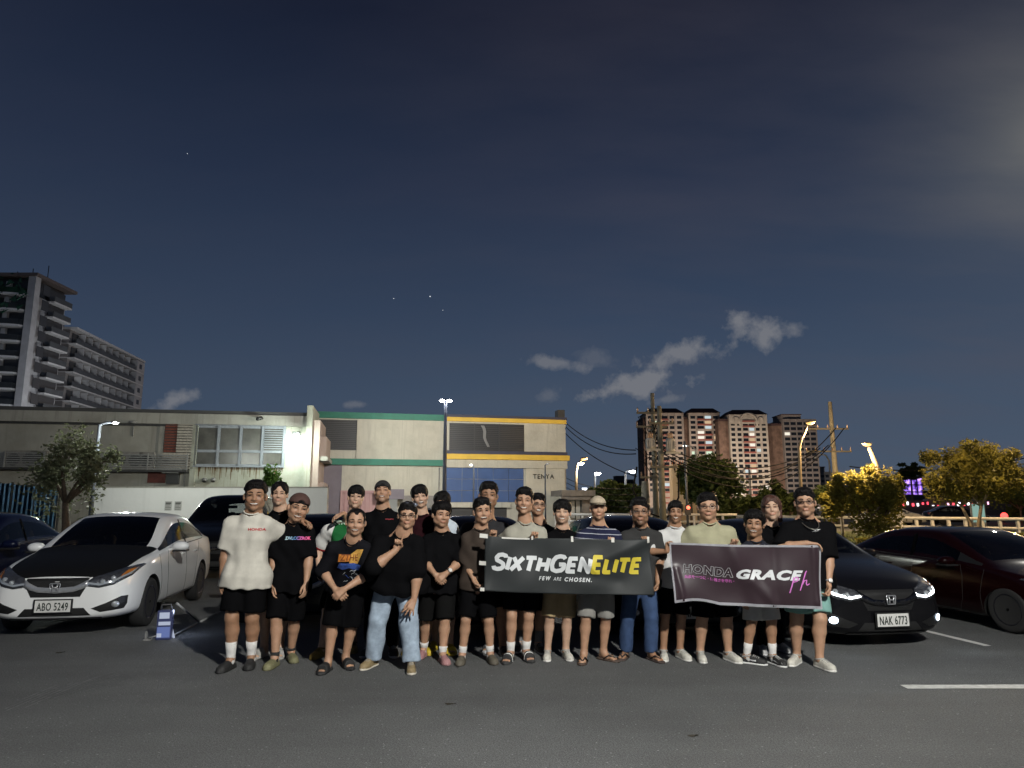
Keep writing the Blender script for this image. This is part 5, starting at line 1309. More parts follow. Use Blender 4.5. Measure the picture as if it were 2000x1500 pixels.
    # interior
    def seat(x, y, w, z0=.45):
        Sd = Solid((x - .55, y - w - .1, .2), (x + .5, y + w + .1, 1.5 * zz), .03)
        Sd.cone((x - .20, y - w * .5, z0), (x + .22, y - w * .5, z0 + .02), .10, .09, .06); Sd.cone((x - .20, y + w * .5, z0), (x + .22, y + w * .5, z0 + .02), .10, .09, .06)
        for q in (-.45, .45): Sd.cone((x - .24, y + w * q, z0 + .03), (x - .42, y + w * q * .8, z0 + .56), .075, .065, .08)
        Sd.ell((x - .47, y, z0 + .70), (.05, min(w * .55, .13), .085), None, .03)
        V_, F_ = Sd.mesh(); o = mesh_np('seat', V_, F_); me_ = o.data; me_.materials.append(SEAT); bpy.data.objects.remove(o); return me_
    X['seat'] = [seat(.15, .37, .24, .5 * zz), seat(.15, -.37, .24, .5 * zz), seat(-.72, .32, .30, .52 * zz), seat(-.72, -.32, .30, .52 * zz)]
    bm = bmesh.new(); box(bm, .48, .95, -.70 * yy, .70 * yy, .70 * zz, .915 * zz, bevel=.05); X['dash'] = to_me(bm, 'dashboard', TRIMK, True)
    bm = bmesh.new(); tube(bm, [(.42 + .04 * math.sin(a) * -1, .37 + .18 * math.cos(a), .86 * zz + .17 * math.sin(a)) for a in [2 * math.pi * q / 20 for q in range(21)]], .015, 6); tube(bm, [(.43, .20, .86 * zz), (.45, .37, .85 * zz), (.43, .54, .86 * zz)], .02, 6); tube(bm, [(.45, .37, .85 * zz), (.6, .37, .80 * zz)], .03, 6); X['wheel_'] = to_me(bm, 'steering_wheel', TRIMK, True)
    bm = bmesh.new()
    for y0, y1 in ((-.50, .05), (.02, .55)): tube(bm, [(1.0, y0, .985 * zz), (.86, (y0 + y1) / 2, 1.055 * zz), (.80, y1, 1.085 * zz)], .010, 5)
    X['wiper'] = to_me(bm, 'wipers', TRIMK, True)
    bm = bmesh.new(); box(bm, .12, .16, -.11, .11, 1.27 * zz, 1.33 * zz, bevel=.01); X['rear_view'] = to_me(bm, 'interior_mirror', TRIMK)
    KITS[suv] = k
    return k
def car(label, front, ang, paint, hood=None, plate=None, lit=False, suv=False, drop=0.0, rims=RIM_K, bar=CHROME, glass=CGLASS, cat='car', name='parked_car', group='cars parked behind the group', dashstuff=False, plate_c=PLATE):
    k = kit(suv); X = k['x']; h = Vector((math.sin(ang), -math.cos(ang), 0)); o = Vector((front[0], front[1], 0)) - h * 2.2
    t = thing(name, label, cat, o, math.atan2(h.y, h.x), group)
    def add(me, m=None, par=t, nm=None):
        ob = bpy.data.objects.new(nm or me.name.split('.')[0], me); COL.objects.link(ob); ob.parent = par
        if par is t: ob.location = (0, 0, -drop)
        if m is not None:
            if not me.materials: me.materials.append(m)
            ob.material_slots[0].link = 'OBJECT'; ob.material_slots[0].material = m
        return ob
    body = None
    for (nm, idx), me in k['parts'].items():
        m = {'body': paint, 'hood': hood or paint, 'windshield': glass, 'side_window': glass if not suv else TGLASS, 'rear_window': glass, 'wheel_arch': TRIMK, 'mirror_sail': TRIMK}[nm]
        ob = add(me, m, nm=nm)
        if nm == 'body': body = ob
    for i, me in enumerate(X['headlight']):
        hl = add(me, None)
        s_ = add(X['light_strip'][i], DRL if lit else None, hl); add(X['turn_lamp'][i], None, hl)
        for sg, pm in X['projector']:
            if (sg > 0) == (i == 0): add(pm, None, hl)
        fp = add(X['fog_pod'][i], None); add(X['fog'][i], FOGL if lit else None, fp)
        add(X['tail'][i]); mi = add(X['mirror'][i], paint); add(X['mirror_base'][i], None, mi); add(X['bpillar'][i]); add(X['belt'][i])
    g = add(X['grille']); gb = add(X['grille_bar'], bar)
    for me in X['slats']: add(me, None, g)
    em = bpy.data.objects.new('emblem', EMBLEM); COL.objects.link(em); em.parent = gb; em.location = (2.235, 0, (.600) * (1.17 if suv else 1))
    add(X['lower_intake']); add(X['lip'])
    for me in X['seams']: add(me)
    for me in X['handles']: add(me, paint)
    for me in X['seat']: add(me)
    for q in ('dash', 'wheel_', 'wiper', 'rear_view'): add(X[q])
    rr_ = 1.12 if suv else 1.0
    for x in (1.36, -1.24):
        for s_ in (1, -1):
            w = bpy.data.objects.new('wheel', WHEEL[0]); COL.objects.link(w); w.parent = t; w.location = (x, s_ * .735 * (1.09 if suv else 1), .310 * rr_); w.scale = (rr_,) * 3
            w.rotation_euler = (R(-90) if s_ > 0 else R(90), 0, 0)
            for me in WHEEL[1:]:
                c = bpy.data.objects.new(me.name.split('.')[0], me); COL.objects.link(c); c.parent = w
                if me is WHEEL[1]: c.material_slots[0].link = 'OBJECT'; c.material_slots[0].material = rims
    if plate:
        pz = .385 if not suv else .5
        bm = bmesh.new(); box(bm, 0, .012, -.215, .215, -.082, .082, bevel=.004); pf = link('number_plate', bm, TRIMK, t); pf.location = (2.225, 0, pz - drop)
        bm = bmesh.new(); box(bm, .013, .017, -.195, .195, -.068, .068, bevel=.002); link('plate_face', bm, plate_c, pf)
        me = text_mesh(plate, .125, offset=.002, extrude=.001, sx=.78, spacing=1.08); xs = [v.co.x for v in me.vertices]
        if max(xs) - min(xs) > .34: me.transform(Matrix.Diagonal((.34 / (max(xs) - min(xs)), 1, 1, 1)))
        me.transform(Matrix.Translation((0, -.046, .0195))); me.transform(Matrix(((0, 0, 1, 0), (1, 0, 0, 0), (0, 1, 0, 0), (0, 0, 0, 1))))
        link('plate_number', me, PLATE_T, pf)
    return t
WC = car('white sedan with a matt black bonnet and plate ABO 5249 parked at the left', (-5.46, 8.75), A10, PAINT_W, CARBON, 'ABO 5249', rims=RIM_B, drop=.0)
car('dark blue sedan parked left of the white car, cut by the frame edge', (-8.25, 9.2), A10, PAINT_B, drop=.0, plate=None)
car('dark grey sedan hidden behind the first four standing men', (-2.75, 9.3), A10, PAINT_G, drop=.03)
car('dark sedan with a plate ending in 495 behind the men with the black banner', (-.17, 8.75), A10, PAINT_K, plate='      2495', drop=.05, bar=CHROME_D)
car('dark sedan with a half hidden plate behind the men with the maroon banner', (2.10, 8.6), A10, PAINT_K, plate='NAI    69', drop=.05, bar=CHROME_D)
car('black sedan with lit headlights and plate NAK 6773 beside the tall man in glasses', (4.22, 8.2), A10, PAINT_K, plate='NAK 6773', lit=True, drop=.07, bar=CHROME_D)
RC = car('dark red sedan parked at the right edge with see-through windows', (7.15, 8.5), A10, PAINT_R, drop=.07, rims=RIM_K); RC.scale = (1, 1, .90)
car('tall black van parked behind the white car in front of the white wall', (-6.35, 15.0), R(8), PAINT_K, suv=True, cat='van', name='parked_van', bar=CHROME_D)
car('dark car in the far row glimpsed below the blue shop panel', (-2.6, 24), R(14), PAINT_G, name='parked_car', bar=CHROME_D)
car('pale car on the road beyond the barrier at the right', (31.5, 55), R(84), mat('pale_car_paint', (.5, .5, .47), .3, coat=.5), name='passing_car', group='cars on the road')
car('dark car on the road beyond the forked tree at the right', (37.0, 56), R(80), PAINT_K, name='passing_car', group='cars on the road')
car('pale car far behind the barrier between the beige cap man and the bearded man', (6.6, 62), R(80), PAINT_W, name='passing_car', group='cars on the road')
# lit headlamps of the black car throw a little light ahead
BH = HEAD
for s_ in (-.62, .62):
    p = Vector((4.22, 8.2, .42)) + ROW * s_ + BH * .12
    plight('fog_lamp_light', p, 2, (.75, .88, 1), .04, 120, BH * 1 + Vector((0, 0, -.35)))
# portable lamp, bracket and tripod on the ground by the white car's front wheel
LP = gnd(320, 1249)
lt = thing('portable_lamp', 'small glowing blue and white upright lamp standing by the front wheel of the white car', 'lamp', LP, R(12))
LB = emit_mat('lamp_panel_blue', (.30, .42, 1), .35); LWH = emit_mat('lamp_panel_white', (.70, .78, 1), .55)
boxo('lamp_body', mat('lamp_shell', (.05, .06, .14), .3), lt, -.085, .085, -.05, .05, .0, .34, .02); boxo('lower_panel', LB, lt, -.07, .07, -.056, -.0505, .03, .15); boxo('middle_panel', LWH, lt, -.06, .07, -.056, -.0505, .17, .21); boxo('upper_panel', LWH, lt, -.055, .055, -.056, -.0505, .245, .315); boxo('lower_corner', LWH, lt, -.07, -.02, -.058, -.0565, .035, .08)
tubeo('handle', DARKM, lt, [(-.06, 0, .335), (-.05, 0, .40), (.05, 0, .40), (.06, 0, .335)], .012, 6)
o = gnd(341, 1247); ba = thing('light_stick', 'white glowing stick leaning beside the blue lamp', 'lamp', o, 0); tubeo('tube', LWH, ba, [(0, -.02, .01), (-.10, .03, .24)], .013, 8); tubeo('end_cap', DARKM, ba, [(-.10, .03, .24), (-.105, .033, .26)], .015, 8)
plight('portable_lamp_light', LP + Vector((.10, .22, .34)), 3, (.66, .76, 1), .08)
tp_ = thing('tripod', 'thin collapsed tripod lying open between the white car and the men', 'tripod', gnd(388, 1216), 0)
q = Vector(tp_.location)
for p1, p2 in (((345, 1178, .32), (388, 1216, 0)), ((388, 1216, 0), (430, 1196, .03)), ((388, 1216, 0), (338, 1243, .02))):
    a = gnd(p1[0], p1[1]) if p1[2] == 0 else gnd(p1[0], p1[1], p1[2]); b = gnd(p2[0], p2[1], p2[2]); tubeo('leg', GREYM, tp_, [a - q, b - q + Vector((0, 0, .012))], [.016, .010], 7)
br = thing('bracket', 'small bent metal bracket lying on the asphalt in front of the white car', 'bracket', gnd(288, 1251), 0)
boxo('foot', GREYM, br, -.04, .04, -.03, .03, .002, .018); boxo('upright', GREYM, br, -.03, -.012, -.012, .012, .0185, .10); tubeo('arm', GREYM, br, [(.0, 0, .02), (.11, .02, .06)], .008, 6)
# ================================================================ people
SKIN = {'tan': (.355, .205, .128), 'brown': (.27, .148, .086), 'light': (.43, .275, .19), 'deep': (.20, .11, .065)}
def skin_mat(k):
    m = mat('skin_' + k, SKIN[k], .56, var=.14, scale=26, bump=.05, bscale=160, attr='tint')
    b = m.node_tree.nodes['Principled BSDF']
    b.inputs['Subsurface Weight'].default_value = .08; b.inputs['Subsurface Radius'].default_value = (.012, .005, .003)
    return m
def cloth(name, c, rough=.92, var=.10):
    return mat('cloth_' + name, c, rough, var=var, scale=14, bump=.10, bscale=95, spec=.15 if max(c) > .02 else .03)
HAIR = mat('black_hair', (.0045, .0038, .0038), .5, var=.5, scale=60, bump=.7, bscale=130, spec=.14, stretch=(1, 1, .35))
TEETH = mat('teeth', (.50, .46, .41), .35)
EYEW = mat('eye_white', (.36, .32, .29), .3)
IRIS = mat('iris', (.012, .008, .006), .15)
SPECS = mat('spectacle_frame', (.012, .011, .011), .3)
WIRE = mat('spectacle_wire', (.18, .17, .16), .25, .8)
LENS = glass_mat('spectacle_lens', (.93, .93, .93))
MOUTH = mat('mouth_inside', (.05, .012, .010), .5)
RNG = random.Random(11)

def two_bone(a, c, l1, l2, pole):
    d = c - a; L = d.length
    if L > (l1 + l2) * .998:
        k = L / ((l1 + l2) * .998); l1 *= k; l2 *= k
    u = d.normalized(); x = (l1 * l1 - l2 * l2 + L * L) / (2 * L)
    h = math.sqrt(max(l1 * l1 - x * x, 0)); p = pole - u * pole.dot(u)
    if p.length < 1e-5: p = Vector((0, -1, 0))
    return a + u * x + p.normalized() * h

def hand_solid(S, w, d, n, right, s, curl, spread=0.0, point=False):
    d = d.normalized(); n = (n - d * n.dot(d)).normalized()
    t = d.cross(n) * (1 if right else -1)
    for k, o in enumerate((.024, .008, -.008, -.023)):
        S.cone(w + d * .012 * s + t * o * .6 * s, w + d * .088 * s + t * o * 1.05 * s, .0155 * s, .0125 * s, .012, pad=.02)
    for k, (o, L) in enumerate(((.0275, .074), (.0095, .082), (-.009, .077), (-.026, .061))):
        p = w + d * .088 * s + t * o * s; a = .12 * (1 if k == 0 else 1)
        dirv = (d + t * (spread * (1.5 - k) * .35)).normalized()
        c = curl if not isinstance(curl, (list, tuple)) else curl[k]
        ang = 0.0
        for j, f in enumerate((.46, .30, .24)):
            ang += c * (.75, 1.0, .8)[j]
            v = dirv * math.cos(ang) + n * math.sin(ang)
            q = p + v * L * f * s
            S.cone(p, q, (.0098 - .0010 * j) * s, (.0090 - .0011 * j) * s, .003, pad=.012)
            p = q
    c = curl if not isinstance(curl, (list, tuple)) else curl[3]
    p0 = w + d * .022 * s + t * .020 * s; p1 = w + d * .055 * s + t * .044 * s + n * (.012 + .012 * min(c, 1)) * s
    p2 = p1 + (d * .8 + t * (.35 - .55 * min(c, 1)) + n * .45 * min(c, 1.2)).normalized() * .034 * s
    p3 = p2 + (d * .8 + t * (.15 - .9 * min(c, 1)) + n * .5 * min(c, 1.2)).normalized() * .027 * s
    S.cone(p0, p1, .0165 * s, .0125 * s, .012, pad=.02); S.cone(p1, p2, .0118 * s, .0105 * s, .004, pad=.012); S.cone(p2, p3, .0104 * s, .0085 * s, .003, pad=.012)

def torso_field(a, up, side, front, L, ts, ws, ds, off, tmin, tmax, p=2.0):
    ts, ws, ds, off = (np.array(q, dtype=np.float32) for q in (ts, ws, ds, off))
    def f(X, Y, Z):
        x, y, z = X - a.x, Y - a.y, Z - a.z
        t = (x * up.x + y * up.y + z * up.z) / L
        u = x * side.x + y * side.y + z * side.z; v = x * front.x + y * front.y + z * front.z
        w = np.interp(t, ts, ws); d = np.interp(t, ts, ds); o = np.interp(t, ts, off)
        q = (np.abs(u / w) ** p + np.abs((v - o) / d) ** p) ** (1 / p)
        r = (q - 1) * np.minimum(w, d) * .9
        return np.maximum(np.maximum(r, (t - tmax) * L), (tmin - t) * L)
    return f

def wrinkles(seed, amp, fr=1.0):
    r = random.Random(seed); W = []
    for i in range(7):
        k = Vector((r.choice((-1, 1)) * r.uniform(.5, 1), r.uniform(-.5, .5), r.uniform(-.55, .55))).normalized() * r.uniform(20, 58) * fr
        W.append((k, r.uniform(0, 6.28), Vector((r.uniform(-1, 1), r.uniform(-1, 1), r.uniform(-1, 1))) * 7, r.uniform(0, 6.28), r.uniform(.4, 1)))
    def f(X, Y, Z):
        o = 0
        for k, p, k2, p2, a in W:
            o = o + a * np.sin(k.x * X + k.y * Y + k.z * Z + p + 1.6 * np.sin(k2.x * X + k2.y * Y + k2.z * Z + p2))
        return o * (amp / 3.2)
    return f

def shoe(kind, F, yaw, s, root, colr, sole_c, parent, ankle):
    f = Vector((math.sin(yaw), -math.cos(yaw), 0)); sd = Vector((f.y * -1, f.x, 0))
    L = 1.0 * s
    lx = np.array([-.135, -.12, -.08, 0, .07, .12, .145, .155]) * L
    w = np.array([.012, .030, .036, .039, .047, .043, .026, .008]) * L
    H = {'sneaker': [.055, .085, .090, .082, .062, .052, .040, .020], 'clog': [.02, .045, .060, .078, .068, .058, .042, .020], 'slide': [.028] * 8, 'flipflop': [.018] * 8, 'sole': [.028] * 8, 'barefoot': [.045, .062, .066, .055, .036, .028, .024, .014]}
    def field(hs, grow=0.0, z0=0.0, cut=None):
        h = np.array(hs) * L
        def fn(X, Y, Z):
            x, y = X - F.x, Y - F.y
            u = x * f.x + y * f.y; v = x * sd.x + y * sd.y
            ww = np.interp(u, lx, w) + grow; hh = np.interp(u, lx, h) + grow
            zz = np.maximum(Z - z0, 0)
            q = ((np.abs(v) / ww) ** 2.6 + (zz / hh) ** 2.6) ** (1 / 2.6)
            d = (q - 1) * np.minimum(ww, hh)
            d = np.maximum(d, z0 - Z); d = np.maximum(d, np.abs(u - .01 * L) - .147 * L - grow)
            if cut is not None: d = np.maximum(d, cut(u, v, Z))
            return d
        return fn
    lo, hi = (F.x - .21, F.y - .21, -.02), (F.x + .21, F.y + .21, .16)
    def build(name, fns, m, par, step=.009):
        S = Solid(lo, hi, step)
        for fn_, k, op in fns: S.fn((-99, -99, -99), (99, 99, 99), fn_, k, op)
        V, Fc = S.mesh()
        if len(V) == 0: return None
        return mesh_np(name, V - np.array(root), Fc, m, par)
    ns = mat('shoe_' + str(colr), colr, .7, var=.25, scale=30, bump=.3, bscale=60)
    ss = mat('sole_' + str(sole_c), sole_c, .75)
    if kind == 'sneaker':
        o = build('shoe', [(field(H['sneaker'], 0, .014), 0, '+')], ns, parent)
        build('sole', [(field([.030, .032, .030, .028, .026, .026, .028, .02], .004), 0, '+')], ss, o)
        bm = bmesh.new()
        for i in range(4):
            c = F + f * (.015 + .018 * i) * L; z = float(np.interp((.015 + .018 * i) * L, lx, np.array(H['sneaker']) * L)) + .016
            tube(bm, [c - sd * .026 * L + Vector((0, 0, z - .010)), c + Vector((0, 0, z + .002)), c + sd * .026 * L + Vector((0, 0, z - .010))], .0045, 5)
        rg = [ankle + Vector((0, 0, -.004)) + f * (.046 * math.cos(q)) * s + sd * (.038 * math.sin(q)) * s + Vector((0, 0, .010 * math.cos(q))) for q in [2 * math.pi * k / 16 for k in range(17)]]
        tube(bm, rg, .009, 6)
        for vv in bm.verts: vv.co -= Vector(root)
        link('laces', bm, mat('shoe_laces_' + str(sole_c), tuple(c * .45 for c in sole_c), .85), o, True)
        return o
    if kind == 'clog':
        cut = lambda u, v, Z: -(u + .085 * L - 0 * Z)   # open heel
        o = build('clog', [(field(H['clog'], .006, .0), 0, '+')], ns, parent)
        build('sole', [(field([.016] * 8, .009), 0, '+')], ss, o)
        return o
    if kind == 'slide':
        o = build('sandal', [(field([.026] * 8, .006), 0, '+')], ss, parent)
        build('strap', [(field(H['clog'], .010, .01, lambda u, v, Z: np.abs(u - .035 * L) - .048 * L + 0 * Z), 0, '+')], ns, o, .008)
        if colr[0] < .1 and sole_c[0] < .1 and colr[0] > .015:
            b = field(H['clog'], .013, .01, lambda u, v, Z: np.abs(u - .040 * L) - .010 * L + 0 * Z)
            build('stripe', [(b, 0, '+')], mat('white_band', (.72, .72, .70), .7), o, .007)
        return o
    if kind == 'flipflop':
        o = build('flip_flop', [(field([.018] * 8, .007), 0, '+')], ss, parent)
        bm = bmesh.new(); toe = F + f * .098 * L + sd * .008 + Vector((0, 0, .035))
        for sg in (-1, 1):
            tube(bm, [toe, F + f * .045 * L + sd * sg * .030 * L + Vector((0, 0, .066 * L)), F - f * .02 * L + sd * sg * .046 * L + Vector((0, 0, .022))], .007, 6)
        for vv in bm.verts: vv.co -= Vector(root)
        link('strap', bm, ns, o, True)
        return o

def person(label, feet, sh, head, hair='short', skin='tan', H=None, Yb=None, lean=0.0, wd=1.0, belly=0.0, hands=(None, None), face=(0, 0, 0),
           tee=((.02, .02, .02), 'black'), sleeve=.92, hem=.455, bottom=((.012, .012, .013), 'black'), leg=.95, shoes=('sneaker', (.7, .7, .66), (.75, .75, .72)),
           socks=None, mouth='smile', glasses=None, beard=0.0, fw=1.0, yaws=(-.25, .25), group=None, seed=1, stripes=None, two_tone=None, fat=1.0, hipx=0.0, trim=None, head_y=-.04, shoulder_yaw=0.0, low=False):
    sf = 1.0
    FT = [gnd(*f) if len(f) == 2 else Vector((f[0], f[1], 0)) for f in feet]
    if Yb is None: Yb = (FT[0].y + FT[1].y) / 2
    S0 = at(sh[0], sh[2], Yb - lean); S1 = at(sh[1], sh[2] if len(sh) < 4 else sh[3], Yb - lean)
    S0.y -= shoulder_yaw; S1.y += shoulder_yaw
    mid = (S0 + S1) / 2
    if H is None: H = min(max(mid.z / .805, 1.5), 1.86)
    s = H / 1.72
    root = Vector(((FT[0].x + FT[1].x) / 2, (FT[0].y + FT[1].y) / 2, 0))
    P = thing('person', label, 'person', root, 0, group or 'people posing in two rows for the group photo')
    hx, htop, hchin = head
    hc_px = (htop + hchin) / 2
    HD = at(hx, hc_px, Yb - lean + head_y)
    hs = (at(hx, htop, Yb).z - at(hx, hchin, Yb).z) / .268
    HC = Vector((mid.x * .5 + root.x * .5 + hipx, Yb + .03 + max(lean * .15, 0), .505 * H))
    if mid.z - HC.z < .36 * s: HC.z = mid.z - .36 * s
    NB = mid + Vector(((HD.x - mid.x) * .45, .01, .058 * s))
    up = (NB - HC).normalized(); L = (NB - HC).length
    side = (S1 - S0); side = (side - up * side.dot(up)).normalized()
    front = side.cross(up) * -1
    if front.y > 0: front = -front
    hwid = (S1 - S0).length / 2
    # ---- arms and legs
    WR, EL, HDIR, HN, CU, RT = [], [], [], [], [], []
    for i, Sp in enumerate((S0, S1)):
        h = hands[i] or {}
        out = -side if i == 0 else side
        if 'w' in h:
            w = at(h['w'][0], h['w'][1], Yb + h.get('y', -.05))
        else:
            w = Sp + out * (.075 * s) + Vector((0, -.03, -.515 * s))
        el = two_bone(Sp, w, .172 * H, .150 * H, Vector(h.get('pole', (out.x * .7, .9, -.15))))
        WR.append(w); EL.append(el)
        HDIR.append(Vector(h['d']) if 'd' in h else (w - el).normalized() + Vector((0, -.05, -.25)))
        HN.append(Vector(h['n']) if 'n' in h else -out + Vector((0, .25, 0)))
        CU.append(h.get('curl', .42))
    HJ = [HC - side * .085 * s * wd ** .5, HC + side * .085 * s * wd ** .5]
    AN, KN = [], []
    for i in (0, 1):
        f = Vector((math.sin(yaws[i]), -math.cos(yaws[i]), 0))
        a = FT[i] - f * .062 * s + Vector((0, 0, .088 * s)); AN.append(a)
        d = (HJ[i] - a).length
        KN.append(two_bone(HJ[i], a, d * .517, d * .490, Vector((f.x * .6, -1, 0))))
    # ---- head axes
    yw, pt, rl = face
    fw = fw * 1.10
    fv = random.Random(seed * 7 + 3); jw, ch, ns, ck, ey, bz, lp = (fv.uniform(.88, 1.14), fv.uniform(-.007, .006), fv.uniform(.85, 1.22), fv.uniform(.85, 1.18), fv.uniform(-.0018, .0022), fv.uniform(-.003, .004), fv.uniform(.85, 1.25))
    yw += math.atan2(HD.x, HD.y) * -.75
    MR = Matrix.Rotation(yw, 3, 'Z') @ Matrix.Rotation(pt, 3, 'X') @ Matrix.Rotation(rl, 3, 'Y')
    hxv, hyv, hzv = MR @ Vector((1, 0, 0)), MR @ Vector((0, -1, 0)), MR @ Vector((0, 0, 1))
    HA = (hxv, hyv, hzv); wx = fw
    HO = HD - hzv * (.0085 * hs)
    hp = lambda x, y, z: HO + hxv * (x * hs * wx) + hyv * (y * hs) + hzv * (z * hs)
    def he(S, c, r, k=.02, op='+'): S.ell(hp(*c), (r[0] * hs * wx, r[1] * hs, r[2] * hs), HA, k * hs, op)
    def hcn(S, a, b, ra, rb, k=.02, op='+'): S.cone(hp(*a), hp(*b), ra * hs, rb * hs, k * hs, op)
    # ---- body: one continuous skin
    pts = [HD, S0, S1, NB] + WR + EL + HJ + KN + AN + FT
    lo = [min(p[i] for p in pts) - .27 for i in range(3)]; hi = [max(p[i] for p in pts) + .27 for i in range(3)]
    lo[2] = -.03; hi[2] = HD.z + .16 * hs
    fine = [([HO[i] - (.10, .125, .15)[i] * hs * 1.1 for i in range(3)], [HO[i] + (.10, .125, .15)[i] * hs * 1.1 for i in range(3)], .0062)]
    for i in (0, 1):
        c = WR[i] + HDIR[i].normalized() * .08
        fine.append(([c[k] - .075 for k in range(3)], [c[k] + .075 for k in range(3)], .0085))
    B = Solid(lo, hi, .017, fine)
    w_ = wd
    bt = [-.2, 0, .2, .4, .6, .8, .92, 1.0]
    bw = [.14 * w_, .165 * w_, .148 * w_, .145 * w_, .158 * w_, hwid * .88, hwid * .5, .055]
    bd = [.085 * w_, .105 * w_, .100 * w_, .102 * w_, .112 * w_, .105 * w_, .082, .05]
    bo = [0, 0, belly * .4, belly * .5, belly * .25, 0, -.01, -.01]
    bw = [b * s if i not in (5, 6) else b for i, b in enumerate(bw)]; bd = [b * s + belly * q for b, q in zip(bd, (0, .3, .8, .7, .3, 0, 0, 0))]
    big = ((-99,) * 3, (99,) * 3)
    B.fn(*big, torso_field(HC, up, side, front, L, bt, bw, bd, bo, -.22, .99), .0)
    for i in (0, 1):
        B.cone((S0 if i == 0 else S1) - up * .035, EL[i], .050 * s * fat, .043 * s * fat, .05)
        B.cone((S0 if i == 0 else S1) - up * .035 - side * (-.03 if i == 0 else .03), NB + up * .045, .034 * s, .046 * s, .04)
        ex = EL[i] + (WR[i] - EL[i]) * .3
        B.cone(EL[i], ex, .042 * s * fat, .044 * s * fat, .02); B.cone(ex, WR[i], .043 * s * fat, .026 * s * fat ** .5, .02)
        hand_solid(B, WR[i], HDIR[i], HN[i], i == 0, s * 1.03, CU[i], spread=(hands[i] or {}).get('spread', .3))
        B.cone(HJ[i], KN[i], .086 * s * fat, .056 * s * fat, .03)
        cf = KN[i] + (AN[i] - KN[i]) * .32 + Vector((0, .018, 0))
        B.cone(KN[i], cf, .054 * s * fat, .058 * s * fat, .02); B.cone(cf, AN[i], .056 * s * fat, .035 * s, .02)
        B.cone(AN[i], FT[i] + Vector((0, 0, .035 * s)) , .036 * s, .032 * s, .03)
        f = Vector((math.sin(yaws[i]), -math.cos(yaws[i]), 0)); sd = Vector((-f.y, f.x, 0))
        B.cone(FT[i] - f * .09 * s + Vector((0, 0, .045 * s)), FT[i] + f * .06 * s + Vector((0, 0, .038 * s)), .030 * s, .026 * s, .02)
        for k in range(5):
            q = FT[i] + f * .062 * s + sd * (k - 2) * .017 * s
            B.cone(q + Vector((0, 0, .032)), q + f * (.055 - .006 * abs(k - 1.6)) * s + Vector((0, 0, .028)), .013 * s, .010 * s, .006, pad=.02)
    # neck and head
    B.cone(NB - up * .03 - front * .012, hp(0, -.020, -.05), .070 * s * fat ** .5, .062 * hs * fat ** .6, .05)
    he(B, (0, -.012, .040), (.074, .094, .084), .0); he(B, (0, .020, -.030), (.061, .068, .084), .03)
    he(B, (0, .060, -.097 + ch), (.023 * jw, .021, .020), .028)
    for x in (-1, 1):
        he(B, (x * .043 * jw, .008, -.060 + ch * .6), (.021 * jw, .030, .027), .03)
        he(B, (x * .035, .060, -.026), (.024 * ck, .025 * ck, .020), .025)
        hcn(B, (x * .012, .082, .027), (x * .044, .066, .027), .012, .011, .018)
        he(B, (x * (.031 + ey), .104, .008), (.019, .019, .0135), .012, '-')
        he(B, (x * .077, -.006, -.006), (.011, .020, .031), .008)
        hcn(B, (x * .011 * ns, .089, -.028), (x * .012 * ns, .090, -.028), .0095 * ns, .0095 * ns, .008)
    hcn(B, (0, .084, .014), (0, .099 + .003 * (ns - 1) * 5, -.024), .0075, .0118 * ns ** .6, .012)
    for sgn, dz, r in ((1, .0050, .0052), (-1, -.0055, .0060)):
        if mouth in ('smile', 'open'): dz *= 1.5
        xm, zm = (.0275, .008) if mouth != 'closed' else (.0235, .003)
        for q_ in (-1, 1): hcn(B, (q_ * xm, .0765, -.062 + dz * .4 + zm), (q_ * .012, .0875, -.062 + dz), r * .6 * lp, r * lp, .006)
        hcn(B, (-.012, .0875, -.062 + dz), (.012, .0875, -.062 + dz), r, r, .004)
    if mouth in ('smile', 'open'):
        he(B, (0, .094, -.0595), (.034, .019, .0070 if mouth == 'smile' else .012), .003, '-')
    if beard > .3: he(B, (0, .062, -.100), (.026, .026, .022), .02)
    V, F = B.mesh()
    ob = mesh_np('body', V - np.array(root), F, skin_mat(skin), P)
    # colour of lips, stubble and mouth on the skin
    Q = V - np.array(HO); lx = Q @ np.array(hxv) / (hs * wx); ly = Q @ np.array(hyv) / hs; lz = Q @ np.array(hzv) / hs
    T = np.ones((len(V), 4), dtype=np.float32)
    fr = ly > .045
    mz = -.061 + 5.5 * lx ** 2
    lip = fr & (np.abs(lx) < .028) & (np.abs(lz - mz) < .011) & (ly > .07)
    T[lip, :3] *= np.array([.86, .68, .67])
    if mouth in ('smile', 'open'):
        inn = (np.abs(lx) < .026) & (np.abs(lz + .0615) < .009) & (ly > .068) & (ly < .0895); T[inn, :3] *= .22
    if beard > 0:
        bd_ = (ly > .015) & (lz < -.045 ) & (lz > -.14) & ~lip & ((np.abs(lz - mz) < .024) & (np.abs(lx) < .034) | (lz < -.078))
        T[bd_, :3] *= 1 - .72 * beard
    eyeh = (ly > .06) & (np.abs(np.abs(lx) - .031) < .021) & (np.abs(lz - .010) < .011); T[eyeh, :3] *= np.array([.72, .66, .64])
    if hair in ('fade', 'short', 'receding', 'full', 'spiky'):
        sd_ = (np.abs(lx) > .056) & (lz > -.012) & (ly < .042) & (np.abs(lx) < .079); T[sd_, :3] *= .22
        T[(lz > .060 - .3 * np.maximum(ly - .05, 0)) & (ly < .05), :3] *= .3
    chk = np.exp(-(((np.abs(lx) - .036) / .018) ** 2 + ((lz + .03) / .02) ** 2)) * (ly > .05)
    T[:, 1] *= 1 - .07 * chk; T[:, 2] *= 1 - .07 * chk
    ca = ob.data.color_attributes.new('tint', 'FLOAT_COLOR', 'POINT'); ca.data.foreach_set('color', T.ravel())
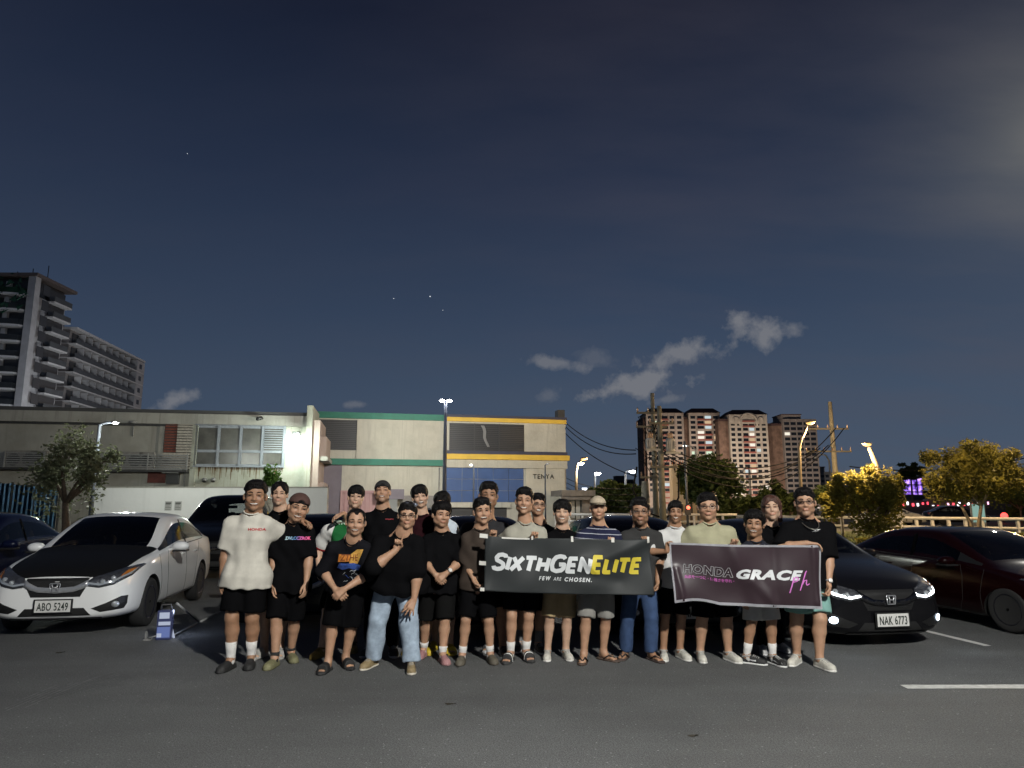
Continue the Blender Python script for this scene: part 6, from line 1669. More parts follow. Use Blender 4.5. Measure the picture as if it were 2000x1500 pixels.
    # ---- eyes, brows, teeth
    rt = Vector(root)
    for x in (-1, 1):
        bm = bmesh.new()
        sq = .0050 if mouth == 'smile' else .0060
        bmesh.ops.create_uvsphere(bm, u_segments=14, v_segments=10, radius=1.0)
        for f_ in bm.faces:
            c = f_.calc_center_median(); f_.material_index = 1 if (c.y > .35 and abs(c.x) < .62) else 0
        for v in bm.verts: v.co = hp(x * (.031 + ey) + v.co.x * .0145, .0775 + v.co.y * .011, .009 + v.co.z * sq) - rt
        link('eye', bm, [EYEW, IRIS], P, True)
        bm = bmesh.new()
        tube(bm, [hp(x * .013, .0955, .0305 + bz) - rt, hp(x * .028, .0905, .0365 + bz) - rt, hp(x * .043, .078, .0335 + bz) - rt, hp(x * .050, .069, .028 + bz * .5) - rt], [.0034 * hs, .0044 * hs, .0036 * hs, .0016 * hs], 6)
        link('eyebrow', bm, HAIR, P, True)
    if mouth in ('smile', 'open'):
        bm = bmesh.new(); top, bot = [], []
        for i in range(9):
            u = -.027 + .054 * i / 8; y = .0880 - 9 * u * u; zc = -.0615 + 5 * u * u
            th = (.0040 if mouth == 'smile' else .0042) * (1 - (abs(u) / .031) ** 2)
            zt = zc + (.001 if mouth == 'smile' else .007)
            top.append(bm.verts.new(hp(u, y, zt + th) - rt)); bot.append(bm.verts.new(hp(u, y + .001, zt - th) - rt))
        for i in range(8): bm.faces.new((bot[i], bot[i + 1], top[i + 1], top[i]))
        link('teeth', bm, TEETH, P, True)
    # ---- hair / cap
    def head_solid(step=.0075): return Solid([HO[i] - .16 * hs for i in range(3)], [HO[i] + .19 * hs for i in range(3)], step)
    rr = random.Random(seed * 31 + 5)
    def hairnoise(a):
        ph = [rr.uniform(0, 6.28) for _ in range(6)]
        def f(X, Y, Z): return a * (np.sin(150 * X + ph[0] + 2.5 * np.sin(60 * Z + ph[1])) + .8 * np.sin(120 * Z + 90 * Y + ph[2] + 2 * np.sin(70 * X + ph[3])) + np.sin(70 * Y + 60 * X + ph[4]))
        return f
    if hair != 'none':
        S = head_solid()
        if hair in ('short', 'receding', 'fade', 'full', 'fringe', 'parted', 'long', 'spiky', 'undercap', 'undercap_long'):
            up_ = {'short': .012, 'receding': .004, 'fade': .016, 'full': .020, 'fringe': .018, 'parted': .014, 'long': .012, 'spiky': .020, 'undercap': .002, 'undercap_long': .004}[hair]
            he(S, (0, -.014, .046 + up_ * .5), (.078 + up_ * (.5 if hair in ('fade', 'short', 'spiky') else .8), .098 + up_ * .35, .084 + up_ * .75), 0)
            if hair in ('full', 'fringe', 'spiky'): he(S, (.012, .035, .108), (.062, .058, .036), .03)
            if hair in ('fade', 'short'):
                he(S, (0, .018, .112), (.062, .070, .030), .03)
                for k in range(6): hcn(S, (-.045 + .018 * k, .060, .104), (-.048 + .019 * k, .070, .116 + .003 * (k % 2)), .015, .010, .02)
            if hair in ('long', 'undercap_long'):
                for x in (-1, 1): hcn(S, (x * .070, -.005, .03), (x * .066, -.015, -.13), .026, .024, .03)
            hl = {'short': .086, 'receding': .100, 'fade': .090, 'full': .076, 'fringe': .058, 'parted': .090, 'long': .086, 'spiky': .076, 'undercap': .06, 'undercap_long': .06}[hair]
            if hair in ('short', 'fade', 'receding', 'full', 'spiky'):
                hz = {'short': .064, 'fade': .068, 'receding': .078, 'full': .060, 'spiky': .060}[hair]
                hj, hp_, ht = rr.uniform(.0015, .004), rr.uniform(0, 6), rr.uniform(-.008, .008)
                def boxcut(X, Y, Z):
                    x, y, z = X - HO.x, Y - HO.y, Z - HO.z
                    u = np.abs(x * hxv.x + y * hxv.y + z * hxv.z) / (hs * wx); v = (x * hyv.x + y * hyv.y + z * hyv.z) / hs; w = (x * hzv.x + y * hzv.y + z * hzv.z) / hs
                    return np.maximum(np.maximum(u - .061 + .05 * np.maximum(w - .03, 0), .030 - v), w - (hz - .017 * (u / .06) ** 2 + hj * np.sin(150 * u + hp_) + ht * (x * hxv.x + y * hxv.y + z * hxv.z) / .06)) * hs
                S.fn(*big, boxcut, .012 * hs, '-')
                if hair in ('fade', 'short'):
                    for x in (-1, 1): he(S, (x * .098, -.005, -.008 if hair == 'fade' else -.022), (.036, .12, .064), .006, '-')
            else: he(S, (0, .122, hl - .100), (.0665, .088, .100), .006, '-')
            if hair == 'parted': he(S, (0, .10, .062), (.030, .06, .030), .006, '-')
            if hair == 'receding':
                for x in (-1, 1): he(S, (x * .042, .085, .085), (.030, .055, .030), .006, '-')
            if hair == 'fringe':
                for k in range(5): hcn(S, (-.048 + .024 * k, .068, .085), (-.052 + .024 * k + .010, .086 - .004 * abs(k - 2), .040 + .006 * (k % 2)), .017, .007, .008)
            if hair in ('full', 'spiky'):
                for k in range(4): hcn(S, (-.040 + .027 * k, .070, .100), (-.046 + .030 * k, .086, .066 + .010 * (k % 2)), .018, .006, .012)
            if hair in ('parted', 'long'):
                for x in (-1, 1): hcn(S, (x * .030, .070, .098), (x * .064, .046, .030), .016, .012, .02)
            # clear ears, nape and cheeks
            if hair not in ('long', 'undercap_long'):
                for x in (-1, 1): he(S, (x * .090, .040, -.048), (.034, .075, .058), .004, '-')
                S.fn(*big, lambda X, Y, Z: ((X - HO.x) * hzv.x + (Y - HO.y) * hzv.y + (Z - HO.z) * hzv.z) + .058 * hs, .006, '-')
            else:
                he(S, (0, .10, -.06), (.060, .085, .085), .006, '-')
            S.D += hairnoise(.0013 * hs)(S.X, S.Y, S.Z)
        V2, F2 = S.mesh()
        if len(V2): mesh_np('hair', V2 - np.array(root), F2, HAIR, P)
    if trim and 'cap' in trim:
        cm = mat('cap_' + str(trim['cap']), trim['cap'], .85, var=.12, scale=40, bump=.3, bscale=120)
        S = head_solid()
        he(S, (0, -.010, .048), (.084, .104, .094), 0)
        tilt = .25 if trim.get('back') else -.05
        n_ = (hzv + hyv * (.42 if trim.get('back') else .10)).normalized() if trim.get('back') else (hzv - hyv * .10).normalized()
        pc = hp(0, 0, .052 if not trim.get('back') else .040)
        if trim.get('back'): n_ = (hzv * 1 - hyv * .22).normalized()
        S.fn(*big, lambda X, Y, Z: ((X - pc.x) * n_.x + (Y - pc.y) * n_.y + (Z - pc.z) * n_.z), .004, '-')
        if trim.get('back'): he(S, (0, .100, .062), (.028, .05, .022), .004, '-')
        V2, F2 = S.mesh(); co = mesh_np('cap', V2 - np.array(root), F2, cm, P)
        bm = bmesh.new(); sg = -1 if trim.get('back') else 1
        rows = []
        for j in range(2):
            for i in range(13):
                a = math.pi * (i / 12); r0 = .078 if j == 0 else .080
                x = math.cos(a) * r0; y = sg * (math.sin(a) * (.092 if j == 0 else .165) + (0 if j == 0 else .0))
                rows.append(hp(x, y - .01, (.060 if not trim.get('back') else .012) - (.0 if j == 0 else .016) - .012 * math.cos(a) ** 2) - rt)
        vs = [bm.verts.new(p) for p in rows]
        for i in range(12): bm.faces.new((vs[i], vs[i + 1], vs[13 + i + 1], vs[13 + i]))
        bmesh.ops.solidify(bm, geom=bm.faces[:], thickness=.004)
        link('brim', bm, cm, co, True)
    if trim and 'band' in trim:
        bm = bmesh.new()
        tube(bm, [hp(.086 * math.cos(a), -.012 + .02 * math.sin(a), .048 + .092 * math.sin(a)) - rt for a in [math.pi * k / 14 for k in range(15)]], .006, 6)
        link('hair_band', bm, mat('hair_band', trim['band'], .6), P, True)
    if trim and 'shades' in trim:
        bm = bmesh.new()
        for x in (-1, 1):
            M = Matrix.Translation(hp(x * .034 + .02, .070, .120) - rt) @ Matrix((tuple(hxv), tuple(hyv), tuple(hzv))).transposed().to_4x4()
            bmesh.ops.create_uvsphere(bm, u_segments=14, v_segments=8, radius=.026 * hs, matrix=M @ Matrix.Diagonal((1.15, .35, .8, 1)))
        link('sunglasses', bm, mat('mirrored_sunglasses', (.55, .58, .66), .08, .9), P, True)
    if glasses:
        gm = SPECS if glasses == 'dark' else WIRE
        bm = bmesh.new(); rg = .0026 * hs if glasses == 'dark' else .0019 * hs
        for x in (-1, 1):
            ring = [hp(x * .032 + .0215 * math.cos(a) * 1.05, .1015 - .010 * (abs(.032 * x + .0215 * math.cos(a)) / .05) ** 2, .008 + .0165 * math.sin(a) * (1 if glasses == 'dark' else 1.05)) - rt for a in [2 * math.pi * k / 18 for k in range(19)]]
            tube(bm, ring, rg, 5)
            tube(bm, [hp(x * .054, .090, .012) - rt, hp(x * .074, .045, .012) - rt, hp(x * .078, -.005, .008) - rt], rg, 5)
        tube(bm, [hp(-.011, .1015, .012) - rt, hp(0, .1045, .014) - rt, hp(.011, .1015, .012) - rt], rg, 5)
        go = link('spectacles', bm, gm, P, True)
        for x in (-1, 1):
            bm = bmesh.new(); vs = [bm.verts.new(hp(x * .032 + .021 * math.cos(a), .1005 - .010 * (abs(.032 * x + .0215 * math.cos(a)) / .05) ** 2, .008 + .016 * math.sin(a)) - rt) for a in [2 * math.pi * k / 18 for k in range(18)]]
            bm.faces.new(vs); link('lens', bm, LENS, go)
    # ---- clothing
    tm = cloth(tee[1], tee[0])
    tt = [-.3, 0, .2, .4, .6, .78, .90, .97]
    hemt = ((hem * H) - HC.z) / L
    ww = [.214 * w_ * s * fat ** .8, .210 * w_ * s * fat ** .8, .190 * w_ * s, .174 * w_ * s, .182 * w_ * s, hwid * .95, hwid * .62, .07]
    dd = [.152 * w_ * s * fat ** .8 + belly * .5, .150 * w_ * s * fat ** .8 + belly * .6, .132 * w_ * s + belly * .8, .124 * w_ * s + belly * .7, .134 * w_ * s + belly * .3, .122 * w_ * s, .096 * s, .062]
    S = Solid([min(S0.x, S1.x, EL[0].x, EL[1].x, HC.x) - .22, min(S0.y, S1.y, EL[0].y, EL[1].y, HC.y) - .30, HC.z - .32], [max(S0.x, S1.x, EL[0].x, EL[1].x, HC.x) + .22, max(S0.y, S1.y, EL[0].y, EL[1].y, HC.y) + .26, NB.z + .10], .0125, [([NB[i] - (.13, .13, .08)[i] for i in range(3)], [NB[i] + (.13, .13, .08)[i] for i in range(3)], .0075)])
    S.fn(*big, torso_field(HC, up, side, front, L, tt, ww, dd, [b for b in bo], hemt, .99, 2.15), 0)
    for i in (0, 1):
        Sp = S0 if i == 0 else S1
        if sleeve <= 1: e = Sp + (EL[i] - Sp) * sleeve
        else: e = EL[i] + (WR[i] - EL[i]) * (sleeve - 1)
        if sleeve > 1:
            S.cone(Sp - up * .032, EL[i], .060 * s * fat, .074 * s * fat, .07); S.cone(EL[i], e, .072 * s * fat, .075 * s * fat, .02, cut=True)
        else: S.cone(Sp - up * .032, e, .058 * s * fat, .079 * s * fat, .08, cut=True)
        S.cone(Sp - up * .030, NB - up * .024, .048 * s, .054 * s, .06)
    S.cone(NB - up * .11 - front * .0, NB - up * .044 + front * .012, .095 * s, .082 * s * fat ** .5, .05)
    wr = wrinkles(seed, .0145)
    lowf = np.clip(1.25 - (S.Z - HC.z) / (NB.z - HC.z), .3, .62)
    S.D += (wr(S.X, S.Y, S.Z) * lowf).astype(np.float32)
    # neck opening with a rib collar round its rim
    ca_, cb_ = NB - up * .046 + front * .012, NB + up * .10 + front * .050
    ax_ = cb_ - ca_; rr0, rr1 = .064 * s * fat ** .5, .078 * s * fat ** .5
    x, y, z = S.X - ca_.x, S.Y - ca_.y, S.Z - ca_.z
    tq = np.clip((x * ax_.x + y * ax_.y + z * ax_.z) / ax_.dot(ax_), 0, 1)
    dc = np.sqrt((x - tq * ax_.x) ** 2 + (y - tq * ax_.y) ** 2 + (z - tq * ax_.z) ** 2) - (rr0 + tq * (rr1 - rr0))
    SD = S.D.copy()
    dc = np.maximum(dc, -(x * ax_.x + y * ax_.y + z * ax_.z) / ax_.length)
    rim = []
    e1 = side; e2 = ax_.cross(e1).normalized(); e1 = e2.cross(ax_).normalized()
    for k in range(32):
        a_ = 2 * math.pi * k / 32; last = None
        for tau in np.linspace(0, 1, 60):
            p_ = ca_ + ax_ * float(tau) + (e1 * math.cos(a_) + e2 * math.sin(a_)) * (rr0 + float(tau) * (rr1 - rr0))
            gi = [min(int(np.searchsorted(S.ax[d], p_[d])), len(S.ax[d]) - 1) for d in range(3)]
            if SD[gi[0], gi[1], gi[2]] < 0.004: last = p_
            elif tau > .02: break
        rim.append(last if last is not None else ca_ + (e1 * math.cos(a_) + e2 * math.sin(a_)) * rr0)
    for _ in range(3): rim = [(rim[k - 1] + rim[k] * 2 + rim[(k + 1) % 32]) / 4 for k in range(32)]
    S.D = np.maximum(SD, -dc).astype(np.float32)
    V3, F3 = S.mesh()
    tp = mesh_np('tee_shirt', V3 - np.array(root), F3, tm, P)
    bm = bmesh.new(); tube(bm, [p_ - rt for p_ in rim + rim[:1]], .0078, 6, cap=False)
    link('collar', bm, tm if not two_tone else cloth('red_trim', two_tone[1]), tp, True)
    if stripes or two_tone:
        q = V3 - np.array(HC); t = q @ np.array(up) / L; u = np.abs(q @ np.array(side)) / hwid
        C = np.zeros((len(V3), 4), dtype=np.float32); C[:, 0] = t * L; C[:, 1] = u
        for i in (0, 1):
            Sp = S0 if i == 0 else S1; e = EL[i] - Sp; ta = ((V3 - np.array(Sp)) @ np.array(e)) / e.dot(e)
            C[:, 2] = np.maximum(C[:, 2], np.where((q @ np.array(side) * (-1 if i == 0 else 1)) > hwid * .8, ta / sleeve, 0))
        ca = tp.data.color_attributes.new('pat', 'FLOAT_COLOR', 'POINT'); ca.data.foreach_set('color', C.ravel())
        pm = mat('cloth_pattern_%d' % seed, tee[0], .9, bump=.25, bscale=42, spec=.15); nt = pm.node_tree; N_, L_ = nt.nodes, nt.links
        a_ = N_.new('ShaderNodeAttribute'); a_.attribute_name = 'pat'; sp = N_.new('ShaderNodeSeparateColor'); L_.new(a_.outputs['Color'], sp.inputs[0])
        def mth(op, a, b):
            m_ = N_.new('ShaderNodeMath'); m_.operation = op
            for k_, v_ in enumerate((a, b)):
                if isinstance(v_, (int, float)): m_.inputs[k_].default_value = v_
                else: L_.new(v_, m_.inputs[k_])
            return m_.outputs[0]
        def mixc(f_, a, b):
            m_ = N_.new('ShaderNodeMix'); m_.data_type = 'RGBA'; L_.new(f_, m_.inputs[0])
            for k_, v_ in ((6, a), (7, b)):
                if isinstance(v_, tuple): m_.inputs[k_].default_value = v_ + (1,)
                else: L_.new(v_, m_.inputs[k_])
            return m_.outputs[2]
        if stripes:
            c_ = mixc(mth('LESS_THAN', mth('MODULO', mth('ADD', sp.outputs[0], 10 * stripes[1]), stripes[1]), stripes[1] * stripes[2]), tuple(tee[0]), tuple(stripes[0]))
        else:
            c_ = mixc(mth('LESS_THAN', mth('ADD', sp.outputs[1], mth('MULTIPLY', sp.outputs[0], .55)), 1.04), tuple(tee[0]), tuple(two_tone[0]))
            c_ = mixc(mth('GREATER_THAN', sp.outputs[2], .92), c_, tuple(two_tone[1]))
        L_.new(c_, N_['Principled BSDF'].inputs['Base Color'])
        tp.data.materials.clear(); tp.data.materials.append(pm)
    # shorts or trousers
    bmn = cloth(bottom[1], bottom[0], var=bottom[2] if len(bottom) > 2 else .10)
    S = Solid([HC.x - .36, min(HC.y, KN[0].y, KN[1].y, AN[0].y, AN[1].y) - .22, 0.03], [HC.x + .36, max(HC.y, AN[0].y, AN[1].y) + .24, HC.z + .2], .0135)
    S.fn(*big, torso_field(HC, up, side, front, L, [-.25, 0, .2, .4], [.15 * w_ * s, .170 * w_ * s, .155 * w_ * s, .15 * w_ * s], [.112 * w_ * s, .116 * w_ * s + belly * .3, .115 * w_ * s + belly * .6, .11 * s], [0, 0, belly * .3, belly * .3], -.12, min(hemt + .16, .1)), 0)
    long_ = leg > 1.5
    for i in (0, 1):
        if leg <= 1.3 and leg > 1:
            e = KN[i] + (AN[i] - KN[i]) * (leg - 1)
            S.cone(HJ[i] - Vector((0, 0, .05)), e, .106 * s * fat, .104 * s * fat, .03, cut=True)
        elif leg <= 1:
            e = HJ[i] + (KN[i] - HJ[i]) * leg
            S.cone(HJ[i] - Vector((0, 0, .05)), e, .104 * s * fat, .100 * s * fat if leg > .8 else .108 * s * fat, .03, cut=True)
        else:
            S.cone(HJ[i] - Vector((0, 0, .05)), KN[i], .102 * s * fat, (.092 if not long_ else .076) * s * fat, .03)
            e = KN[i] + (AN[i] - KN[i]) * (min(leg, 2) - 1)
            S.cone(KN[i], e, (.092 if not long_ else .076) * s * fat, (.096 if not long_ else .063 * (wd ** .5)) * s * fat, .02, cut=True)
    S.D += (wrinkles(seed + 77, .009 if long_ else .005, .9)(S.X, S.Y, S.Z)).astype(np.float32)
    V4, F4 = S.mesh()
    mesh_np('trousers' if long_ else 'shorts', V4 - np.array(root), F4, bmn, P)
    # socks and shoes
    for i in (0, 1):
        if socks:
            sc_, top = socks
            bm = bmesh.new(); d = KN[i] - AN[i]
            cf = .035 * s
            ps = [FT[i] * .6 + AN[i] * .4, AN[i], AN[i] + d * top * .5, AN[i] + d * top]
            tube(bm, [p - rt for p in ps], [.040 * s, .042 * s, .044 * s * fat ** .5, .0475 * s * fat], 14)
            link('sock', bm, mat('sock_' + str(sc_), sc_, .9, var=.08, scale=40, bump=.3, bscale=90), P, True)
        k = shoes if isinstance(shoes[0], str) else shoes[i]
        shoe(k[0], FT[i], yaws[i], s * 1.02, rt, k[1], k[2], P, AN[i])
    info = dict(P=P, root=root, tee=tp, V=V3, F=F3, S=(S0, S1), WR=WR, EL=EL, HD=HD, hs=hs, Yb=Yb, side=side, up=up, HDIR=HDIR, HJ=HJ, KN=KN)
    return info

def print_on(info, me, px, py, width_px, m, name='print', rot=0.0, lift=.004):
    """lay flat lettering on the front of a shirt, following its folds"""
    V, F = info['V'], info['F']; Y = info['Yb']
    tree = BVHTree.FromPolygons([tuple(v) for v in V], [tuple(f) for f in F])
    bm = bmesh.new(); bm.from_mesh(me)
    xs = [v.co.x for v in bm.verts]; ys = [v.co.y for v in bm.verts]
    cx, cy = (min(xs) + max(xs)) / 2, (min(ys) + max(ys)) / 2
    wv = (at(px + width_px / 2, py, Y) - at(px - width_px / 2, py, Y)).x; k = wv / (max(xs) - min(xs))
    bmesh.ops.triangulate(bm, faces=bm.faces[:])
    for _ in range(2):
        es = [e for e in bm.edges if e.calc_length() * k > .025]
        if es: bmesh.ops.subdivide_edges(bm, edges=es, cuts=1); bmesh.ops.triangulate(bm, faces=bm.faces[:])
    c = at(px, py, Y); ca, sa = math.cos(rot), math.sin(rot)
    ray = px_dir(px, py)
    for v in bm.verts:
        x, z = (v.co.x - cx) * k, (v.co.y - cy) * k
        p = Vector((c.x + x * ca - z * sa, Y - .5, c.z + x * sa + z * ca)) - ray * 0
        o = p + Vector((ray.x, 0, ray.z)) / ray.y * -.5
        h = tree.ray_cast(o, ray)
        q = h[0] - ray * lift if h[0] is not None else Vector((p.x, Y - .15, p.z))
        v.co = q - info['root']
    return link(name, bm, m, info['tee'])
# ================================================================ the group
BLK = ((.0042, .0042, .0048), 'black'); BLKS = ((.0035, .0035, .004), 'black_shorts')
WSOCK, BSOCK = (.54, .53, .51), (.02, .02, .02)
SN = (.47, .455, .40); SOLE_W = (.62, .61, .57)
CLASP_L = lambda x, y: {'w': (x, y), 'y': -.25, 'd': (.75, -.25, -.62), 'n': (.15, .8, -.3), 'curl': .55, 'pole': (-.8, .6, -.2)}
CLASP_R = lambda x, y: {'w': (x, y), 'y': -.27, 'd': (-.75, -.25, -.62), 'n': (-.15, .8, -.3), 'curl': .55, 'pole': (.8, .6, -.2)}
OVER = lambda x, y, yo=-.12, pole=(.3, .2, -1): {'w': (x, y), 'y': yo, 'd': (.05, -.25, 1), 'n': (0, -1, -.1), 'curl': 1.25, 'pole': pole}
GRIP = lambda x, y, yo=-.22, n=(1, -.3, 0): {'w': (x, y), 'y': yo, 'd': (.35 * n[0], -.25, -1), 'n': n, 'curl': .9}
FRONTG, BACKG = 'men standing in the front row of the group', 'men standing in the back row of the group'

P1 = person('man in white tee with red chest lettering, black shorts and white socks, hand hanging', [(443, 1309), (488, 1304)], (452, 521, 1016), (499, 938, 998), hair='fade', skin='brown', fw=1.08, fat=1.14, wd=1.08,
            tee=((.47, .45, .395), 'off_white'), bottom=BLKS, leg=.86, socks=(WSOCK, .42), shoes=('clog', (.012, .012, .012), (.012, .012, .012)), yaws=(-.12, .22), hands=({'w': (434, 1130), 'y': -.02, 'curl': .4}, {'w': (590, 1016), 'y': .16, 'd': (.85, -.5, -.25), 'n': (.1, -.4, -1), 'curl': .5, 'pole': (0, .7, -.6)}), face=(.0, .02, .04), group=FRONTG, seed=1, hem=.435)
print_on(P1, text_mesh('HONDA', 1.0, offset=.05, sx=1.45, spacing=1.04), 502, 1034, 35, mat('red_print', (.36, .03, .035), .8))
P2 = person('man in black tee with blue and pink lettering, brown cap worn backwards, olive clogs', [(531, 1304), (570, 1291)], (540, 603, 1034), (583, 962, 1020), hair='undercap', skin='tan', fw=1.05, wd=1.1, fat=1.06,
            tee=BLK, bottom=BLKS, leg=1.02, socks=(BSOCK, .14), shoes=('clog', (.15, .145, .075), (.13, .125, .065)), yaws=(-.1, .5), face=(.22, .12, .20), trim={'cap': (.060, .028, .022), 'back': True}, group=FRONTG, seed=2, sleeve=.98,
            hands=({'w': (534, 1140), 'y': -.08}, {'w': (598, 1138), 'y': -.10}), lean=0, hem=.43, Yb=7.45)
me = text_mesh('.DVLCCZROK', 1.0, offset=.03, sx=1.0, spacing=.95)
pm = mat('gradient_print', (.2, .3, .5), .8); nt = pm.node_tree; tcn = nt.nodes.new('ShaderNodeTexCoord'); rp = nt.nodes.new('ShaderNodeValToRGB'); sx_ = nt.nodes.new('ShaderNodeSeparateXYZ'); nt.links.new(tcn.outputs['Generated'], sx_.inputs[0]); nt.links.new(sx_.outputs['X'], rp.inputs[0])
e = rp.color_ramp.elements; e[0].position = .1; e[0].color = (.45, .62, .68, 1); e[1].position = 1; e[1].color = (.75, .09, .20, 1); q = e.new(.42); q.color = (.06, .22, .50, 1); q = e.new(.62); q.color = (.60, .12, .38, 1); nt.links.new(rp.outputs[0], nt.nodes['Principled BSDF'].inputs['Base Color'])
print_on(P2, me, 582, 1051, 50, pm)
P3 = person('leaning man in black graphic tee with clasped hands, long black shorts and black slides', [(635, 1313), (678, 1304)], (651, 714, 1066), (695, 992, 1046), hair='receding', skin='tan', fw=1.04, wd=1.06, H=1.64,
            tee=((.008, .008, .010), 'washed_black'), bottom=BLKS, leg=1.12, shoes=('slide', (.012, .012, .012), (.018, .018, .018)), yaws=(-.15, .55), face=(.06, .06, .05), lean=.22, sleeve=1.12, hem=.44, group=FRONTG, seed=3,
            hands=(CLASP_L(654, 1150), CLASP_R(674, 1150)))
P4 = person('big man in black tee pointing one finger up, light blue jeans, sunglasses on his head', [(722, 1304), (803, 1312)], (742, 815, 1056), (796, 981, 1032), hair='short', skin='tan', fw=1.08, wd=1.36, belly=.06, fat=1.22, H=1.70,
            tee=BLK, bottom=((.28, .345, .42), 'light_denim', .30), leg=2.0, shoes=('sneaker', (.22, .165, .085), (.56, .52, .44)), yaws=(-.35, .15), face=(.05, .02, .06), mouth='closed', glasses='wire', trim={'shades': 1}, lean=.15, sleeve=1.04, hem=.475, group=FRONTG, seed=4,
            hands=({'w': (773, 1075), 'y': -.30, 'd': (.25, -.15, 1), 'n': (.2, -1, 0), 'curl': [.02, 1.35, 1.4, 1.4], 'pole': (-.9, -.1, -.7)}, {'w': (809, 1170), 'y': -.20, 'd': (-.35, -.35, -1), 'n': (-.3, .9, -.1), 'curl': .25, 'spread': 1.0, 'pole': (.9, .5, 0)}))
P5 = person('man in black tee and shorts looking aside, watch on clasped hands, pink clogs', [(824, 1284), (867, 1295)], (836, 892, 1050), (862, 980, 1030), hair='full', skin='tan', fw=1.08, wd=1.2, belly=.02, fat=1.12,
            tee=BLK, bottom=((.006, .006, .006), 'charcoal_shorts'), leg=1.03, socks=(WSOCK, .22), shoes=('clog', (.33, .17, .17), (.30, .16, .16)), yaws=(-.2, .35), face=(.38, .05, .08), mouth='closed', beard=.25, sleeve=1.02, group=FRONTG, seed=5,
            hands=(CLASP_L(850, 1122), CLASP_R(872, 1120)), hem=.445)
P6 = person('laughing man in brown button shirt holding the left end of the black banner', [(901, 1296), (960, 1294)], (913, 958, 1046), (942, 971, 1025), hair='short', skin='tan', fw=1.0, wd=1.0,
            tee=((.040, .030, .024), 'brown_shirt'), bottom=BLKS, leg=.93, socks=(WSOCK, .24), shoes=('clog', (.085, .075, .055), (.07, .06, .045)), yaws=(-.1, .3), face=(.16, -.03, -.06), mouth='open', sleeve=.95, group=FRONTG, seed=6,
            hands=({'w': (925, 1131), 'y': -.12, 'd': (.55, -.2, -.8), 'n': (.7, -.6, .3), 'curl': .95}, OVER(964, 1054, -.22)), hem=.455)
P7 = person('grinning man in pale grey beige tee behind the banner, striped black slides with white socks', [(994, 1293), (1031, 1290)], (997, 1056, 1034), (1024, 952, 1004), hair='fade', skin='tan', fw=1.0, wd=1.06,
            tee=((.30, .29, .24), 'stone'), bottom=BLKS, leg=.84, socks=(WSOCK, .30), shoes=('slide', (.02, .02, .02), (.03, .03, .03)), yaws=(-.3, .3), face=(-.03, -.02, .05), group=FRONTG, seed=7, hands=({'w': (990, 1100), 'y': .02}, OVER(1044, 1058, -.16)), sleeve=.9)
P8 = person('young man with dark fringe in black tee, khaki shorts and white sneakers', [(1069, 1288), (1108, 1287)], (1073, 1124, 1046), (1098, 976, 1024), hair='fringe', skin='light', fw=1.06, wd=1.05,
            tee=BLK, bottom=((.30, .225, .125), 'khaki'), leg=1.0, shoes=('sneaker', SN, SOLE_W), yaws=(-.1, .2), face=(-.04, .0, .03), group=FRONTG, seed=8, hands=({'w': (1078, 1100), 'y': -.04}, {'w': (1121, 1072), 'y': -.12, 'd': (0, -.2, 1), 'n': (0, -1, 0), 'curl': 1.3, 'pole': (.5, .3, -1)}))
P9 = person('man in beige cap and navy striped tee, grey shorts and flip flops', [(1139, 1295), (1187, 1290)], (1138, 1202, 1040), (1168, 968, 1016), hair='none', trim={'cap': (.36, .30, .215)}, skin='tan', fw=1.0, wd=1.12, belly=.02,
            tee=((.014, .016, .038), 'navy'), stripes=((.34, .35, .40), .052, .14), bottom=((.19, .185, .17), 'grey_shorts'), leg=1.0, shoes=('flipflop', (.02, .015, .012), (.06, .04, .03)), yaws=(-.25, .75), face=(.1, .0, .0), mouth='closed', beard=.12, group=FRONTG, seed=9, hands=({'w': (1140, 1090), 'y': -.10}, OVER(1192, 1068, -.14)))
P10 = person('bearded man with glasses in dark grey tee and blue jeans holding the banner corner', [(1219, 1287), (1279, 1291)], (1222, 1283, 1043), (1250, 972, 1026), hair='fade', skin='brown', fw=1.04, wd=1.15, fat=1.08, belly=.01,
            tee=((.030, .030, .030), 'dark_grey'), bottom=((.035, .060, .125), 'blue_denim', .25), leg=2.0, shoes=('flipflop', (.015, .012, .012), (.05, .035, .03)), yaws=(-.45, .45), face=(0, .0, .02), mouth='closed', beard=.75, glasses='wire', group=FRONTG, seed=10,
            hands=(OVER(1257, 1066, -.20, (-.4, .2, -1)), {'w': (1284, 1135), 'y': -.14, 'd': (-.25, -.25, -1), 'n': (-1, -.3, 0), 'curl': 1.0}))
P11 = person('slim smiling man in white tee holding the left end of the maroon banner', [(1297, 1288), (1334, 1287)], (1292, 1344, 1042), (1319, 978, 1022), hair='spiky', skin='brown', fw=.95, wd=.92, fat=.92,
            tee=((.47, .47, .46), 'white'), bottom=BLKS, leg=.94, shoes=('sneaker', SN, SOLE_W), yaws=(-.15, .3), face=(.03, -.02, .06), group=FRONTG, seed=11, hands=({'w': (1303, 1077), 'y': -.24, 'd': (.1, -.1, 1), 'n': (.6, -.8, 0), 'curl': 1.2, 'pole': (-1, .2, -.5)}, {'w': (1352, 1110), 'y': -.05}))
P12 = person('large man with glasses in pale green beige tee, black shorts and white sneakers', [(1370, 1291), (1430, 1292)], (1350, 1424, 1034), (1382, 962, 1016), hair='short', skin='tan', fw=1.12, wd=1.28, fat=1.14, belly=.045,
            tee=((.29, .28, .185), 'sage'), bottom=BLKS, leg=1.02, shoes=('sneaker', SN, SOLE_W), yaws=(-.1, .35), face=(0, .02, .0), mouth='closed', glasses='wire', group=FRONTG, seed=12, hands=({'w': (1346, 1110), 'y': -.04}, OVER(1433, 1072, -.18)))
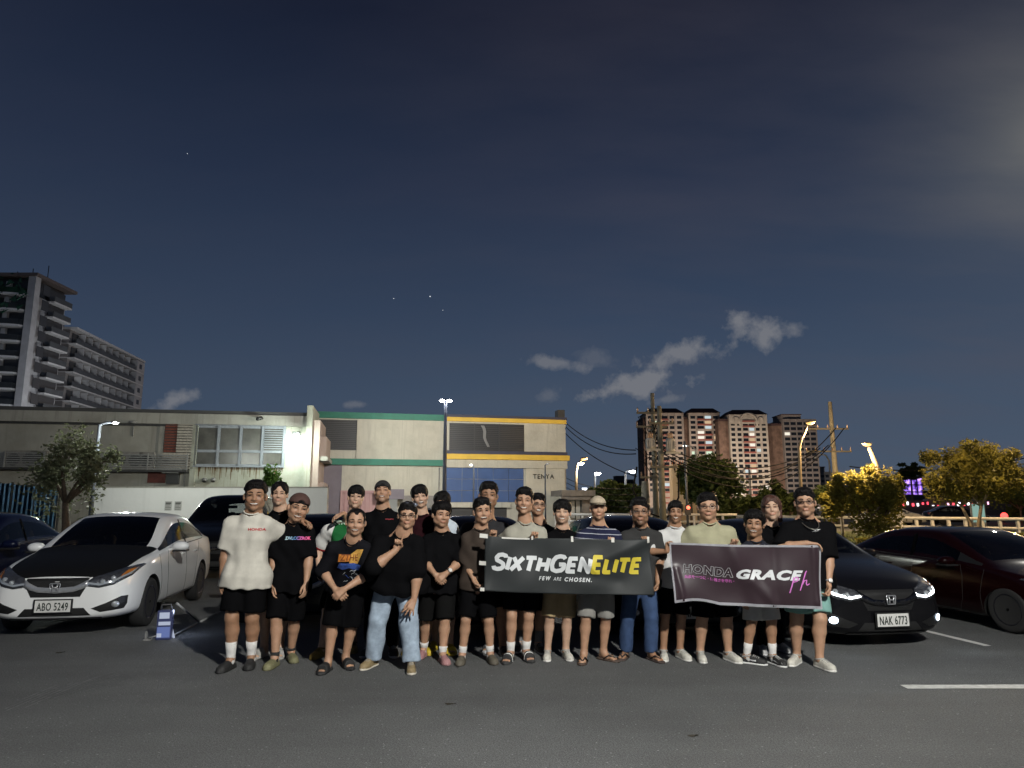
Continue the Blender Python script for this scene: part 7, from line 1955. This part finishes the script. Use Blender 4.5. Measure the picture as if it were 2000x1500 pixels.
P13 = person('short smiling young man in dark navy tee, pale grey shorts and black sneakers', [(1470, 1297), (1517, 1299)], (1454, 1502, 1069), (1473, 996, 1049), hair='full', skin='brown', fw=1.04, wd=.94, H=1.56,
            tee=((.016, .018, .026), 'dark_navy'), bottom=((.42, .41, .385), 'pale_grey_shorts'), leg=.98, socks=(WSOCK, .36), shoes=('sneaker', (.015, .015, .015), (.60, .60, .58)), yaws=(1.0, .3), face=(-.12, .02, .10), group=FRONTG, seed=13)
P14 = person('tall man with glasses in black tee and necklace, watch on his left wrist, white sneakers', [(1553, 1298), (1610, 1307)], (1537, 1618, 1027), (1572, 953, 1008), hair='fade', skin='tan', fw=1.06, wd=1.24, fat=1.16, belly=.02,
            tee=BLK, bottom=((.16, .30, .27), 'teal_shorts'), leg=.86, shoes=('sneaker', SN, SOLE_W), yaws=(-.7, .25), face=(-.06, .0, -.02), mouth='closed', beard=.35, glasses='dark', sleeve=1.0, group=FRONTG, seed=14,
            hands=({'w': (1576, 1061), 'y': -.30, 'd': (1, -.35, -.15), 'n': (.05, -.4, -1), 'curl': .6, 'pole': (-.8, -.2, -.8)}, {'w': (1618, 1141), 'y': -.16, 'd': (-.2, -.2, -1), 'n': (-1, -.3, 0), 'curl': .95}))
# small white swallow-like mark on the tall man's chest and his necklace
bm = bmesh.new()
for tri in (((-1, -.2), (.1, .15), (-.1, -.15)), ((-.3, -.05), (.35, .45), (.2, .05)), ((.0, -.1), (1, .1), (.3, .15)), ((-.6, -.3), (.6, -.1), (.4, -.2))): bm.faces.new([bm.verts.new((x, y, 0)) for x, y in tri])
mk = bpy.data.meshes.new('mark'); bm.to_mesh(mk); bm.free()
print_on(P14, mk, 1594, 1035, 19, mat('white_print', (.55, .55, .55), .8), 'emblem_print', .15)
# ---- back row
P15 = person('slim man with middle parting in black tee between the white and black tees', [(508, 1284), (545, 1284)], (524, 572, 1012), (546, 940, 989), hair='parted', skin='light', fw=.96, wd=.95, tee=BLK, bottom=((.05, .035, .03), 'brown_shorts'), leg=1.0, shoes=('slide', (.30, .29, .27), (.30, .29, .27)), face=(0, -.03, .03), mouth='closed', group=BACKG, seed=15)
P16 = person('man in white raglan tee with green chest and red cuffs behind the leaning man', [(622, 1284), (690, 1272)], (641, 715, 1030), (695, 948, 993), hair='fringe', skin='light', fw=1.0, wd=1.12, tee=((.56, .56, .54), 'raglan'), two_tone=((.012, .105, .030), (.36, .02, .025)), bottom=BLKS, leg=1.0, shoes=('sneaker', (.22, .15, .03), (.20, .14, .03)), face=(.05, -.04, .06), mouth='closed', group=BACKG, seed=16, Yb=8.0, hands=({'w': (622, 1110), 'y': .0}, None))
me = text_mesh('mo', 1.0, offset=.02, shear=.2); print_on(P16, me, 668, 1020, 24, mat('pale_green_print', (.45, .55, .45), .8))
P17 = person('tall bearded man with a black cap worn backwards and black tee', [(720, 1280), (768, 1280)], (718, 776, 1008), (747, 937, 984), hair='undercap', skin='tan', fw=1.0, wd=1.08, tee=BLK, bottom=BLKS, leg=2.0, shoes=('sneaker', (.02, .02, .02), (.5, .5, .48)), face=(.0, -.22, .0), beard=.4, trim={'cap': (.012, .012, .012), 'back': True}, group=BACKG, seed=17,
             hands=({'w': (672, 1003), 'y': -.02, 'd': (-.8, -.5, -.3), 'n': (0, -.4, -1), 'curl': .5, 'spread': 1, 'pole': (0, .8, -.6)}, None))
print_on(P17, text_mesh('HONDA', 1.0, offset=.03, sx=1.5), 761, 1014, 16, mat('dim_red_print', (.30, .03, .04), .8))
P18 = person('young man with long dark fringe tilting his head, black and maroon tee', [(800, 1276), (835, 1276)], (800, 848, 1018), (820, 947, 993), hair='fringe', skin='light', fw=1.0, wd=.95, tee=((.02, .006, .008), 'maroon_black'), bottom=BLKS, leg=1.0, shoes=('sneaker', (.42, .30, .02), (.40, .29, .03)), face=(.1, -.02, -.14), mouth='open', group=BACKG, seed=18)
P19 = person('man in pale blue tee almost hidden behind the man with pink clogs', [(846, 1270), (880, 1276)], (838, 884, 1026), (863, 960, 1006), hair='fringe', skin='light', fw=1.0, wd=1.0, tee=((.42, .47, .52), 'pale_blue'), bottom=BLKS, leg=1.0, shoes=('slide', (.50, .36, .02), (.45, .33, .03)), face=(0, 0, .03), mouth='closed', group=BACKG, seed=19)
P20 = person('tall heavy man in dark charcoal tee behind the laughing man', [(955, 1272), (984, 1280)], (911, 984, 1028), (954, 941, 994), hair='fade', skin='brown', fw=1.05, wd=1.25, fat=1.15, tee=((.022, .022, .024), 'charcoal'), bottom=BLKS, leg=.95, shoes=('slide', (.03, .03, .03), (.35, .35, .35)), face=(.06, 0, .05), group=BACKG, seed=20)
P21 = person('man with thin glasses peeking out behind the grinning man in beige', [(1012, 1272), (1054, 1274)], (1036, 1082, 1036), (1050, 963, 1008), hair='short', skin='tan', fw=1.0, wd=.98, tee=((.02, .02, .022), 'dark_tee'), bottom=BLKS, leg=1.0, socks=((.16, .16, .16), .4), shoes=('sneaker', (.03, .03, .03), (.5, .5, .5)), face=(.25, 0, .1), mouth='open', glasses='wire', group=BACKG, seed=21, hands=({'w': (1022, 1030), 'y': -.08, 'd': (-.7, -.6, .2), 'n': (.2, -.5, -1), 'curl': .6, 'pole': (0, .7, -.6)}, None))
P22 = person('man with long brown hair and a black hair band behind the short young man', [(1491, 1276), (1528, 1272)], (1478, 1534, 1040), (1507, 966, 1016), hair='long', skin='light', fw=1.0, wd=1.0, tee=BLK, bottom=BLKS, leg=2.0, socks=(WSOCK, .3), shoes=('sneaker', (.3, .3, .3), (.5, .5, .5)), face=(-.05, -.03, -.05), mouth='closed', trim={'band': (.015, .015, .015)}, group=BACKG, seed=22)
for o in P22['P'].children:
    if o.name.startswith('hair') and 'band' not in o.name: o.data.materials.clear(); o.data.materials.append(mat('brown_hair', (.055, .022, .014), .5, var=.4, scale=60, bump=.5, bscale=120, stretch=(1, 1, .35)))
# ---- wrist watches, necklace, second trouser details
def watch(label, info, side, strap, dialm):
    w, e = info['WR'][side], info['EL'][side]; d = (w - e).normalized(); c = w - d * .03
    t = thing('wrist_watch', label, 'watch', c, 0)
    a = d.cross(Vector((0, 1, 0))).normalized(); b = a.cross(d).normalized(); r = .034
    bm = bmesh.new(); tube(bm, [(a * math.cos(q) + b * math.sin(q)) * r for q in [2 * math.pi * k / 20 for k in range(21)]], .009, 6); link('strap', bm, strap, t, True)
    f = Vector((0, -1, 0)); f = (f - d * f.dot(d)).normalized(); M = Matrix.Translation(f * (r + .004)) @ f.to_track_quat('Z', 'Y').to_matrix().to_4x4()
    bm = bmesh.new(); lathe(bm, [(.0, 0), (.021, 0), (.021, .009), (.018, .011), (0, .011)], 18, M); link('dial', bm, dialm, t, True)
watch('silver watch with pale dial on the wrist of the man with pink clogs', P5, 1, CHROME_D, mat('watch_dial', (.6, .58, .55), .2))
watch('steel watch on the lowered wrist of the tall man with glasses', P14, 1, CHROME, mat('watch_dial', (.6, .58, .55), .2))
hd, b_ = P14['HD'], P14['root']; ms = (P14['S'][0] + P14['S'][1]) / 2
bm = bmesh.new(); tube(bm, [Vector((ms.x + .085 * math.cos(a), ms.y - .02 - .135 * max(math.sin(a), 0) ** .8 - .0, ms.z + .055 - .085 * max(math.sin(a), 0))) - b_ for a in [math.pi * k / 16 for k in range(17)]], .004, 5); link('necklace', bm, mat('silver_chain', (.45, .42, .36), .3, .9), P14['P'], True)
# ---- chest graphic of the leaning man: an orange block over blue storm and white splashes
def blotch(pts, name, px, py, w, m, info, rot=0, lift=.004):
    bm = bmesh.new(); bm.faces.new([bm.verts.new((x, y, 0)) for x, y in pts]); me = bpy.data.meshes.new(name); bm.to_mesh(me); bm.free(); print_on(info, me, px, py, w, m, name, rot, lift)
OR_ = mat('orange_print', (.55, .19, .03), .8, var=.5, scale=60); OR2 = mat('amber_print', (.55, .30, .06), .8, var=.4, scale=60); BLp = mat('blue_print', (.03, .08, .32), .8, var=.6, scale=50); WHp = mat('pale_print', (.50, .52, .55), .8, var=.3, scale=60)
blotch([(0, 0), (3.1, .1), (3.3, 1.6), (.2, 1.7)], 'print_block', 674, 1090, 27, OR_, P3); blotch([(0, 0), (1.6, 0), (2.6, 2.6), (1.4, 2.6), (.1, 1.6)], 'print_block', 696, 1087, 26, OR2, P3, 0, .0046)
blotch([(0, .5), (1, .1), (2.2, .4), (4, 0), (4.2, .9), (3, 1.3), (1.5, 1.2), (.4, 1.3)], 'print_cloud', 681, 1107, 44, BLp, P3, 0, .005)
P3t = text_mesh('7/11', 1.0, offset=.03, shear=.2); print_on(P3, text_mesh('ZTHE', 1.0, offset=.02, shear=.15, sx=.8), 682, 1089, 34, mat('dark_orange_print', (.18, .05, .01), .8), 'print_letters', 0, .0055)
rr = random.Random(6)
for i in range(12):
    x, y = 664 + rr.uniform(0, 38), 1098 + rr.uniform(0, 46); k = 5; pts = []
    L_ = rr.uniform(.5, 1.2)
    blotch([(0, 0), (1, .35 * L_), (2, .1), (3, .5 * L_), (2.9, .75 * L_), (1.9, .35), (.9, .6 * L_)], 'print_streak', x, y, rr.uniform(6, 15), WHp if i % 3 else BLp, P3, rr.uniform(-.9, .9), .0058)
# white swoosh-shaped flash on the black sneakers
for ch in P13['P'].children:
    if ch.name.startswith('shoe'):
        bm = bmesh.new(); V_ = [v.co for v in ch.data.vertices]; tr = BVHTree.FromPolygons([v.co.copy() for v in ch.data.vertices], [tuple(p.vertices) for p in ch.data.polygons])
        cx = sum(v.x for v in V_) / len(V_); pts = [(-.05, .050), (-.02, .036), (.01, .036), (.065, .064), (.005, .048), (-.03, .050)]
        vs = []
        for x, z in pts:
            h = tr.ray_cast(Vector((cx + x, -3, z)), Vector((0, 1, 0)))
            if h[0] is not None: vs.append(bm.verts.new(h[0] + Vector((0, -.003, 0))))
        if len(vs) > 2: bm.faces.new(vs)
        bmesh.ops.solidify(bm, geom=bm.faces[:], thickness=.002); link('side_flash', bm, mat('white_print', (.55, .55, .55), .8), ch)

# ================================================================ banners
class Banner:
    """cloth hung between four corners (pixel corners give true points at the banner's distance)"""
    def __init__(s, tl, tr, bl, br, Y, Yr, sag, seed):
        s.c = [at(tl[0], tl[1], Y), at(tr[0], tr[1], Yr), at(bl[0], bl[1], Y + .02), at(br[0], br[1], Yr + .02)]; s.sag = sag; r = random.Random(seed)
        s.w = [(r.uniform(.5, 3.5), r.uniform(-1, 1), r.uniform(0, 6.28), r.uniform(.3, 1)) for _ in range(7)]; s.extra = []
    def p(s, u, v, lift=0.0):
        a = s.c[2].lerp(s.c[3], u); b = s.c[0].lerp(s.c[1], u); q = a.lerp(b, v)
        top = s.sag(u); q.z += top[0] * v + top[1] * (1 - v)
        d = 0
        for f, g, p_, am in s.w: d += am * math.sin(2 * math.pi * (f * u + g * v) + p_)
        d = d * .0105 + .0
        for (u0, v0, u1, v1, wd, am) in s.extra:
            ax, ay = u1 - u0, (v1 - v0) * .36; px, py = u - u0, (v - v0) * .36; L2 = ax * ax + ay * ay; t = max(0, min(1, (px * ax + py * ay) / L2)); dist = math.hypot(px - t * ax, py - t * ay); d += am * math.exp(-(dist / wd) ** 2)
        return q + Vector((0, -d - lift, 0))
    def build(s, name, label, m, edge=None, nu=110, nv=42):
        V, F = [], []
        for i in range(nu + 1):
            for j in range(nv + 1): V.append(tuple(s.p(i / nu, j / nv)))
        for i in range(nu):
            for j in range(nv): a = i * (nv + 1) + j; F.append((a, a + nv + 1, a + nv + 2, a + 1))
        o = mesh_np(name, V, F, m); sm = bmesh.new(); sm.from_mesh(o.data); bmesh.ops.recalc_face_normals(sm, faces=sm.faces); bmesh.ops.solidify(sm, geom=sm.faces[:], thickness=.003); sm.to_mesh(o.data); sm.free()
        o.data.polygons.foreach_set('use_smooth', [True] * len(o.data.polygons))
        s.o = tag(o, label, 'banner', 'club banners held by the group'); return o
    def put(s, me, u0, v0, du, m, name='lettering', lift=.006, dv=None, rot=0.0):
        """lay a flat mesh with its lower left corner at (u0, v0), width du of the banner's width"""
        bm = bmesh.new(); bm.from_mesh(me); xs = [v.co.x for v in bm.verts]; ys = [v.co.y for v in bm.verts]; x0, y0 = min(xs), min(ys)
        W = (s.c[1] - s.c[0]).length; Hh = (s.c[0] - s.c[2]).length; k = du / (max(xs) - x0); kv = k * W / Hh if dv is None else dv / (max(ys) - y0)
        bmesh.ops.triangulate(bm, faces=bm.faces[:])
        for _ in range(3):
            es = [e for e in bm.edges if e.calc_length() * k > .02]
            if not es: break
            bmesh.ops.subdivide_edges(bm, edges=es, cuts=1); bmesh.ops.triangulate(bm, faces=bm.faces[:])
        for v in bm.verts:
            u, w = u0 + (v.co.x - x0) * k, v0 + (v.co.y - y0) * kv + rot * (v.co.x - x0) * k
            v.co = s.p(u, w, lift)
        return link(name, bm, m, s.o)
def glyphs(strokes, w, closed=False):
    """thick flat strokes with rounded joints"""
    bm = bmesh.new()
    for st in strokes:
        P = [Vector((x, y, 0)) for x, y in st]
        for i in range(len(P) - 1):
            d = (P[i + 1] - P[i]).normalized(); n = Vector((-d.y, d.x, 0)) * w / 2
            bm.faces.new([bm.verts.new(q) for q in (P[i] - n, P[i + 1] - n, P[i + 1] + n, P[i] + n)])
            for c in (P[i], P[i + 1]) if not closed else ((P[i + 1],) if i < len(P) - 2 else ()): bm.faces.new([bm.verts.new(c + Vector((math.cos(a), math.sin(a), 0)) * w / 2) for a in [2 * math.pi * k / 10 for k in range(10)]])
    me = bpy.data.meshes.new('strokes'); bm.to_mesh(me); bm.free(); return me
BAN_G = mat('banner_charcoal', (.019, .022, .023), .62, var=.12, scale=3, spec=.35); BAN_M = mat('banner_maroon', (.027, .015, .020), .42, var=.15, scale=3, spec=.5)
BW = mat('banner_white_print', (.54, .56, .57), .6); BY = mat('banner_yellow_print', (.52, .42, .035), .6); BP = mat('banner_pink_print', (.55, .16, .50), .6); BPD = mat('banner_magenta_print', (.42, .09, .34), .6); TAPE = mat('tape_tab', (.55, .54, .50), .7); EDGE = mat('banner_edge', (.50, .50, .54), .7)
YB = 7.19
N1 = Banner((948, 1046), (1268, 1052), (945, 1154), (1277, 1162), YB, YB - .02, lambda u: (-.018 * math.sin(math.pi * u) - .006 * math.sin(9 * u), -.012 * math.sin(math.pi * u)), 3)
N1.extra = [(.62, .55, 1.0, 1.0, .035, .022), (.80, .25, .55, .35, .04, -.012), (.0, .0, .04, 1, .02, .012), (.66, .42, .60, .62, .02, .016)]
N1.build('banner', 'dark charcoal banner reading SIXTHGENELITE FEW ARE CHOSEN in white and yellow', BAN_G)
def block_letter(ch):
    S = {'S': [[(.92, .80), (.86, .93), (.55, 1.0), (.25, .95), (.12, .78), (.22, .60), (.55, .50), (.82, .38), (.90, .20), (.75, .05), (.45, 0), (.15, .05), (.06, .20)]], 'I': [[(.5, 0), (.5, 1)]], 'X': [[(.05, 0), (.95, 1)], [(.05, 1), (.95, 0)]], 'T': [[(.0, 1), (1, 1)], [(.5, 0), (.5, 1)]],
         'H': [[(.08, 0), (.08, 1)], [(.92, 0), (.92, 1)], [(.08, .5), (.92, .5)]], 'G': [[(.92, .82), (.78, .96), (.5, 1), (.22, .93), (.06, .7), (.04, .4), (.16, .1), (.45, 0), (.8, .06), (.94, .2), (.94, .45), (.55, .45)]], 'E': [[(.95, 1), (.08, 1), (.08, 0), (.95, 0)], [(.08, .5), (.85, .5)]],
         'N': [[(.08, 0), (.08, 1), (.92, 0), (.92, 1)]], 'L': [[(.08, 1), (.08, 0), (.9, 0)]]}
    return S[ch]
WID = {'S': .78, 'I': .0, 'X': .85, 'T': .80, 'H': .80, 'G': .90, 'E': .66, 'N': .80, 'L': .60}
def run(text, big, th=.25, hs=1.0, gap=.245, shear=.27):
    out, x = [], 0
    for c in text:
        h = 1.17 if c in big and (not out or c != out[-1][0]) else 1.0
        sc = h; w = WID[c] * sc
        out.append((c, [[((x + px * w + py * sc * shear), py * sc) for px, py in st] for st in block_letter(c)])); x += w + gap - (.06 if c == 'X' else 0)
    return out, x
g1, w1 = run('SIXTHGEN', 'SG'); g2, w2 = run('ELITE', ''); tot = w1 + w2
k = .905 / (tot + .1); x0 = .045
Wb, Hb = (N1.c[1] - N1.c[0]).length, (N1.c[0] - N1.c[2]).length
def place(gl, xoff, m, base, big_first=False):
    for i, (c, st) in enumerate(gl):
        if big_first and i == 0: st = [[(x, y * 1.17) for x, y in s_] for s_ in st]
        me = glyphs(st, .325, True); xs = [v.co.x for v in me.vertices]; ys = [v.co.y for v in me.vertices]
        me.transform(Matrix.Translation((0, 0, 0)))
        bmn = min(xs)
        N1.put(me, x0 + (xoff + bmn) * k, base + (min(ys)) * k * Wb / Hb, (max(xs) - bmn) * k, m, 'letter', .005 + .0004 * (i % 3))
place(g1, 0, BW, .405); place(g2, w1, BY, .405, True)
me = text_mesh('FEW', 1, offset=.035, shear=.25, spacing=1.5); N1.put(me, .325, .235, .072, BW, dv=.075); me = text_mesh('ARE', 1, offset=.006, shear=.25, spacing=1.2); N1.put(me, .412, .235, .048, BW, dv=.062); me = text_mesh('CHOSEN.', 1, offset=.035, shear=.25, spacing=1.35); N1.put(me, .478, .225, .160, BW, dv=.075)
def tab(ban, u, v, w, h, name='tape_tab'):
    me = bpy.data.meshes.new(name); bm = bmesh.new(); bm.faces.new([bm.verts.new(q) for q in ((0, 0, 0), (1, 0, 0), (1, 1, 0), (0, 1, 0))]); bmesh.ops.subdivide_edges(bm, edges=bm.edges[:], cuts=2, use_grid_fill=True); bm.to_mesh(me); bm.free(); ban.put(me, u, v, w, TAPE, name, .006, dv=h)
tab(N1, -.035, .955, .05, .075); tab(N1, -.032, .46, .04, .075); tab(N1, -.022, -.005, .025, .06); tab(N1, .522, .94, .014, .10); tab(N1, .768, .95, .018, .08); tab(N1, .985, .93, .014, .11); tab(N1, .282, .97, .010, .07); tab(N1, .10, .972, .17, .028)
N2 = Banner((1308, 1060), (1601, 1065), (1317, 1176), (1606, 1189), YB - .03, YB - .19, lambda u: (-.010 * math.sin(math.pi * u), .030 * math.sin(min(u * 3.2, 1) * math.pi) - .004 * math.sin(math.pi * u)), 8)
N2.extra = [(.40, 1.0, .58, .0, .05, .020), (.55, .40, .68, .05, .035, .022), (.03, .55, .06, .0, .02, .018), (.95, .95, .97, .1, .02, .016), (.70, .95, .70, .0, .03, -.010)]
N2.build('banner', 'maroon banner with white edges reading HONDA GRACE ph above pink Japanese lettering', BAN_M)
def edge_strip(ban, a, b, w, n=60):
    bm = bmesh.new(); prev = None
    for i in range(n + 1):
        u, v = a[0] + (b[0] - a[0]) * i / n, a[1] + (b[1] - a[1]) * i / n; horiz = abs(b[0] - a[0]) > abs(b[1] - a[1])
        q = (bm.verts.new(ban.p(u, v, .004)), bm.verts.new(ban.p(u + (0 if horiz else w), v + (w if horiz else 0), .004)))
        if prev: bm.faces.new((prev[0], q[0], q[1], prev[1]))
        prev = q
    bmesh.ops.solidify(bm, geom=bm.faces[:], thickness=.003); link('white_edge', bm, EDGE, ban.o)
edge_strip(N2, (0, .97), (1, .97), .035); edge_strip(N2, (0, -.01), (1, -.01), .045); edge_strip(N2, (-.003, 0), (-.003, 1), .012); edge_strip(N2, (.990, 0), (.990, 1), .011)
me = text_mesh('HONDA', 1, fill=False, bevel=.022, offset=.05, shear=.10, spacing=1.12, res=4); me.transform(Matrix.Diagonal((1, 1, 0, 1)))
N2.put(me, .075, .47, .34, BW, 'outline_lettering', .006, dv=.165, rot=-.05)
me = text_mesh('GRACE', 1, offset=.055, shear=.30, spacing=1.12); N2.put(me, .435, .435, .445, BW, 'lettering', .006, dv=.165, rot=.0)
me = text_mesh('血族を一つに・優雅さを守れ・', 1, offset=.012); N2.put(me, .082, .385, .34, BPD, 'japanese_lettering', .006, dv=.060, rot=-.06)
ph = [[(0, -.9), (.22, .1), (.30, .55), (.26, .15), (.34, .45), (.52, .60), (.62, .42), (.50, .18), (.26, .10)], [(.66, .0), (.80, -.55)], [(.72, -.65), (.95, .30), (1.12, 1.0), (1.18, 1.15)], [(.88, -.1), (1.02, .25), (1.18, .30), (1.15, -.05), (1.20, -.18), (1.36, -.05)]]
N2.put(glyphs([ph[0], ph[2], ph[3]], .078), .780, .235, .145, BP, 'script_lettering', .009, dv=.36)
# small litter on the asphalt in front of the group
for i, (px, py) in enumerate(((880, 1376), (1355, 1438), (118, 1275))):
    g = gnd(px, py); bm = bmesh.new(); q = 9
    vs = [bm.verts.new((.045 * math.cos(6.28 * k / q) * (1 + .3 * math.sin(k * 2.1)), .018 * math.sin(6.28 * k / q), .006 + .006 * math.cos(k * 1.7))) for k in range(q)]; bm.faces.new(vs); bmesh.ops.solidify(bm, geom=bm.faces[:], thickness=.002)
    o = link('fallen_leaf', bm, mat('dead_leaf', (.035, .028, .018), .8, var=.4, scale=30)); o.location = g; o.rotation_euler = (0, 0, .3 * i)
    tag(o, ['small dark dead leaf on the asphalt in front of the man in jeans', 'small dark dead leaf on the asphalt near the bottom edge', 'small dark dead leaf on the asphalt in front of the white car'][i], 'leaf', 'dead leaves on the asphalt')
